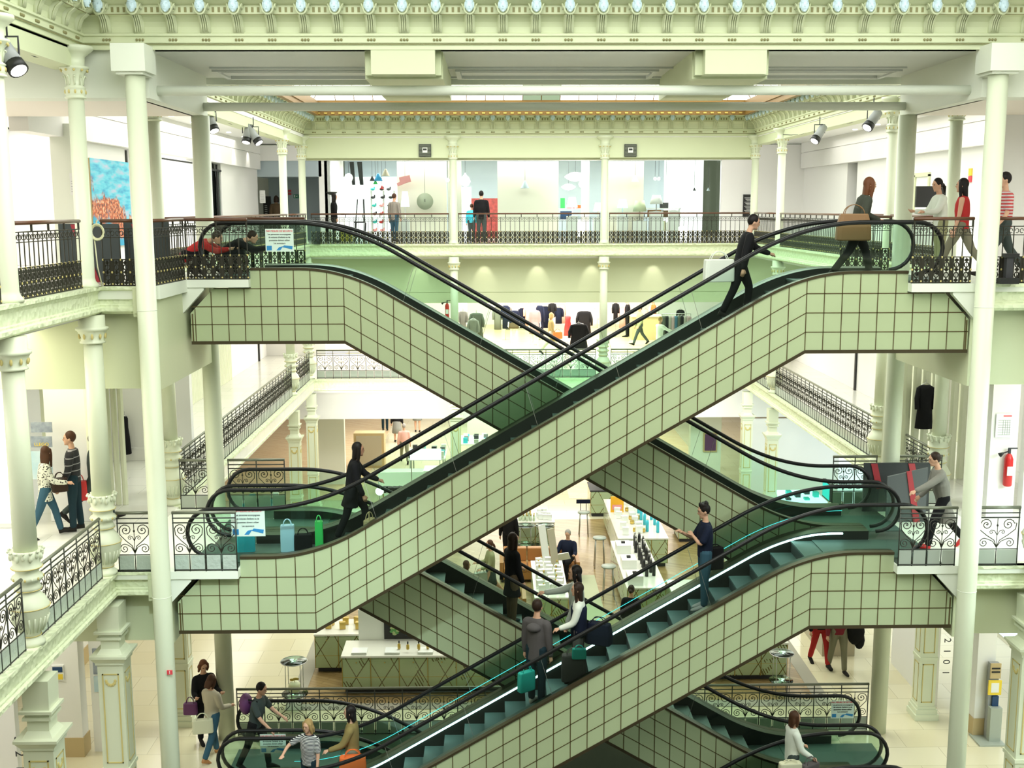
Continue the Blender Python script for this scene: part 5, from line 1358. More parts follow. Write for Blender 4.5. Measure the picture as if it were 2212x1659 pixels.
# --- far lowest level: consoles, tables
t = thing('console_sign', 'pale counter with a long blank white sign on posts, far lowest floor', 'counter', (-3.4, 39.7, 0))
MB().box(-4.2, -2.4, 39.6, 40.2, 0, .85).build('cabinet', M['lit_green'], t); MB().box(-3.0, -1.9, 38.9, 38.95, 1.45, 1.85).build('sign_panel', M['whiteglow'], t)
for x in (-2.95, -1.95): MB().box(x - .015, x + .015, 38.92, 38.95, 0, 1.5).build('post', M['steel'], t)
def tier_table(x, y, label, m='orange'):
    t = thing('tiered_stand', label, 'display stand', (x, y, 0))
    for k, z in enumerate((.45, .8, 1.1)): MB().box(x - .55, x + .55, y - .3 + .12 * k, y + .35, z, z + .03).build('shelf', M['lit_top'], t)
    for sx in (-.5, .5): MB().box(x + sx - .02, x + sx + .02, y + .28, y + .33, 0, 1.12).build('post', M['gold'], t)
    return t
tier_table(-3.15, 35.6, 'three tier glowing stand with the orange box, far lowest floor'); tier_table(-4.55, 33.3, 'three tier glowing stand with orange cartons just behind the walking woman')
for i, (x, y, z, lb) in enumerate(((-3.3, 35.5, .83, 'orange flat box on the middle tier under the long blank sign'), (-4.8, 33.2, .83, 'orange carton on the upper tier behind the walking woman'), (-4.4, 33.15, .48, 'orange carton on the lower tier behind the walking woman'))):
    tag(centre(MB().box(x - .22, x + .22, y - .12, y + .12, z, z + .13).build('carton', M['orangec'])), lb, 'box')
scatter('box', 'black', 'darkm', 8, -3.65, -2.7, 35.5, 35.8, 1.13, 'small dark box on the top tier of the stand under the long sign', 'dark boxes on the top tier', 'box', 21, 1.3)
t = thing('globe_lamp', 'white globe lamp on a thin stand, far lowest floor', 'lamp', (-3.62, 34.5, 0)); MB().ell((-3.62, 34.5, 1.45), .13, .13, .13, 16, 10).build('globe', M['lampglow'], t, True)
MB().cyl(-3.62, 34.5, .02, 1.33, .012, n=8).build('pole', M['steel'], t); MB().cyl(-3.62, 34.5, 0, .02, .14, n=20).build('base', M['steel'], t)
t = thing('counter', 'tall white counter beside the far middle pilaster, lowest floor', 'counter', (-2.0, 37.2, 0)); MB().box(-2.35, -1.65, 36.9, 37.6, 0, 1.5).build('cabinet', M['white_gloss'], t); MB().box(-2.4, -1.6, 36.85, 37.65, 1.5, 1.54).build('worktop', M['white_gloss'], t)
t = thing('cabinet', 'beige cabinet beside the far left white partition, lowest floor', 'cabinet', (-5.0, 44.0, 0)); MB().box(-5.6, -4.4, 44, 44.6, 0, 1.4).build('body', M['cardboard'], t); MB().box(-5.5, -4.5, 43.98, 44, .1, 1.3).build('door', M['beige'], t)
# right side cyan lit shop
for i, (x, y, lb) in enumerate(((9.6, 30.5, 'cyan lit display table nearest in the right hand shop'), (9.4, 33.5, 'cyan lit display table in the middle of the right hand shop'), (10.0, 36.2, 'cyan lit display table furthest back in the right hand shop'))):
    t = thing('lit_table', lb, 'table', (x, y, 0)); MB().box(x - .7, x + .7, y - .8, y + .8, .72, .78).build('tabletop', M['cyanglow'], t); MB().box(x - .6, x + .6, y - .7, y + .7, 0, .72).build('cabinet', M['white_gloss'], t)
    for q in range(6): 
        xx, yy = x - .5 + .2 * q, y - .5 + .37 * ((q * 2) % 3)
        tag(centre(MB().box(xx - .08, xx + .08, yy - .1, yy + .1, .78, .85 + .05 * (q % 3)).build('boxed_product', M['teal' if q % 2 else 'darkm'])), 'small boxed product on the cyan lit display table in the right shop', 'box', 'products on the cyan tables')
t = thing('framed_picture', 'small framed purple picture on the pale wall of the right hand shop', 'picture', (8.1, 39.5, 1.9)); MB().box(7.45, 7.95, 39.74, 39.79, 1.5, 2.2).build('frame', M['cardboard'], t); MB().box(7.5, 7.9, 39.73, 39.74, 1.55, 2.15).build('canvas', M['purple'], t)
t = thing('wall_screen', 'small cyan screen hanging under the right middle gallery', 'screen', (9.0, 30, 2.6)); MB().box(9.0, 9.08, 29.6, 30.3, 2.3, 2.8).build('housing', M['darkm'], t); MB().box(8.99, 9.0, 29.64, 30.26, 2.34, 2.76).build('display', M['tealglow'], t)
# fire extinguishers
def extinguisher(x, y, z, label, s=1.0):
    t = thing('fire_extinguisher', label, 'extinguisher', (x, y, z))
    MB().lathe(x, y, [(.06 * s, z), (.075 * s, z + .02 * s), (.075 * s, z + .48 * s), (.05 * s, z + .55 * s), (.025 * s, z + .58 * s)], 16).build('cylinder', M['red'], t, True)
    MB().box(x - .02 * s, x + .02 * s, y - .02 * s, y + .02 * s, z + .58 * s, z + .66 * s).box(x - .02 * s, x + .14 * s, y - .01, y + .01, z + .66 * s, z + .68 * s).build('valve', M['darkm'], t)
    MB().tube([(x - .02, y - .02, z + .62 * s), (x - .12 * s, y - .05, z + .60 * s), (x - .19 * s, y - .05, z + .56 * s)], [.012, .016, .045 * s], 8).build('horn', M['black'], t, True)
    MB().box(x - .05 * s, x + .05 * s, y - .079 * s, y - .07 * s, z + .2 * s, z + .36 * s).build('label_plate', M['paper'], t)
p = atY(2176, 1050, 20.1); extinguisher(p.x, 20.11, p.z, 'red fire extinguisher with black horn on the white pillar right of the tall column', 1.05)
p = atY(966, 690, 38.55); extinguisher(p.x, 38.6, p.z, 'small red fire extinguisher left of the pale vase column, middle floor', .95)
p = atZ(1543, 1010, 0); extinguisher(p.x, p.y, 0, 'red fire extinguisher standing by the pale partition, far right of the lowest floor', 1.1)
tag(centre(MB().box(9.22, 9.42, 20.18, 20.2, L1 + 1.72, L1 + 1.84).build('extinguisher_sign', M['redsign'])), 'small red sign plate above the fire extinguisher', 'sign')
# evacuation plan
p = atY(2170, 920, 20.15); t = thing('evacuation_plan', 'white evacuation plan sheet with red heading on the pillar above the extinguisher', 'notice', p); MB().box(p.x - .15, p.x + .15, 20.17, 20.19, p.z - .22, p.z + .22).build('sheet', M['paper'], t)
l = MB()
for k in range(7): l.box(p.x - .11, p.x + .12, 20.166, 20.17, p.z - .17 + .045 * k, p.z - .165 + .045 * k)
for k in range(4): l.box(p.x - .02 + .04 * k, p.x - .015 + .04 * k, 20.166, 20.17, p.z - .17, p.z + .10)
l.build('plan_drawing', M['greym'], t); MB().box(p.x - .02, p.x + .13, 20.165, 20.17, p.z + .17, p.z + .19).build('heading', M['redsign'], t)
# number sign on the left column
p = atY(367, 1452, 17.03); t = thing('number_sign', 'small red sign with a white number 1 on the tall left column', 'sign', p); MB().box(p.x - .042, p.x + .042, 17.015, 17.03, p.z - .035, p.z + .035).build('plate', M['redsign'], t); text(t, '1', (p.x, 17.013, p.z), .075, M['paper'])
# vertical numbers on the lower walls
def vtext(body, px, py, Y, size, label):
    p = atY(px, py, Y); t = thing('wall_lettering', label, 'lettering', p)
    for i, ch in enumerate(body): text(t, ch, (p.x, Y, p.z - size * 1.15 * i), size, M['darkm'], rot=(PI / 2, PI / 2, 0), name='character')
struct('wall_number_left', MB().box(-9.7, -7.9, 17.65, 17.8, 0, 4.1), M['wall_in'])
vtext('321', 40, 1597, 17.62, .22, 'black upright characters on the white wall at the bottom left edge')
vtext('32101', 2048, 1360, 21.85, .2, 'column of black upright characters on the pale wall right of the tall right column')
# sanitiser / catalogue stand
p = atZ(2138, 1600, 0); x, y = p.x, p.y; t = thing('information_stand', 'grey stand with yellow and brown boards beside the right pilaster', 'stand', (x, y, 0))
MB().box(x - .3, x + .2, y - .25, y + .25, 0, .03).build('foot_plate', M['panel_grey'], t); MB().box(x - .06, x + .12, y + .05, y + .15, .03, 1.55).build('upright', M['greym'], t); MB().box(x - .06, x + .16, y - .1, y + .04, .03, .7).build('bin', M['panel_grey'], t)
MB().box(x - .06, x + .14, y + .02, y + .05, 1.25, 1.55).build('board', M['cardboard'], t); MB().box(x - .09, x + .16, y - .0, y + .03, .93, 1.22).build('frame', M['yellow'], t); MB().box(x - .04, x + .11, y - .004, y, .98, 1.17).build('notice', M['paper'], t); MB().box(x - .0, x + .12, y - .0, y + .04, .70, .90).build('leaflet', M['deepblue'], t)
MB().box(x - .04, x + .12, y + .012, y + .02, 1.44, 1.47).build('text_line', M['black'], t); MB().box(x - .04, x + .12, y + .012, y + .02, 1.37, 1.40).build('text_line', M['black'], t)
# white plinth near walking couple
t = thing('plinth_desk', 'pale desk block behind the round column, right side of the lowest floor', 'desk', (7.9, 25, 0)); MB().box(7.45, 8.2, 24.6, 26.4, 0, 1.05).build('cabinet', M['beige'], t); MB().box(7.4, 8.25, 24.55, 26.45, 1.05, 1.1).build('worktop', M['white_gloss'], t)
# grey red partition behind the right middle landing
t = thing('folding_partition', 'dark grey folding partition with slanting red stripes behind the right middle landing', 'partition', (7.2, 20.2, L1))
mat('part_grey', (.10, .11, .11), .6); mat('part_dark', (.035, .04, .04), .6); mat('part_red', (.42, .04, .05), .5)
a = atY(1868, 1001, 20.6); b_ = atY(2010, 1012, 20.3)
MB().box(a.x, a.x + 1.25, 20.62, 20.66, L1, a.z).build('panel', M['part_dark'], t)
for k in (0.12, .82): MB().prism_xz([(a.x + k, a.z - .01), (a.x + k + .12, a.z - .01), (a.x + k + .24, L1 + .45), (a.x + k + .12, L1 + .45)], 20.60, 20.62).build('stripe', M['part_red'], t)
c = atY(1918, 1030, 19.9); d_ = atY(2005, 1010, 19.9)
MB().prism_xz([(c.x, L1), (d_.x, L1), (d_.x, d_.z), (c.x, c.z)], 19.9, 19.94).build('panel', M['part_grey'], t)
MB().prism_xz([(c.x + .33, c.z + .1), (c.x + .42, c.z + .11), (c.x + .62, L1), (c.x + .5, L1)], 19.88, 19.9).build('stripe', M['part_red'], t)
# posters, plan on the left middle level
p0 = atY(64, 905, 19.88); p1 = atY(116, 1000, 19.88)
t = thing('poster_column', 'bright board with two dark landscape posters with yellow letters, left middle floor', 'poster', ((p0.x + p1.x) / 2, 19.88, L1))
MB().box(-9.35, -8.62, 19.84, 19.88, L1 + .1, 8.3).build('board', mat('poster_white', (.9, .92, .92), .5, emit=(1, 1, 1), es=.8), t)
m = mat('poster_print', (.05, .08, .14), .5, noise=(.5, .55, .6), nscale=9)
for pya, pyb, nm in ((912, 934, 'u'), (943, 966, 'm')):
    a = atY(66, pya, 19.83); b_ = atY(113, pyb, 19.83); o = MB().box(a.x, b_.x, 19.825, 19.84, b_.z, a.z).build('print', m, t)
    if nm == 'm': text(o, 'LLEGO', ((a.x + b_.x) / 2, 19.822, b_.z + .05), .085, M['yellow'])
a = atY(66, 975, 19.83); b_ = atY(115, 1035, 19.83); MB().box(a.x, b_.x, 19.825, 19.84, b_.z, a.z).build('print', mat('sea_print', (.25, .5, .6), .5, noise=(.8, .85, .85), nscale=3), t)
p = atY(200, 1440, 20.05)
t = thing('poster_stand', 'tall white poster board with a dark picture beside the left pilaster, lowest floor', 'poster', (p.x, 20.3, 0)); MB().box(-7.62, -7.25, 20.3, 20.34, 0, 2.9).build('board', M['paper'], t); MB().box(-7.55, -7.32, 20.28, 20.3, 1.55, 2.05).build('print', M['poster_print'], t); MB().box(-7.55, -7.32, 20.28, 20.3, 1.2, 1.5).build('print', M['sea_print'], t)
p = atY(125, 1455, 20.05); t = thing('wall_poster', 'small yellow and blue poster on the white wall, bottom left', 'poster', p); MB().box(p.x - .12, p.x + .1, 20.07, 20.1, p.z - .15, p.z + .15).build('sheet', M['paper'], t); MB().box(p.x - .1, p.x + .08, 20.06, 20.07, p.z - .12, p.z - .02).build('print', M['yellow'], t); MB().box(p.x - .1, p.x + .08, 20.06, 20.07, p.z + .02, p.z + .12).build('print', M['deepblue'], t)

for i, (x, y, lb) in enumerate(((-7.7, 35.3, 'white display table with dark and turquoise goods, left of the far pale partition'), (-7.9, 31.6, 'white display table with dark and turquoise goods, seen above the left handrail loops'), (-1.0, 45.5, 'white display table far back left of the middle pilaster'), (-2.6, 42.8, 'white display table behind the long blank sign'))):
    t = thing('display_table', lb, 'table', (x, y, 0)); MB().box(x - .7, x + .7, y - .9, y + .9, .76, .82).build('tabletop', M['white_gloss'], t)
    for sx in (-.62, .62):
        for sy in (-.82, .82): MB().box(x + sx - .03, x + sx + .03, y + sy - .03, y + sy + .03, 0, .76).build('leg', M['steel'], t)
    r = random.Random(40 + i)
    for q in range(16):
        xx, yy = x - .55 + .37 * (q % 4) + r.uniform(-.05, .05), y - .7 + .45 * (q // 4) + r.uniform(-.05, .05); h = r.uniform(.08, .28)
        tag(centre(MB().box(xx - .09, xx + .09, yy - .07, yy + .07, .82, .82 + h).build('boxed_product', M[('darkm', 'cyan_b', 'panel_grey', 'white_gloss', 'black', 'cgrey0')[q % 6]])), 'small boxed product on the ' + lb.split(' with')[0].split(' far')[0].split(' behind')[0] + (' left of the pale partition', ' above the handrail loops', ' far back', ' behind the blank sign')[i], 'box', 'goods on display table ' + ('by the partition', 'above the loops', 'far back', 'behind the sign')[i])
# ================================================================ upper level shop and fittings
def painting_mat():
    m = mat('painting', (.2, .5, .65), .5); nt = m.node_tree; b = nt.nodes['Principled BSDF']; N = nt.nodes.new; Lk = nt.links.new
    tc = N('ShaderNodeTexCoord'); sx = N('ShaderNodeSeparateXYZ'); Lk(tc.outputs['Object'], sx.inputs[0])
    nz = N('ShaderNodeTexNoise'); nz.inputs['Scale'].default_value = 3.2; nz.inputs['Detail'].default_value = 6; Lk(tc.outputs['Object'], nz.inputs['Vector'])
    nf = N('ShaderNodeTexNoise'); nf.inputs['Scale'].default_value = 14; nf.inputs['Detail'].default_value = 5; Lk(tc.outputs['Object'], nf.inputs['Vector'])
    sky = N('ShaderNodeValToRGB'); e = sky.color_ramp.elements; e[0].color = (.02, .25, .50, 1); e[0].position = .3; e[1].color = (.62, .45, .60, 1); e[1].position = .75; k = e.new(.5); k.color = (.12, .55, .68, 1)
    land = N('ShaderNodeValToRGB'); e = land.color_ramp.elements; e[0].color = (.04, .04, .06, 1); e[0].position = .35; e[1].color = (.75, .55, .35, 1); e[1].position = .68; k = e.new(.52); k.color = (.60, .13, .04, 1)
    mp = N('ShaderNodeMapping'); mp.inputs['Scale'].default_value = (1, .5, 2.2); Lk(tc.outputs['Object'], mp.inputs[0]); Lk(mp.outputs[0], nz.inputs['Vector'])
    Lk(nz.outputs['Fac'], sky.inputs[0]); Lk(nf.outputs['Fac'], land.inputs[0])
    ad = N('ShaderNodeMath'); ad.operation = 'MULTIPLY_ADD'; Lk(nf.outputs['Fac'], ad.inputs[0]); ad.inputs[1].default_value = .16
    n3 = N('ShaderNodeTexNoise'); n3.inputs['Scale'].default_value = 1.6; n3.inputs['Detail'].default_value = 3; Lk(tc.outputs['Object'], n3.inputs['Vector'])
    a3 = N('ShaderNodeMath'); a3.operation = 'MULTIPLY_ADD'; a3.inputs[1].default_value = 1.3; Lk(n3.outputs['Fac'], a3.inputs[0]); Lk(sx.outputs['Z'], a3.inputs[2])
    a4 = N('ShaderNodeMath'); a4.operation = 'MULTIPLY_ADD'; a4.inputs[1].default_value = .22; Lk(sx.outputs['Y'], a4.inputs[0]); Lk(a3.outputs[0], a4.inputs[2])
    Lk(a4.outputs[0], ad.inputs[2])
    mr = N('ShaderNodeMapRange'); mr.inputs['From Min'].default_value = 1.62; mr.inputs['From Max'].default_value = 1.72; Lk(ad.outputs[0], mr.inputs['Value'])
    mx = N('ShaderNodeMix'); mx.data_type = 'RGBA'; Lk(mr.outputs[0], mx.inputs['Factor']); Lk(land.outputs[0], mx.inputs['A']); Lk(sky.outputs[0], mx.inputs['B'])
    lo = N('ShaderNodeMapRange'); lo.inputs['From Min'].default_value = 1.05; lo.inputs['From Max'].default_value = 1.2; Lk(ad.outputs[0], lo.inputs['Value'])
    mx2 = N('ShaderNodeMix'); mx2.data_type = 'RGBA'; Lk(lo.outputs[0], mx2.inputs['Factor']); mx2.inputs['A'].default_value = (.04, .35, .55, 1); Lk(mx.outputs['Result'], mx2.inputs['B'])
    Lk(mx2.outputs['Result'], b.inputs['Base Color'])
painting_mat()
a = atX(196, 338, WLX + .1); b_ = atX(279, 345, WLX + .1)
t = thing('painting', 'large abstract canvas of blue sky over orange shapes on the left upper wall', 'painting', (WLX + .08, (a.y + b_.y) / 2, 9.3))
MB().box(WLX + .01, WLX + .07, a.y, b_.y, 9.35, 11.22).build('stretcher', M['cardboard'], t)
cv = centre(MB().box(WLX + .07, WLX + .08, a.y, b_.y, 9.35, 11.22).build('canvas', M['painting'], None)); cv.parent = t; cv.matrix_parent_inverse = world_of(t).inverted()
# theatre spotlights on cables
def spotlight(px, py, Y, aim, label, s=1.0):
    c = atY(px, py, Y); t = thing('spotlight', label, 'spotlight', c)
    d = Vector(aim).normalized()
    MB().tube([c - d * .2 * s, c - d * .19 * s, c + d * .12 * s], [.06 * s, .085 * s, .095 * s], 16).build('housing', M['greym'], t, True)
    MB().tube([c + d * .12 * s, c + d * .22 * s], [.10 * s, .105 * s], 16).build('hood', M['black'], t, True)
    MB().tube([c + d * .20 * s, c + d * .224 * s], .085 * s, 16).build('lens', M['lampglow'], t, True)
    MB().tube([c + Vector((-.11 * s, 0, 0)), c + Vector((-.11 * s, 0, .18 * s)), c + Vector((.11 * s, 0, .18 * s)), c + Vector((.11 * s, 0, 0))], .012 * s, 5).build('yoke', M['darkm'], t)
    MB().tube([c + Vector((0, 0, .18 * s)), (c.x, c.y, 12.45)], .012, 6).build('hanger', M['darkm'], t)
spotlight(18, 118, 14.6, (.55, -.3, -.75), 'big black spotlight hanging at the upper left edge beside the slim column', 1.2)
spotlight(455, 262, 26, (.35, -.3, -.8), 'spotlight half hidden by the round column, left gallery ceiling', 1.15)
spotlight(535, 288, 29.5, (-.1, -.3, -.8), 'spotlight of the pair over the left gallery, left one', 1.15)
spotlight(548, 292, 29.5, (.5, -.2, -.7), 'spotlight of the pair over the left gallery, right one', 1.15)
spotlight(1770, 288, 29.5, (-.5, -.3, -.7), 'grey spotlight over the right gallery, the smaller further one', 1.2)
spotlight(1886, 258, 24.5, (-.5, -.3, -.6), 'grey spotlight over the right gallery, the bigger nearer one', 1.15)
for (x0, y0, x1, y1, lb) in ((-6.2, 10.5, -6.2, 17.0, 'thin dark cable slung along the left cornice near the camera'), (-6.5, 22, -6.3, 34.5, 'thin dark cable slung along the left far cornice'), (8.8, 22, 8.6, 34.5, 'thin dark cable slung along the right far cornice')):
    pts = [(x0 + (x1 - x0) * i / 12, y0 + (y1 - y0) * i / 12, 12.32 - .12 * math.sin(PI * (i % 4) / 4)) for i in range(13)]
    tag(MB().tube(pts, .010, 5).build('cable', M['darkm']), lb, 'cable')
# coiled white cable on the railing
c = atY(212, 497, 17.3)
t = thing('coiled_cable', 'coil of white cable hanging on the railing beside the corner column', 'cable', c)
pts = []
for i in range(60): a = 2 * PI * i / 15; pts.append((c.x + (.085 + .006 * (i // 15)) * math.cos(a), 17.26 - .004 * (i // 15), c.z - .03 + (.10 + .007 * (i // 15)) * math.sin(a)))
MB().tube(pts, .011, 6).build('coil', M['cream_m'], t, True)
MB().tube([(c.x - .02, 17.28, 9.98), (c.x + .01, 17.25, c.z + .15), (c.x - .02, 17.25, c.z + .06)], .010, 6).tube([(c.x - .05, 17.26, c.z - .12), (c.x - .03, 17.27, 9.3), (c.x + .02, 17.28, 9.01)], .010, 6).build('tail', M['cream_m'], t, True)
# loudspeakers set in the far beam
for px, lb in ((918, 'square grey louvred loudspeaker on the far beam, left of the first slim column'), (1362, 'square grey louvred loudspeaker on the far beam, right of the second slim column')):
    c = atY(px, 325, YF - .02); t = thing('loudspeaker', lb, 'loudspeaker', c)
    MB().box(c.x - .2, c.x + .2, YF - .04, YF + .02, c.z - .2, c.z + .2).build('cabinet', M['iron_dk'], t)
    l = MB()
    for k in range(8): l.box(c.x - .18, c.x + .18, YF - .055, YF - .04, c.z - .17 + .044 * k, c.z - .15 + .044 * k)
    l.build('louvres', M['iron_grey'], t); MB().box(c.x - .08, c.x + .08, YF - .07, YF - .05, c.z - .07, c.z + .09).build('centre_plate', M['paper'], t); MB().box(c.x - .06, c.x + .06, YF - .075, YF - .07, c.z + .0, c.z + .06).build('slot', M['black'], t)
# heads modelled over the slab edges
# ---- pendant and table lamps
def pendant(px, py, Y, kind, r, m, label, ceil=11.86, group=None):
    c = atY(px, py, Y); t = thing('pendant_lamp', label, 'lamp', c, group)
    if kind == 'cone': prof = [(r, c.z - r * .8), (r * .98, c.z - r * .75), (r * .25, c.z + r * .8), (.02, c.z + r * .9)]
    elif kind == 'lens': prof = [(.02, c.z - r * .42), (r * .5, c.z - r * .34), (r * .9, c.z - r * .1), (r, c.z), (r * .85, c.z + r * .14), (r * .45, c.z + r * .36), (.03, c.z + r * .44)]
    elif kind == 'drop': prof = [(.03, c.z - r), (r * .7, c.z - r * .75), (r, c.z - r * .1), (r * .75, c.z + r * .6), (r * .2, c.z + r * 1.2), (.02, c.z + r * 1.5)]
    else: prof = [(.02, c.z - r), (r * .7, c.z - r * .7), (r, c.z), (r * .7, c.z + r * .7), (.02, c.z + r)]
    MB().lathe(c.x, c.y, prof, 20).build('lamp_shade', M[m], t, True)
    MB().cyl(c.x, c.y, prof[-1][1], ceil, .006, n=6).build('cord', M['darkm'], t)
    return t
mat('lampblue', (.01, .28, .55), .4)
YL = 41.85
for px, py, k, r, m, lb in ((817, 383, 'cone', .16, 'lampblue', 'blue cone pendant lamp in the left shop bay'), (811, 394, 'cone', .09, 'greenm', 'small green cone pendant lamp beside the blue one'),
                            (804, 386, 'cone', .10, 'black', 'black cone pendant lamp left of the blue one'), (825, 405, 'cone', .07, 'red', 'small red cone pendant lamp below the blue one'), (833, 373, 'cone', .15, 'beige', 'beige cone pendant lamp right of the blue one'),
                            (753, 384, 'ball', .16, 'lampglow', 'round white pendant lamp beside the black trousers display'), (1005, 391, 'drop', .19, 'lampglow', 'white teardrop pendant lamp right of the first slim column'),
                            (1243, 382, 'lens', .40, 'lampglow', 'large white lens shaped pendant lamp'), (1228, 404, 'lens', .27, 'lampglow', 'smaller white lens shaped pendant lamp just below the large one'),
                            (1258, 398, 'ball', .14, 'lampglow', 'white ball pendant lamp at the right of the lens lamps'), (1415, 386, 'ball', .06, 'lampglow', 'tiny bulb pendant, leftmost over the bookshelf bay'), (1423, 386, 'ball', .06, 'lampglow', 'tiny bulb pendant, second over the bookshelf bay'), (1439, 386, 'ball', .06, 'lampglow', 'tiny bulb pendant, rightmost over the bookshelf bay'),
                            (1134, 399, 'cone', .16, 'wall_blue', 'slate blue shade on a thin jointed arm before the pale panels'), (967, 389, 'ball', .07, 'lampglow', 'tiny ball lamp in the pale panel bay left of the slim column'), (1372, 386, 'cone', .13, 'warmglow', 'glowing pale yellow shade in the pale panel bay'),
                            (1500, 409, 'cone', .06, 'darkm', 'tiny heart shaped dark pendant, left one before the bright wall'), (1530, 409, 'cone', .06, 'wall_blue', 'tiny heart shaped pendant, right one before the bright wall')):
    pendant(px, py, YL + (.9 if px in (1228, 1258) else 0), k, r, m, lb)
def table_lamp(px, py, Y, r, h, m, label, zf=L2):
    c = atY(px, py, Y); t = thing('table_lamp', label, 'lamp', (c.x, c.y, c.z - h * 1.2))
    MB().lathe(c.x, c.y, [(r, c.z - h / 2), (r * .62, c.z + h / 2)], 20).build('lamp_shade', M[m], t, True)
    MB().lathe(c.x, c.y, [(r * .5, c.z - h * 1.35), (r * .5, c.z - h * 1.32), (.015, c.z - h * 1.28), (.015, c.z - h / 2)], 12).build('stand', M['steel'], t, True)
    q = c.z - h * 1.35
    s = thing('lamp_plinth', 'plain plinth under the ' + label, 'plinth', (c.x, c.y, zf)); MB().box(c.x - r, c.x + r, c.y - .15, c.y + .15, zf, q).build('plinth', M['wall_in'], s)
table_lamp(1236, 437, YL, .20, .37, 'lampglow', 'white lampshade on the shelf bay left of the second slim column')
table_lamp(1418, 431, YL, .24, .32, 'wall_in', 'pale grey lampshade before the bookshelf')
table_lamp(1455, 438, YL, .17, .2, 'lampglow', 'white lampshade at the edge of the bookshelf, upper')
table_lamp(1382, 445, YL, .26, .4, 'paint', 'large translucent lampshade before the pale panel')
table_lamp(1345, 440, YL, .2, .3, 'cyanglow', 'bluish lampshade in the pale panel bay')
table_lamp(1292, 447, YL, .18, .3, 'warmglow', 'warm lampshade beside the second slim column')
table_lamp(875, 430, YL, .16, .55, 'whiteglow', 'tall narrow glowing lamp in the pale panel bay, left')
t = thing('egg_lamp', 'glowing white egg shaped lamp on the floor behind the railing', 'lamp', (3.0, 41.9, 9)); c = atY(1248, 484, 41.9)
MB().ell((c.x, 41.95, 9.42), .24, .24, .33, 18, 12).build('lamp_shade', M['lampglow'], t, True); MB().cyl(c.x, 41.95, 9, 9.12, .12, n=16).build('base', M['steel'], t)
t = thing('globe_floor_lamp', 'round glowing floor lamp at the right end of the bookshelf', 'lamp', (6.8, 41.9, 9)); c = atY(1473, 490, 41.9); MB().ell((c.x, 41.9, 9.25), .25, .25, .25, 18, 12).build('lamp_shade', M['lampglow'], t, True); MB().cyl(c.x, 41.9, 9, 9.04, .1, n=16).build('base', M['steel'], t)
# wall clock disc
c = atY(918, 435, YL - .1); t = thing('hanging_disc', 'large round pale disc hanging before the beige panels', 'ornament', c)
MB().tube([(c.x, YL - .12, c.z), (c.x, YL - .08, c.z)], .30, 28).build('disc', mat('disc_m', (.42, .45, .33), .6, noise=(.55, .56, .42), nscale=8), t, True); MB().cyl(c.x, YL - .1, c.z + .3, 11.86, .006, n=6).build('cord', M['darkm'], t); MB().box(c.x - .01, c.x + .01, YL - .14, YL - .12, c.z - .02, c.z + .08).build('pointer', M['black'], t)
# red sculpture
c = atY(875, 388, YL - .1); t = thing('paper_lamp', 'coral red folded paper lamp before the beige panels', 'lamp', c); MB().obox(c, .2, .06, .12, Matrix.Rotation(R(-12), 3, 'Y')).build('fold', M['pink'], t); MB().obox(c + Vector((-.12, 0, -.12)), .18, .05, .06, Matrix.Rotation(R(-22), 3, 'Y')).build('fold', M['pink'], t); MB().cyl(c.x, c.y, c.z, 11.86, .005, n=6).build('cord', M['darkm'], t)
# left shop bay shelving with small coloured objects
t = thing('display_rack', 'tall white rack of small dark objects in the left shop bay', 'rack', (-4.2, 42.6, L2))
for x in (-4.55, -4.1, -3.7): MB().box(x - .03, x + .03, 42.6, 42.66, L2, 11.0).build('upright', M['white_gloss'], t)
for k in range(6): MB().box(-4.6, -3.65, 42.5, 42.7, L2 + .3 + .3 * k, L2 + .32 + .3 * k).build('shelf', M['white_gloss'], t)
r = random.Random(5); cols = ['black', 'black', 'darkm', 'red', 'teal', 'pink', 'darkm']
for k in range(6):
    for q in range(3):
        x = -4.45 + .3 * q + r.uniform(-.05, .05); z = L2 + .32 + .3 * k; mm = cols[r.randrange(7)]
        tag(centre(MB().ell((x, 42.55, z + .05), .09, .06, .05, 8, 5).ell((x + .06, 42.55, z + .10), .03, .03, .05, 6, 4).build('toy_figure', M[mm], None, True)), 'small dark or coloured figure on the tall white rack', 'ornament', 'figures on the white rack')
for px, w, lb in ((760, .16, 'black trousers display, left leg-like panel hanging in the shop window'), (777, .18, 'black trousers display, right leg-like panel hanging in the shop window')):
    c = atY(px, 375, YL); tag(centre(MB().prism_xz([(c.x - w / 2, c.z + .42), (c.x + w / 2, c.z + .42), (c.x + w * .7, c.z - .4), (c.x, c.z - .4)], YL, YL + .05).build('trouser_display', M['black'])), lb, 'hanging')
t = thing('chair', 'tall dark wire chair standing in the left shop bay', 'chair', (-4.9, 41.9, L2))
for x in (-5.1, -4.75):
    for y in (41.75, 42.05): MB().tube([(x, y, L2), (x + .04, y, L2 + .65)], .018, 6).build('leg', M['black'], t)
MB().box(-5.1, -4.72, 41.72, 42.08, L2 + .65, L2 + .69).build('seat', M['darkm'], t); MB().tube([(-4.76, 42.05, L2 + .69), (-4.78, 42.1, L2 + 1.5)], .03, 8).tube([(-5.08, 42.05, L2 + .69), (-5.0, 42.1, L2 + 1.5)], .02, 6).build('backrest', M['darkm'], t)
t = thing('box', 'yellow box behind the far railing in the left shop bay', 'box', (-5.4, 41.9, L2)); MB().box(-5.6, -5.2, 41.7, 42.1, L2, L2 + .32).build('carton', M['yellow'], t)
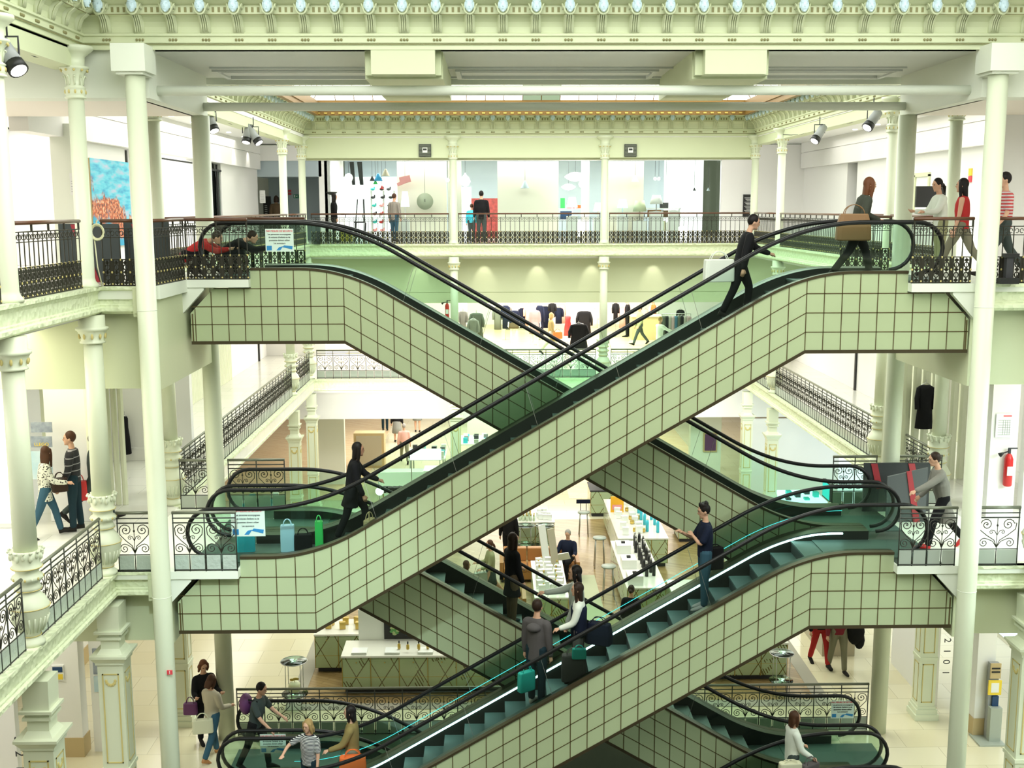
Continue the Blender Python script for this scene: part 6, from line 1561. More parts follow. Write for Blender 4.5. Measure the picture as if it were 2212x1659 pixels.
# shelves in the centre and right bays
def bookcase(x0, x1, y, label, levels, items):
    t = thing('bookcase', label, 'shelf', ((x0 + x1) / 2, y, L2))
    MB().box(x0, x0 + .03, y, y + .35, L2, L2 + levels[-1] + .05).box(x1 - .03, x1, y, y + .35, L2, L2 + levels[-1] + .05).build('side', M['white_gloss'], t)
    for z in levels: MB().box(x0, x1, y, y + .35, L2 + z, L2 + z + .03).build('shelf', M['white_gloss'], t)
    for (x, z, w, h, m, lb) in items: tag(centre(MB().box(x, x + w, y + .05, y + .25, L2 + z + .03, L2 + z + .03 + h).build('storage_box', M[m])), lb, 'box')
bookcase(2.35, 3.35, 42.4, 'white shelf with red and green boxes in the bay left of the second slim column', (.3, .72, 1.12), ((2.45, 1.12, .16, .38, 'greenm', 'tall green box on the shelf near the lens lamps'), (2.7, 1.12, .28, .2, 'red', 'red box on the shelf near the lens lamps'), (2.45, .72, .42, .3, 'deepblue', 'dark blue box below the red box'), (3.05, 1.12, .15, .12, 'orangec', 'small orange box at the right of the red box')))
bookcase(5.5, 6.9, 42.4, 'white shelf with brown books in the bay of tiny bulbs', (.3, .80, 1.12), ((6.15, 1.12, .3, .2, 'black', 'black box with pink edge on the top shelf of the right bay'), (5.7, .80, .5, .26, 'brownm', 'row-shaped brown box on the middle shelf, left'), (6.25, .80, .45, .24, 'brown_coat', 'dark brown box on the middle shelf, right'), (5.75, .3, .35, .34, 'darkm', 'dark crate on the lower shelf')))
r = random.Random(3)
for k in range(7): tag(centre(MB().box(6.15 + .075 * k, 6.21 + .075 * k, 42.45, 42.65, L2 + .33, L2 + .33 + .30 + .03 * (k % 3)).build('book', M[('cwhite', 'lit_green', 'cream')[k % 3]])), 'pale book standing on the lower shelf of the right bay', 'book', 'books on the lower shelf')
# black notice boards
c = atY(1616, 443, YS - .05); t = thing('notice_board', 'black notice board with white lines at the far right corner', 'notice board', c); MB().box(c.x - .18, c.x + .17, YS - .06, YS, c.z - .42, c.z + .38).build('board', M['black'], t)
l = MB()
for k in range(12): l.box(c.x - .06 - .04 * (k % 3), c.x + .12, YS - .065, YS - .06, c.z - .30 + .05 * k, c.z - .285 + .05 * k)
l.build('text_lines', M['paper'], t)
c = atY(577, 448, 43.9); t = thing('notice_board', 'black panel beside the person in the brown coat, far left corridor', 'notice board', c); MB().box(c.x - .15, c.x + .14, 43.93, 43.99, L2, c.z + .42).build('board', M['black'], t)
l = MB()
for k in range(6): l.box(c.x - .1, c.x + .0, 43.925, 43.93, c.z - .30 + .07 * k, c.z - .28 + .07 * k)
l.build('text_lines', M['paper'], t)
c = atY(639, 424, 43.9); t = thing('exit_sign', 'small green exit sign with a white arrow, far left corridor', 'sign', c); MB().box(c.x - .10, c.x + .10, 43.96, 43.99, c.z - .07, c.z + .07).build('plate', mat('exitg', (.01, .22, .12), .5), t); MB().box(c.x - .08, c.x - .03, 43.955, 43.96, c.z - .05, c.z + .05).prism_xz([(c.x + .0, c.z), (c.x + .05, c.z + .04), (c.x + .05, c.z - .04)], 43.955, 43.96).build('symbol', M['paper'], t)
for dz, w in ((.08, 'upper'), (-.03, 'lower')):
    c = atY(625, 417, 43.9); tag(centre(MB().box(c.x - .06, c.x + .06, 43.96, 43.99, c.z + dz - .04, c.z + dz + .04).build('safety_label', M['redsign'])), w + ' small red safety label left of the green exit sign', 'sign')
for px, py, Y, w, h, lb in ((159, 398, 22.5, .14, .42, 'paper notice with a red spot on the grey pillar, left upper gallery'), (567, 425, 41.4, .2, .45, 'small pale notice on the wall end of the left gallery')):
    c = atY(px, py, Y); t = thing('notice', lb, 'notice', c); MB().box(c.x - w / 2, c.x + w / 2, Y, Y + .02, c.z - h / 2, c.z + h / 2).build('sheet', M['paper'], t); l = MB()
    for k in range(5): l.box(c.x - w * .35, c.x + w * .3, Y - .004, Y, c.z - h * .35 + h * .12 * k, c.z - h * .33 + h * .12 * k)
    l.build('text_lines', M['greym'], t)
# right gallery posters and television
c = atX(1697, 434, WRX - .02); t = thing('wall_poster', 'small coloured poster low on the right gallery wall behind the slim column', 'poster', c); MB().box(WRX - .02, WRX - .0, c.y - .5, c.y + .5, c.z - .3, c.z + .3).build('sheet', M['paper'], t); MB().box(WRX - .025, WRX - .02, c.y - .45, c.y + .45, c.z + .15, c.z + .27).build('print', M['deepblue'], t); MB().box(WRX - .025, WRX - .02, c.y - .45, c.y + .45, c.z + .02, c.z + .1).build('print', M['yellow'], t)
c = atY(2012, 425, 24.2); t = thing('television', 'black flat screen television in the bright shop behind the woman in white', 'television', c); MB().box(c.x - .32, c.x + .38, 24.2, 24.28, c.z - .22, c.z + .22).build('screen', M['black'], t)
MB().box(c.x - .05, c.x + .05, 24.22, 24.28, c.z - .3, c.z - .2).build('stand', M['darkm'], t); tt = thing('cabinet', 'white cabinet under the television, right upper gallery', 'cabinet', (c.x, 24.3, L2)); MB().box(c.x - .6, c.x + .6, 23.9, 24.3, L2, c.z - .3).build('body', M['white_gloss'], tt)
c = atX(2093, 375, WRX - .05); t = thing('wall_sign', 'narrow yellow and red safety sign on the right wall by the door frame', 'sign', c); MB().box(WRX - .03, WRX, c.y - .08, c.y + .08, c.z - .05, c.z + .12).build('plate', M['yellow'], t); MB().box(WRX - .03, WRX, c.y - .08, c.y + .08, c.z - .2, c.z - .06).build('plate', M['redsign'], t)
c = atY(2182, 590, 17.2); t = thing('floor_uplight', 'black box lamp standing in front of the right railing', 'lamp', (c.x, 17.25, L2)); MB().box(c.x - .16, c.x + .12, 17.14, 17.3, L2, L2 + .09).build('base', M['black'], t); MB().box(c.x - .06, c.x + .04, 17.2, 17.3, L2 + .09, L2 + .40).build('stem', M['darkm'], t); MB().box(c.x - .1, c.x + .12, 17.18, 17.3, L2 + .40, L2 + .46).build('head', M['black'], t)
c = atY(687, 520, YF - .15); t = thing('floor_uplight', 'dark pedestal lamp standing on the far slab edge, seen through green glass', 'lamp', (c.x, YF - .15, L2)); MB().box(c.x - .12, c.x + .08, YF - .2, YF - .1, L2, L2 + .1).build('base', M['black'], t); MB().box(c.x - .05, c.x + .02, YF - .18, YF - .12, L2 + .1, L2 + .4).build('stem', M['darkm'], t)
# standing lamp of dark metal at the far left corner
c = atY(717, 420, 40.3); t = thing('torchere', 'dark bowl topped standing lamp at the left end of the shop windows', 'lamp', (c.x, 40.3, L2)); MB().lathe(c.x, 40.3, [(.02, c.z - .03), (.12, c.z), (.2, c.z + .08), (.2, c.z + .09)], 16).build('bowl', M['iron_dk'], t, True); MB().cyl(c.x, 40.3, L2, c.z, .015, n=8).build('pole', M['iron_dk'], t)
# ================================================================ clothes shop, middle level
def garment(px, py, Y, w, h, m, label, kind='coat', group=None, stand=True):
    """py = shoulder line"""
    c = atY(px, py, Y); t = thing('hanging_garment', label, 'clothes', c, group)
    g = MB(); rings = []
    P_ = {'coat': ((0, .30, .05), (.04, .5, .09), (.1, .5, .1), (.5, .46, .1), (1, .58, .12)), 'dress': ((0, .25, .05), (.06, .32, .08), (.3, .30, .08), (.55, .40, .1), (1, .5, .12)), 'shirt': ((0, .3, .05), (.05, .5, .09), (.5, .44, .08), (1, .46, .09))}[kind]
    for u, a, b_ in P_:
        rings.append([(c.x + w * a * math.cos(2 * PI * k / 14), c.y + b_ * 1.1 * math.sin(2 * PI * k / 14), c.z - h * u) for k in range(14)])
    g.loft(rings[::-1])
    g.build('cloth', M[m], t, True)
    if kind != 'dress':
        for s in (-1, 1):
            a = MB(); a.tube([(c.x + s * w * .42, c.y, c.z - h * .06), (c.x + s * w * .56, c.y - .03, c.z - h * .3), (c.x + s * w * .56, c.y - .06, c.z - h * .55)], [.055, .055, .05], 8); a.build('sleeve', M[m], t, True)
    MB().tube([(c.x - w * .3, c.y, c.z), (c.x, c.y, c.z + .05), (c.x + w * .3, c.y, c.z), ], .008, 5).tube([(c.x, c.y, c.z + .05), (c.x, c.y, c.z + .12)], .006, 5).build('hanger', M['steel'], t)
    if stand: MB().cyl(c.x, c.y, L1, c.z + .1, .012, n=6).box(c.x - .15, c.x + .15, c.y - .02, c.y + .02, L1, L1 + .02).box(c.x - .02, c.x + .02, c.y - .15, c.y + .15, L1, L1 + .02).build('stand', M['steel'], t)
    return t
mat('mauve', (.28, .20, .20), .9); mat('coat_green', (.045, .05, .035), .9)
for a_ in ((1029, 676, 46, .50, 1.05, 'coat_green', 'grey green coat on a stand at the left of the clothes shop', 'coat'), (1227, 682, 48, .38, .85, 'red', 'bright red dress on a stand in the clothes shop', 'dress'),
           (1262, 672, 47, .55, 1.1, 'cblack', 'black coat hanging behind the dark jacket, clothes shop', 'coat'), (1250, 700, 42.2, .62, .95, 'cblack', 'large black jacket with pale collar nearest the far railing', 'coat'),
           (1166, 660, 49, .30, 1.3, 'navy', 'navy long coat behind the mauve dress', 'coat'), (1193, 655, 50, .26, .62, 'cblack', 'small black top hanging high beside the pale wall', 'shirt'), (1000, 672, 44, .3, .8, 'mauve', 'dusty pink cardigan left of the coats', 'shirt'), (1022, 690, 43, .35, .9, 'coatgrey', 'grey knitted coat beside the extinguisher column', 'coat'),
           (1092, 660, 49, .3, 1.0, 'navy', 'navy top hanging behind the first mannequin', 'shirt'), (1330, 655, 50, .22, .8, 'cblack', 'black top hanging just right of the second pale column', 'shirt')):
    garment(*a_)
r = random.Random(11)
for k, px in enumerate((1075, 1098, 1128, 1142, 1178, 1207, 1215, 1285, 1345, 1395, 1412, 1470)):
    garment(px, 662 + r.randrange(-6, 8), 52 + r.random() * 1.5, .28 + .1 * r.random(), .7 + .5 * r.random(), ('cwhite', 'navy', 'mauve', 'coatgrey', 'pinkshirt', 'cblack')[r.randrange(6)], 'small garment hanging at the bright back of the clothes shop', 'shirt', 'garments at the back of the shop', False)
t = thing('clothes_rack', 'steel clothes rack loaded with dark jackets, right of the clothes shop', 'rack', (7.4, 44.5, L1))
c0 = atY(1430, 678, 44.5); c1 = atY(1492, 678, 44.5)
MB().tube([(c0.x, 44.5, c0.z), (c1.x, 44.5, c0.z)], .015, 6).build('rail', M['steel'], t)
for x in (c0.x, c1.x): MB().cyl(x, 44.5, L1, c0.z, .015, n=6).build('post', M['steel'], t)
for k in range(9):
    px = 1434 + 6.5 * k; garment(px, 683, 44.5, .20, .75, ('coat_green', 'cblack', 'coatgrey', 'mauve', 'jeans')[k % 5], 'jacket hanging on the right clothes rack of the middle floor', 'coat', 'jackets on the right rack', False)
t = garment(2000, 832, 22.9, .32, .9, 'cblack', 'long black coat hanging in the right recess beside the curtains', 'coat', None, False)
c = atY(269, 905, 25.3); t = garment(269, 900, 25.2, .22, .85, 'cblack', 'narrow black dress hanging in the left recess', 'dress', None, False)
t = thing('sales_counter', 'brown block counter behind the shoppers on the right of the clothes shop', 'counter', (6.6, 48, L1)); c = atZ(1395, 735, L1); MB().box(c.x - .6, c.x + .7, c.y, c.y + 1, L1, L1 + 1.0).build('cabinet', M['cardboard'], t); MB().box(c.x - .65, c.x + .75, c.y - .05, c.y + 1.05, L1 + 1.0, L1 + 1.04).build('worktop', M['beige'], t)
t = thing('display_table', 'white table with folded blue cloths at the left of the clothes shop', 'table', (-3, 45, L1)); MB().box(-3.0, -1.9, 44.6, 45.4, L1 + .85, L1 + .9).build('tabletop', M['white_gloss'], t)
for x in (-2.95, -1.95):
    for y in (44.65, 45.35): MB().box(x - .02, x + .02, y - .02, y + .02, L1, L1 + .85).build('leg', M['white_gloss'], t)
# ================================================================ the people in place
def stepz(i, x):
    k = math.floor((x - i['x1']) / i['dx'])
    if i['up'] > 0: z = L_[id(i)][0] + i['rz'] * k
    else: z = L_[id(i)][0] - i['rz'] * (k + 1)
    lo, hi = sorted(L_[id(i)])
    return min(max(z, lo), hi)
L_ = {id(iB): (L1, L2), id(iC): (L0, L1), id(iA): (L2, L1), id(iD): (L1, L0), id(iE): (-4.5, L0), id(iF): (L0, -4.5)}
def onstep(i, px, py, fy=.5):
    Y = i['sy0'] + (i['sy1'] - i['sy0']) * fy; x = atY(px, py, Y).x
    if i['x1'] < x < i['x2']:
        k = math.floor((x - i['x1']) / i['dx']); x = i['x1'] + (k + .5) * i['dx']
    return Vector((x, Y, stepz(i, x)))
walk = ((28, 8), (-22, 18)); stand = ((2, 2), (-2, 2)); climb = ((38, 40), (-6, 8))
P = person
f = onstep(iB, 745, 1130, .5)
P('person', 'person in black with very long dark hair climbing the lower part of the front escalator', f, 5, 1.66, 'skin2', 'hair_black', 'long', 'cblack', 'cblack', legs=((30, 30), (-12, 12)), arms=((35, 6, 30), (8, 6, 15)), lean=8, coat=.25, female=True)
bag('bag_shape', 'brown paper bag carried low by the black-clad climber', (f.x + .30, f.y - .2, f.z + .55), .26, .30, .12, 'cardboard', 70)
f = onstep(iB, 1600, 660, .5)
_, hd, W_, TP_ = P('person', 'person in a dark suit near the top of the front escalator, hand on the rail', f, 0, 1.68, 'skin', 'hair_black', 'short', 'cblack', 'cblack', legs=((24, 30), (-16, 10)), arms=((45, 12, 25), (-18, 8, 12)), lean=14, coat=.14, head=(0, 8))
bag('carrier_bag', 'big white carrier bag swinging behind the dark suited climber', (f.x - .38, f.y - .15, f.z + 1.08), .50, .36, .16, 'cwhite', 10)
f = Vector((atY(1850, 560, 18.2).x, 18.2, L2))
P('person', 'person with long brown hair striding across the upper right landing', f, 5, 1.68, 'skin', 'hair_auburn', 'long', 'coat_green' if 'coat_green' in M else 'cblack', 'cblack', legs=((26, 12), (-24, 14)), arms=((30, 10, 40), (-20, 10, 20)), lean=12, female=True, coat=.1)
bag('shoulder_bag', 'large soft brown bag at the hip of the striding long-haired walker', (f.x - .14, f.y - .22, f.z + 1.20), .55, .42, .22, 'brownm', -5, .14, None, None, .15)
f = Vector((atY(2032, 480, 20.2).x, 20.2, L2))
P('person', 'person in a white cardigan with a black ponytail on the upper right gallery', f, 185, 1.64, 'skin', 'hair_black', 'pony', 'cwhite', 'olive', legs=stand, arms=((30, 8, 60), (25, 8, 70)), head=(10, 8), female=True, lean=6)
f = Vector((atY(2078, 480, 19.4).x, 19.4, L2))
P('person', 'person in a red sleeveless top with long black hair on the upper right gallery', f, 150, 1.68, 'skin', 'hair_black', 'long', 'cred', 'khaki', legs=walk, arms=((5, 8, 10), (8, 8, 18)), sleeves='none', female=True)
f = Vector((atY(2168, 480, 18.6).x, 18.6, L2))
P('person', 'person in a red and white striped shirt half behind the tall right column', f, 180, 1.76, 'skin', 'hair_black', 'short', 'stripe_red', 'slate', legs=walk, arms=((10, 8, 30), (0, 8, 20)), sleeves='short')
# lower front escalator
f = onstep(iC, 1503, 1300, .5)
P('person', 'person in a navy t-shirt and jeans riding the lowest front escalator, arms folded', f, 183, 1.80, 'skin', 'hair_black', 'messy', 'navy', 'jeans', 'greym', legs=stand, arms=((24, 4, 92, 68), (30, 4, 88, 22)), sleeves='short', head=(0, 14), vox=.011)
bag('messenger_bag', 'black bag hanging behind the navy t-shirt person', (f.x + .20, f.y + .16, f.z + 1.08), .3, .38, .14, 'cblack', 15, .05)
f = onstep(iC, 1157, 1490, .42)
P('person', 'person in a grey hooded top with a turquoise bag on the lowest front escalator', f, 62, 1.82, 'skin', 'hair_dark', 'short', 'cgrey', 'jeans_dk', 'sole', legs=stand, arms=((2, 7, 6), (0, 7, 6)), coat=.12, vox=.011)
MB().ell((f.x - .05, f.y - .10, f.z + 1.40), .13, .10, .08, 12, 8).build('hood', M['cgrey'], bpy.data.objects[_.name] if False else None, True).name = 'garment_hood'
o = bpy.data.objects['garment_hood']; pr = [ob for ob in bpy.data.objects if ob.get('label', '').startswith('person in a grey hooded')][0]; o.name = 'hood'; o.parent = pr; o.matrix_parent_inverse = world_of(pr).inverted()
bag('carrier_bag', 'turquoise carrier bag in the hand of the hooded person', (f.x - .18, f.y - .16, f.z + .78), .32, .34, .12, 'teal', 35)
f = onstep(iC, 1238, 1440, .38)
P('person', 'person with white sleeves and navy vest holding a big brown shopping bag', f, 172, 1.72, 'skin', 'hair_dark', 'long', 'cwhite', 'cgrey', legs=stand, arms=((15, 10, 55), (4, 8, 35)), female=True, fat=1.08, vox=.011, topskirt=None)
pr = [ob for ob in bpy.data.objects if ob.get('label', '').startswith('person with white sleeves')][0]
v = MB(); v.loft([[(f.x + (.145) * a_ * math.cos(2 * PI * k / 18), f.y + .20 * a_ * math.sin(2 * PI * k / 18), f.z + z) for k in range(18)] for z, a_ in ((.86, .98), (1.0, .95), (1.15, .92), (1.3, .95), (1.36, .80))]); v.build('vest', M['navy'], pr, True)
bag('shopping_bag', 'large brown shopping bag in front of the white-sleeved person', (f.x - .10, f.y - .26, f.z + .72), .42, .46, .16, 'cgrey', 0)
bag('gift_bag', 'small turquoise gift bag above the large brown shopping bag', (f.x - .02, f.y - .36, f.z + .80), .24, .17, .09, 'teal', 0, .06)
bag('shoulder_bag', 'black shoulder bag bulging behind the white-sleeved person', (f.x + .34, f.y + .02, f.z + 1.14), .46, .36, .24, 'navy', -25, .10, None, None, .12)
f = onstep(iC, 1226, 1400, .85)
P('person', 'person with black bobbed hair in a pale jacket pointing left on the lowest front escalator', f, 178, 1.86, 'skin', 'hair_black', 'bob', 'panel_grey', 'cblack', legs=stand, arms=((12, 8, 12), (68, 6, 14)), female=True, vox=.012)
# rear lower escalator
f = onstep(iD, 1098, 1290, .45)
P('person', 'person with very long dark hair and black coat on the rear lower escalator', f, 30, 1.70, 'skin', 'hair_dark', 'vlong', 'cblack', 'brown_coat', legs=stand, arms=((20, 8, 40), (5, 8, 12)), coat=.3, female=True)
f = atZ(1060, 1297, 0)
P('person', 'person in an olive jacket with a grey handbag walking on the parquet', f, 195, 1.68, 'skin', 'hair_brown', 'pony', 'olive', 'slate', legs=walk, arms=((15, 8, 60), (15, 8, 70)), female=True, skirt=.4, vox=.014)
bag('handbag', 'grey handbag held by the olive jacket walker', (f.x - .26, f.y - .2, f.z + .95), .36, .26, .14, 'panel_grey', 20)
f = Vector((atY(1006, 1210, 27).x, 27, 0))
P('person', 'person with long hair in dark clothes partly hidden at the rear lower truss', f, 10, 1.55, 'skin', 'hair_brown', 'long', 'coat_green', 'cblack', legs=stand, female=True, vox=.016)
f = Vector((atY(1099, 1140, 31.5).x, 31.5, 0))
P('person', 'assistant in black beside the bottle counter, head hidden by the truss', f, 80, 1.74, 'skin', 'hair_black', 'short', 'cblack', 'cblack', legs=stand, vox=.016)
f = Vector((1.98, 30.25, 0))
P('person', 'bald older person in a dark jacket reading a newspaper on the tan sofa', f, -110, 1.74, 'skin', 'hair_grey', 'short', 'navy', 'cblack', legs=((88, 88), (80, 80)), arms=((30, 14, 65), (30, 14, 65)), sit=True, lean=-4, head=(0, 22), vox=.014)
c = atY(1200, 1205, 29.5)
tag(centre(MB().obox((1.80, 29.72, .80), .20, .012, .14, Matrix.Rotation(R(35), 3, 'X') @ Matrix.Rotation(R(-15), 3, 'Y')).build('newspaper', M['paper'])), 'open newspaper held by the seated reader', 'newspaper')
f = Vector((atY(1363, 1300, 25.4).x, 25.4, 0))
P('person', 'person in a black top seated with the back turned, before the green counter', f, 75, 1.66, 'skin', 'hair_dark', 'bun', 'cblack', 'cblack', legs=((85, 85), (80, 80)), sit=True, lift=.12, female=True, vox=.014)
t = thing('stool', 'low stool under the seated person in black', 'stool', (f.x, f.y, 0)); MB().cyl(f.x, f.y, .42, .48, .2, n=18).build('seat', M['darkm'], t, True); MB().cyl(f.x, f.y, 0, .42, .03, n=10).build('pedestal', M['steel'], t, True); MB().cyl(f.x, f.y, 0, .02, .2, n=18).build('base', M['steel'], t, True)
# middle level, left
f = atZ(166, 1146, L1)
P('person', 'person in a dark striped sweater and jeans, hand in pocket, left middle gallery', f, 188, 1.77, 'skin', 'hair_brown', 'short', 'stripe_sweater', 'jeans_dk', legs=((3, 2), (-3, 2)), arms=((6, 10, 22), (-4, 10, 30)), head=(10, 0), vox=.011)
f = atZ(104, 1160, L1)
P('person', 'person in a speckled black and white blouse with a long brown ponytail, left middle gallery', f, 30, 1.62, 'skin', 'hair_brown', 'long', 'animal_print', 'jeans', legs=((22, 10), (-20, 6)), arms=((10, 10, 20), (20, 10, 60)), coat=.14, lean=2, head=(60, 0), female=True, fat=1.15, vox=.011)
bag('handbag', 'dark brown handbag on the arm of the speckled blouse person', (f.x + .27, f.y - .02, f.z + 1.16), .26, .24, .14, 'hair_dark', 30, .1)
f = atZ(210, 1128, L1)
P('person', 'walker almost hidden behind the vase column, one dark leg and a red bag showing', f, 20, 1.68, 'skin', 'hair_dark', 'short', 'slate', 'slate', legs=((24, 8), (-34, 18)), vox=.014)
bag('carrier_bag', 'bright red carrier bag beside the gallery column, left middle floor', (f.x - .20, f.y - .22, f.z + .95), .26, .36, .12, 'red', 20)
# middle level, right
f = Vector((atY(2035, 1100, 18.3).x, 18.3, L1))
P('person', 'person in a grey raincoat reaching for the handrail, right middle landing', f, 178, 1.68, 'skin', 'hair_dark', 'short', 'coatgrey', 'cblack', 'red', legs=((24, 14), (-20, 20)), arms=((58, 10, 8), (10, 10, 30)), coat=.36, lean=12, head=(0, 8), fat=1.3)
# lowest level, left
f = atZ(462, 1636, 0)
P('person', 'person in a beige jumper and cropped jeans walking left of the lowest escalators', f, 60, 1.62, 'skin', 'hair_brown', 'bob', 'beige', 'jeans', 'leather', legs=((16, 6), (-18, 12)), arms=((12, 8, 60), (10, 8, 70)), coat=.08, head=(-10, 20), female=True)
bag('shoulder_bag', 'cream shoulder bag at the hip of the beige jumper person', (f.x - .12, f.y - .22, f.z + .98), .38, .26, .12, 'cream', 10)
f = Vector((atY(447, 1500, 20.62).x - .05, 20.62, 0))
P('person', 'person with auburn hair in a black top looking down, behind the beige jumper person', f, -60, 1.66, 'skin', 'hair_auburn', 'bob', 'cblack', 'cblack', legs=stand, arms=((15, 12, 80), (15, 12, 80)), coat=.2, head=(0, 24), female=True)
bag('shoulder_bag', 'purple bag on the auburn-haired person, beside the round column', (f.x - .22, f.y - .2, f.z + 1.02), .26, .22, .12, 'purple', 0)
f = Vector((atY(552, 1570, 19.55).x, 19.55, 0))
P('person', 'person in a dark t-shirt with a rucksack stepping onto the basement escalator', f, -15, 1.70, 'skin', 'hair_black', 'short', 'slate', 'cblack', legs=((20, 14), (-16, 10)), arms=((34, 8, 22), (30, 10, 24)), sleeves='short', lean=10, head=(0, 12))
t = thing('rucksack', 'dark rucksack on the back of the dark t-shirt person', 'bag', (f.x - .2, f.y + .04, f.z + 1.0)); MB().ell((f.x - .17, f.y + .05, f.z + 1.25), .12, .15, .2, 14, 10).build('bag_body', M['purple'], t, True); MB().tube([(f.x - .08, f.y - .12, f.z + 1.40), (f.x + .08, f.y - .16, f.z + 1.38), (f.x + .02, f.y - .16, f.z + 1.15)], .018, 6).build('strap', M['cblack'], t, True)
f = Vector((atY(668, 1600, 18.15).x, 18.15, 0))
P('person', 'blond person in a striped top at the foot of the lowest front escalator', f, -115, 1.60, 'skin', 'hair_blond', 'bob', 'stripe_bw', 'jeans_dk', legs=stand, arms=((8, 10, 10), (55, 40, 20, 30)), sleeves='short', head=(-5, 6), female=True, fat=1.15)
f = onstep(iC, 757, 1600, .6)
P('person', 'person in a tan jacket with dark bobbed hair and an orange handbag', f, 175, 1.74, 'skin', 'hair_black', 'bob', 'tan', 'khaki', legs=stand, arms=((25, 8, 45), (0, 8, 15)), coat=.18, female=True, fat=1.08)
t_ = bag('handbag', 'bright orange handbag hanging from the tan jacket person', (f.x + .04, f.y - .30, f.z + 1.12), .46, .34, .16, 'orangec', 5, .12)
# lowest level, right
f = Vector((atY(1712, 1600, 18.25).x, 18.25, 0))
P('person', 'fair-haired person in a pale top leaving the basement escalator, bottom right', f, 10, 1.68, 'skin', 'hair_brown', 'bob', 'cwhite', 'slate', legs=walk, arms=((20, 8, 40), (15, 8, 40)), female=True, coat=.05)
bag('carrier_bag', 'cream carrier bag of the pale top person, bottom right', (f.x - .10, f.y - .28, f.z + .90), .40, .38, .15, 'cream', 5, .05)
bag('carrier_bag', 'tall dark grey carrier bag in front of the pale top person, bottom right', (f.x + .26, f.y - .22, f.z + .92), .36, .46, .14, 'cgrey', 30)
f = atZ(1770, 1438, 0)
P('person', 'person in dark red trousers whose upper half is hidden by the escalator, lowest floor', f, -80, 1.74, 'skin', 'hair_dark', 'short', 'cblack', 'cred', legs=((16, 6), (-14, 10)), vox=.015)
f = atZ(1808, 1452, 0)
P('person', 'person in grey-brown trousers with a black coat over the arm, lowest floor', f, -85, 1.78, 'skin', 'hair_dark', 'short', 'wine2', 'khaki', legs=((12, 4), (-12, 8)), vox=.015)
t = thing('folded_coat', 'black coat carried over the arm of the person in grey-brown trousers', 'coat', (f.x + .38, f.y, .55)); MB().ell((f.x + .36, f.y - .05, .95), .2, .12, .3, 12, 8).ell((f.x + .45, f.y - .05, .75), .12, .08, .2, 10, 6).build('cloth', M['cblack'], t, True)
# upper far gallery
for px, py, Y, fc, H, hs, hair, top, bt, lb in ((597, 450, 43.0, 90, 1.62, 'bob', 'hair_dark', 'brown_coat', 'cblack', 'person in a brown coat seen from behind in the far left corridor'), (722, 480, 40.0, 20, 1.66, 'long', 'hair_black', 'cblack', 'cblack', 'dark-clad person at the left end of the shop windows'),
                                                (852, 480, 40.6, 60, 1.66, 'short', 'hair_brown', 'plaid', 'jeans', 'person in a striped brown jacket looking into the shop window'), (1040, 480, 40.2, 90, 1.74, 'short', 'hair_black', 'cblack', 'slate', 'broad dark-clad person facing the red wall in the shop bay'),
                                                (1019, 480, 40.3, 80, 1.3, 'short', 'hair_brown', 'cyan_b', 'slate', 'child in a blue top beside the broad dark-clad person')):
    f = Vector((atY(px, py, Y).x, Y, L2)); P('person', lb, f, fc, H, 'skin', hair, hs, top, bt, legs=stand, vox=.018, coat=.1 if H > 1.5 else 0, fat=1.25 if px == 1040 else 1.05)
# clothes shop
for px, py, fc, H, hs, hair, top, bt, lb, lg in ((1355, 728, 170, 1.72, 'short', 'hair_dark', 'cblack', 'cblack', 'person in a black suit in the clothes shop', stand), (1382, 745, 200, 1.68, 'short', 'hair_brown', 'olive', 'slate', 'walker in an olive jacket in front of the brown block counter', walk),
                                                 (1424, 778, 30, 1.62, 'short', 'hair_blond', 'cwhite', 'cwhite', 'grey-haired person in a white jacket touching the clothes rack', stand), (1190, 764, 5, 1.66, 'bob', 'hair_blond', 'tan', 'beige', 'person in a long beige coat with an orange bag in the clothes shop', walk), (1411, 722, 190, 1.6, 'short', 'hair_brown', 'orangec', 'cblack', 'person in an orange top behind the brown block counter', stand)):
    f = atZ(px, py, L1); P('person', lb, f, fc, H, 'skin', hair, hs, top, bt, legs=lg, vox=.02, coat=.3 if 'long beige' in lb else .05, arms=((60, 10, 20), (55, 10, 20)) if 'touching' in lb else ((10, 8, 25), (5, 8, 15)))
    if 'orange bag' in lb: bag('handbag', 'orange handbag of the long beige coat person, clothes shop', (f.x + .25, f.y - .25, f.z + 1.0), .38, .26, .12, 'orangec', 0)
mat('mannequin_m', (.80, .76, .66), .4)
for px, py, top, bt, lb, sk in ((1110, 745, 'navy', 'brown_coat', 'bald pale mannequin in a navy jacket and brown shorts', .22), (1155, 745, 'mauve', 'mauve', 'pale mannequin in a mauve grey dress', .45)):
    f = atZ(px, py, L1); P('mannequin', lb, f, -85, 1.72, 'mannequin_m', 'mannequin_m', 'bald', top, bt, 'mannequin_m', legs=stand, skirt=sk, cat='mannequin', female=True, vox=.02, sleeves='mid')
# lowest far floor
for px, py, fc, H, top, bt, lb, lg, sk in ((874, 1000, 100, 1.66, 'pinkshirt', 'khaki', 'person in a pink shirt walking away on the pale far floor', walk, None), (858, 955, 85, 1.68, 'cblack', 'skirt_grey', 'person in a grey pleated skirt, head hidden by the gallery, far lowest floor', stand, .5),
                                           (832, 930, 90, 1.7, 'cblack', 'jeans_dk', 'legs of a person in dark jeans under the far gallery edge', stand, None), (902, 933, 90, 1.66, 'cblack', 'skirt_grey', 'bare-legged person whose feet show under the far gallery edge', stand, .35)):
    f = atZ(px, py, 0); P('person', lb, f, fc, H, 'skin', 'hair_grey' if 'pink' in lb else 'hair_dark', 'short', top, bt, legs=lg, skirt=sk, vox=.02)
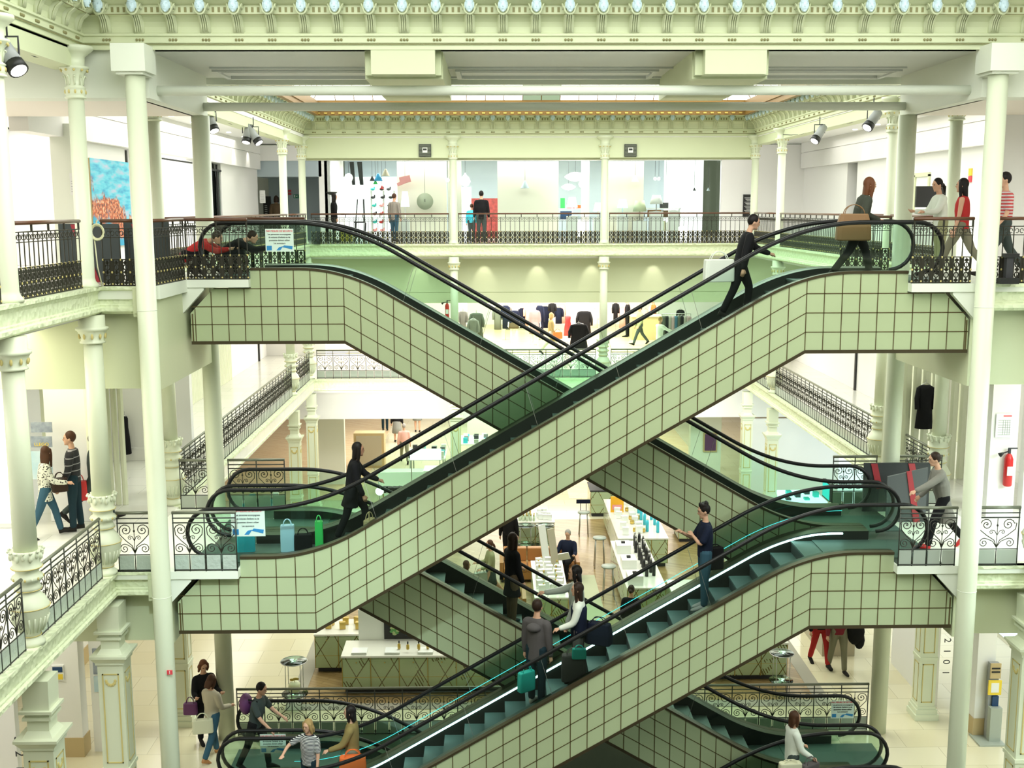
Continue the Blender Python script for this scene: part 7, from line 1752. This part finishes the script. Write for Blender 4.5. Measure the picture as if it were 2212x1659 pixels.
# two people bending low behind the left upper landing
for px, Y, top, hair, lb, fc in ((402, 20.0, 'cred', 'hair_dark', 'person in dark red bending forward behind the left upper railing', 0), (478, 20.3, 'cblack', 'hair_dark', 'dark-haired person crouching behind the left upper handrail loop', 10)):
    f = Vector((atY(px, 560, Y).x, Y, L2)); P('person', lb, f, fc, 1.6, 'skin', hair, 'short', top, 'cblack', legs=((110, 150), (100, 145)), lean=58 if 'red' in lb else 40, arms=((60, 8, 40), (60, 8, 40)), vox=.015)

mat('skyblue', (.40, .62, .75), .6)
# bag shapes standing in for coloured reflections in the left landing glass
for px, w, h, m, lb in ((622, .24, .46, 'skyblue', 'light blue bag shape standing in for a glass reflection, left middle landing'), (655, .30, .30, 'cblack', 'black bag shape standing in for a glass reflection, left middle landing'), (532, .30, .36, 'cyan_b', 'turquoise bag shape standing in for a glass reflection beside the notice, left middle landing'), (690, .14, .52, 'greenm', 'narrow bright green bag shape standing in for a glass reflection near the climber')):
    x = atY(px, 1180, 18.35).x; bag('bag_shape', lb, (x, 18.35, L1 + h + .1), w, h, .14, m, 8, .1)
# ================================================================ light
w = bpy.data.worlds.new('world'); SC.world = w; w.use_nodes = True
w.node_tree.nodes['Background'].inputs[0].default_value = (.88, 1.0, .66, 1)
w.node_tree.nodes['Background'].inputs[1].default_value = .15
def area(name, loc, rot, sx, sy, power, col=(1, 1, 1), spread=None):
    l = bpy.data.lights.new(name, 'AREA'); l.shape = 'RECTANGLE'; l.size = sx; l.size_y = sy; l.energy = power; l.color = col
    o = bpy.data.objects.new(name, l); COL.objects.link(o); o.location = loc; o.rotation_euler = rot
    return o
G = (.93, 1.0, .78)
area('skylight_lamp', (1.2, 9, 13.5), (0, 0, 0), 12, 12, 120, (.90, 1.0, .78))
area('skylight_lamp', (1.2, 29.5, 13.5), (0, 0, 0), 12, 13, 180, (.95, 1.0, .88))
# ceiling lights of the galleries
for z, ks, kf, kn in ((12.35, .6, 3.4, 2.6), (L2 - .55, .45, 6.0, 2.4), (L1 - .55, .6, 3.0, 1.2)):
    for (x, y, sx, sy, p) in ((-7.5 if z > L1 else -8.5, 30, 1.8, 15, 330 * ks), (9.95, 30, 1.8, 15, 330 * ks), (1.2, 47, 13, 9, 620 * kf), (-10, 14, 4, 6, 160 * kn), (12.5, 14, 4, 6, 160 * kn)):
        if z < L2 and x > 10: p *= 3.0
        area('gallery_lamp', (x, y, z), (0, 0, 0), sx, sy, p, (1, .97, .92) if not (z < L2 and x > 10) else (.8, .97, 1))
area('shop_window_light', (1.2, 42.6, 12.1), (0, 0, 0), 13, 1.2, 900, (1, .97, .93))
area('shop_window_light', (1.2, 39.0, 12.3), (R(55), 0, 0), 13, .8, 420, (1, .97, .93))  # fill added on the gallery side to brighten the shop panels
area('fascia_fill', (1.2, 37.0, 4.02), (R(60), 0, 0), 14, .25, 170, (1, 1, .96))  # unseen light added to whiten the far lower fascia
area('room_lamp', (-11.5, 30.5, 12.3), (0, 0, 0), 4, 4, 380, (1, 1, 1))
area('near_fill', (-9.2, 18.0, L2 - .6), (0, 0, 0), 4, 3, 330, (1, .94, .78)); area('near_fill', (-9.5, 18.5, L1 - .6), (0, 0, 0), 4, 3, 160, (1, .97, .85)); area('near_fill', (10.8, 18.5, L2 - .6), (0, 0, 0), 3, 3, 160, (1, .98, .92)); area('near_fill', (10.8, 18.5, L1 - .6), (0, 0, 0), 3, 3, 130, (1, .98, .9)); area('near_fill', (-11.2, 22.4, 12.3), (0, 0, 0), 3.6, 2, 230, (1, .93, .86))  # area fills added to brighten the near side walls
area('room_lamp', (13, 22.5, 12.3), (0, 0, 0), 2.5, 3, 420, (1, 1, 1))
l = bpy.data.lights.new('cool_fill', 'SPOT'); l.energy = 4200; l.spot_size = R(30); l.spot_blend = .9; l.color = (.75, .95, 1); l.shadow_soft_size = .15  # spot added to brighten and cool the lower left cladding, no fixture here
o = bpy.data.objects.new('cool_fill', l); COL.objects.link(o); o.location = (-2.6, 8.5, 12.6); o.rotation_euler = (Vector((-3.2, 17.5, 3.4)) - o.location).to_track_quat('-Z', 'Y').to_euler()
SC.view_settings.view_transform = 'Standard'; SC.view_settings.look = 'None'
SC.view_settings.gamma = 1.0; SC.view_settings.use_curve_mapping = False
SC.view_settings.exposure = -0.22
SC.cycles.max_bounces = 6; SC.cycles.diffuse_bounces = 3; SC.cycles.glossy_bounces = 2; SC.cycles.transparent_max_bounces = 14
SC.cycles.caustics_reflective = False; SC.cycles.caustics_refractive = False
SC.cycles.use_denoising = True
SC.cycles.use_adaptive_sampling = True; SC.cycles.adaptive_threshold = .03
SC.cycles.sample_clamp_indirect = 6
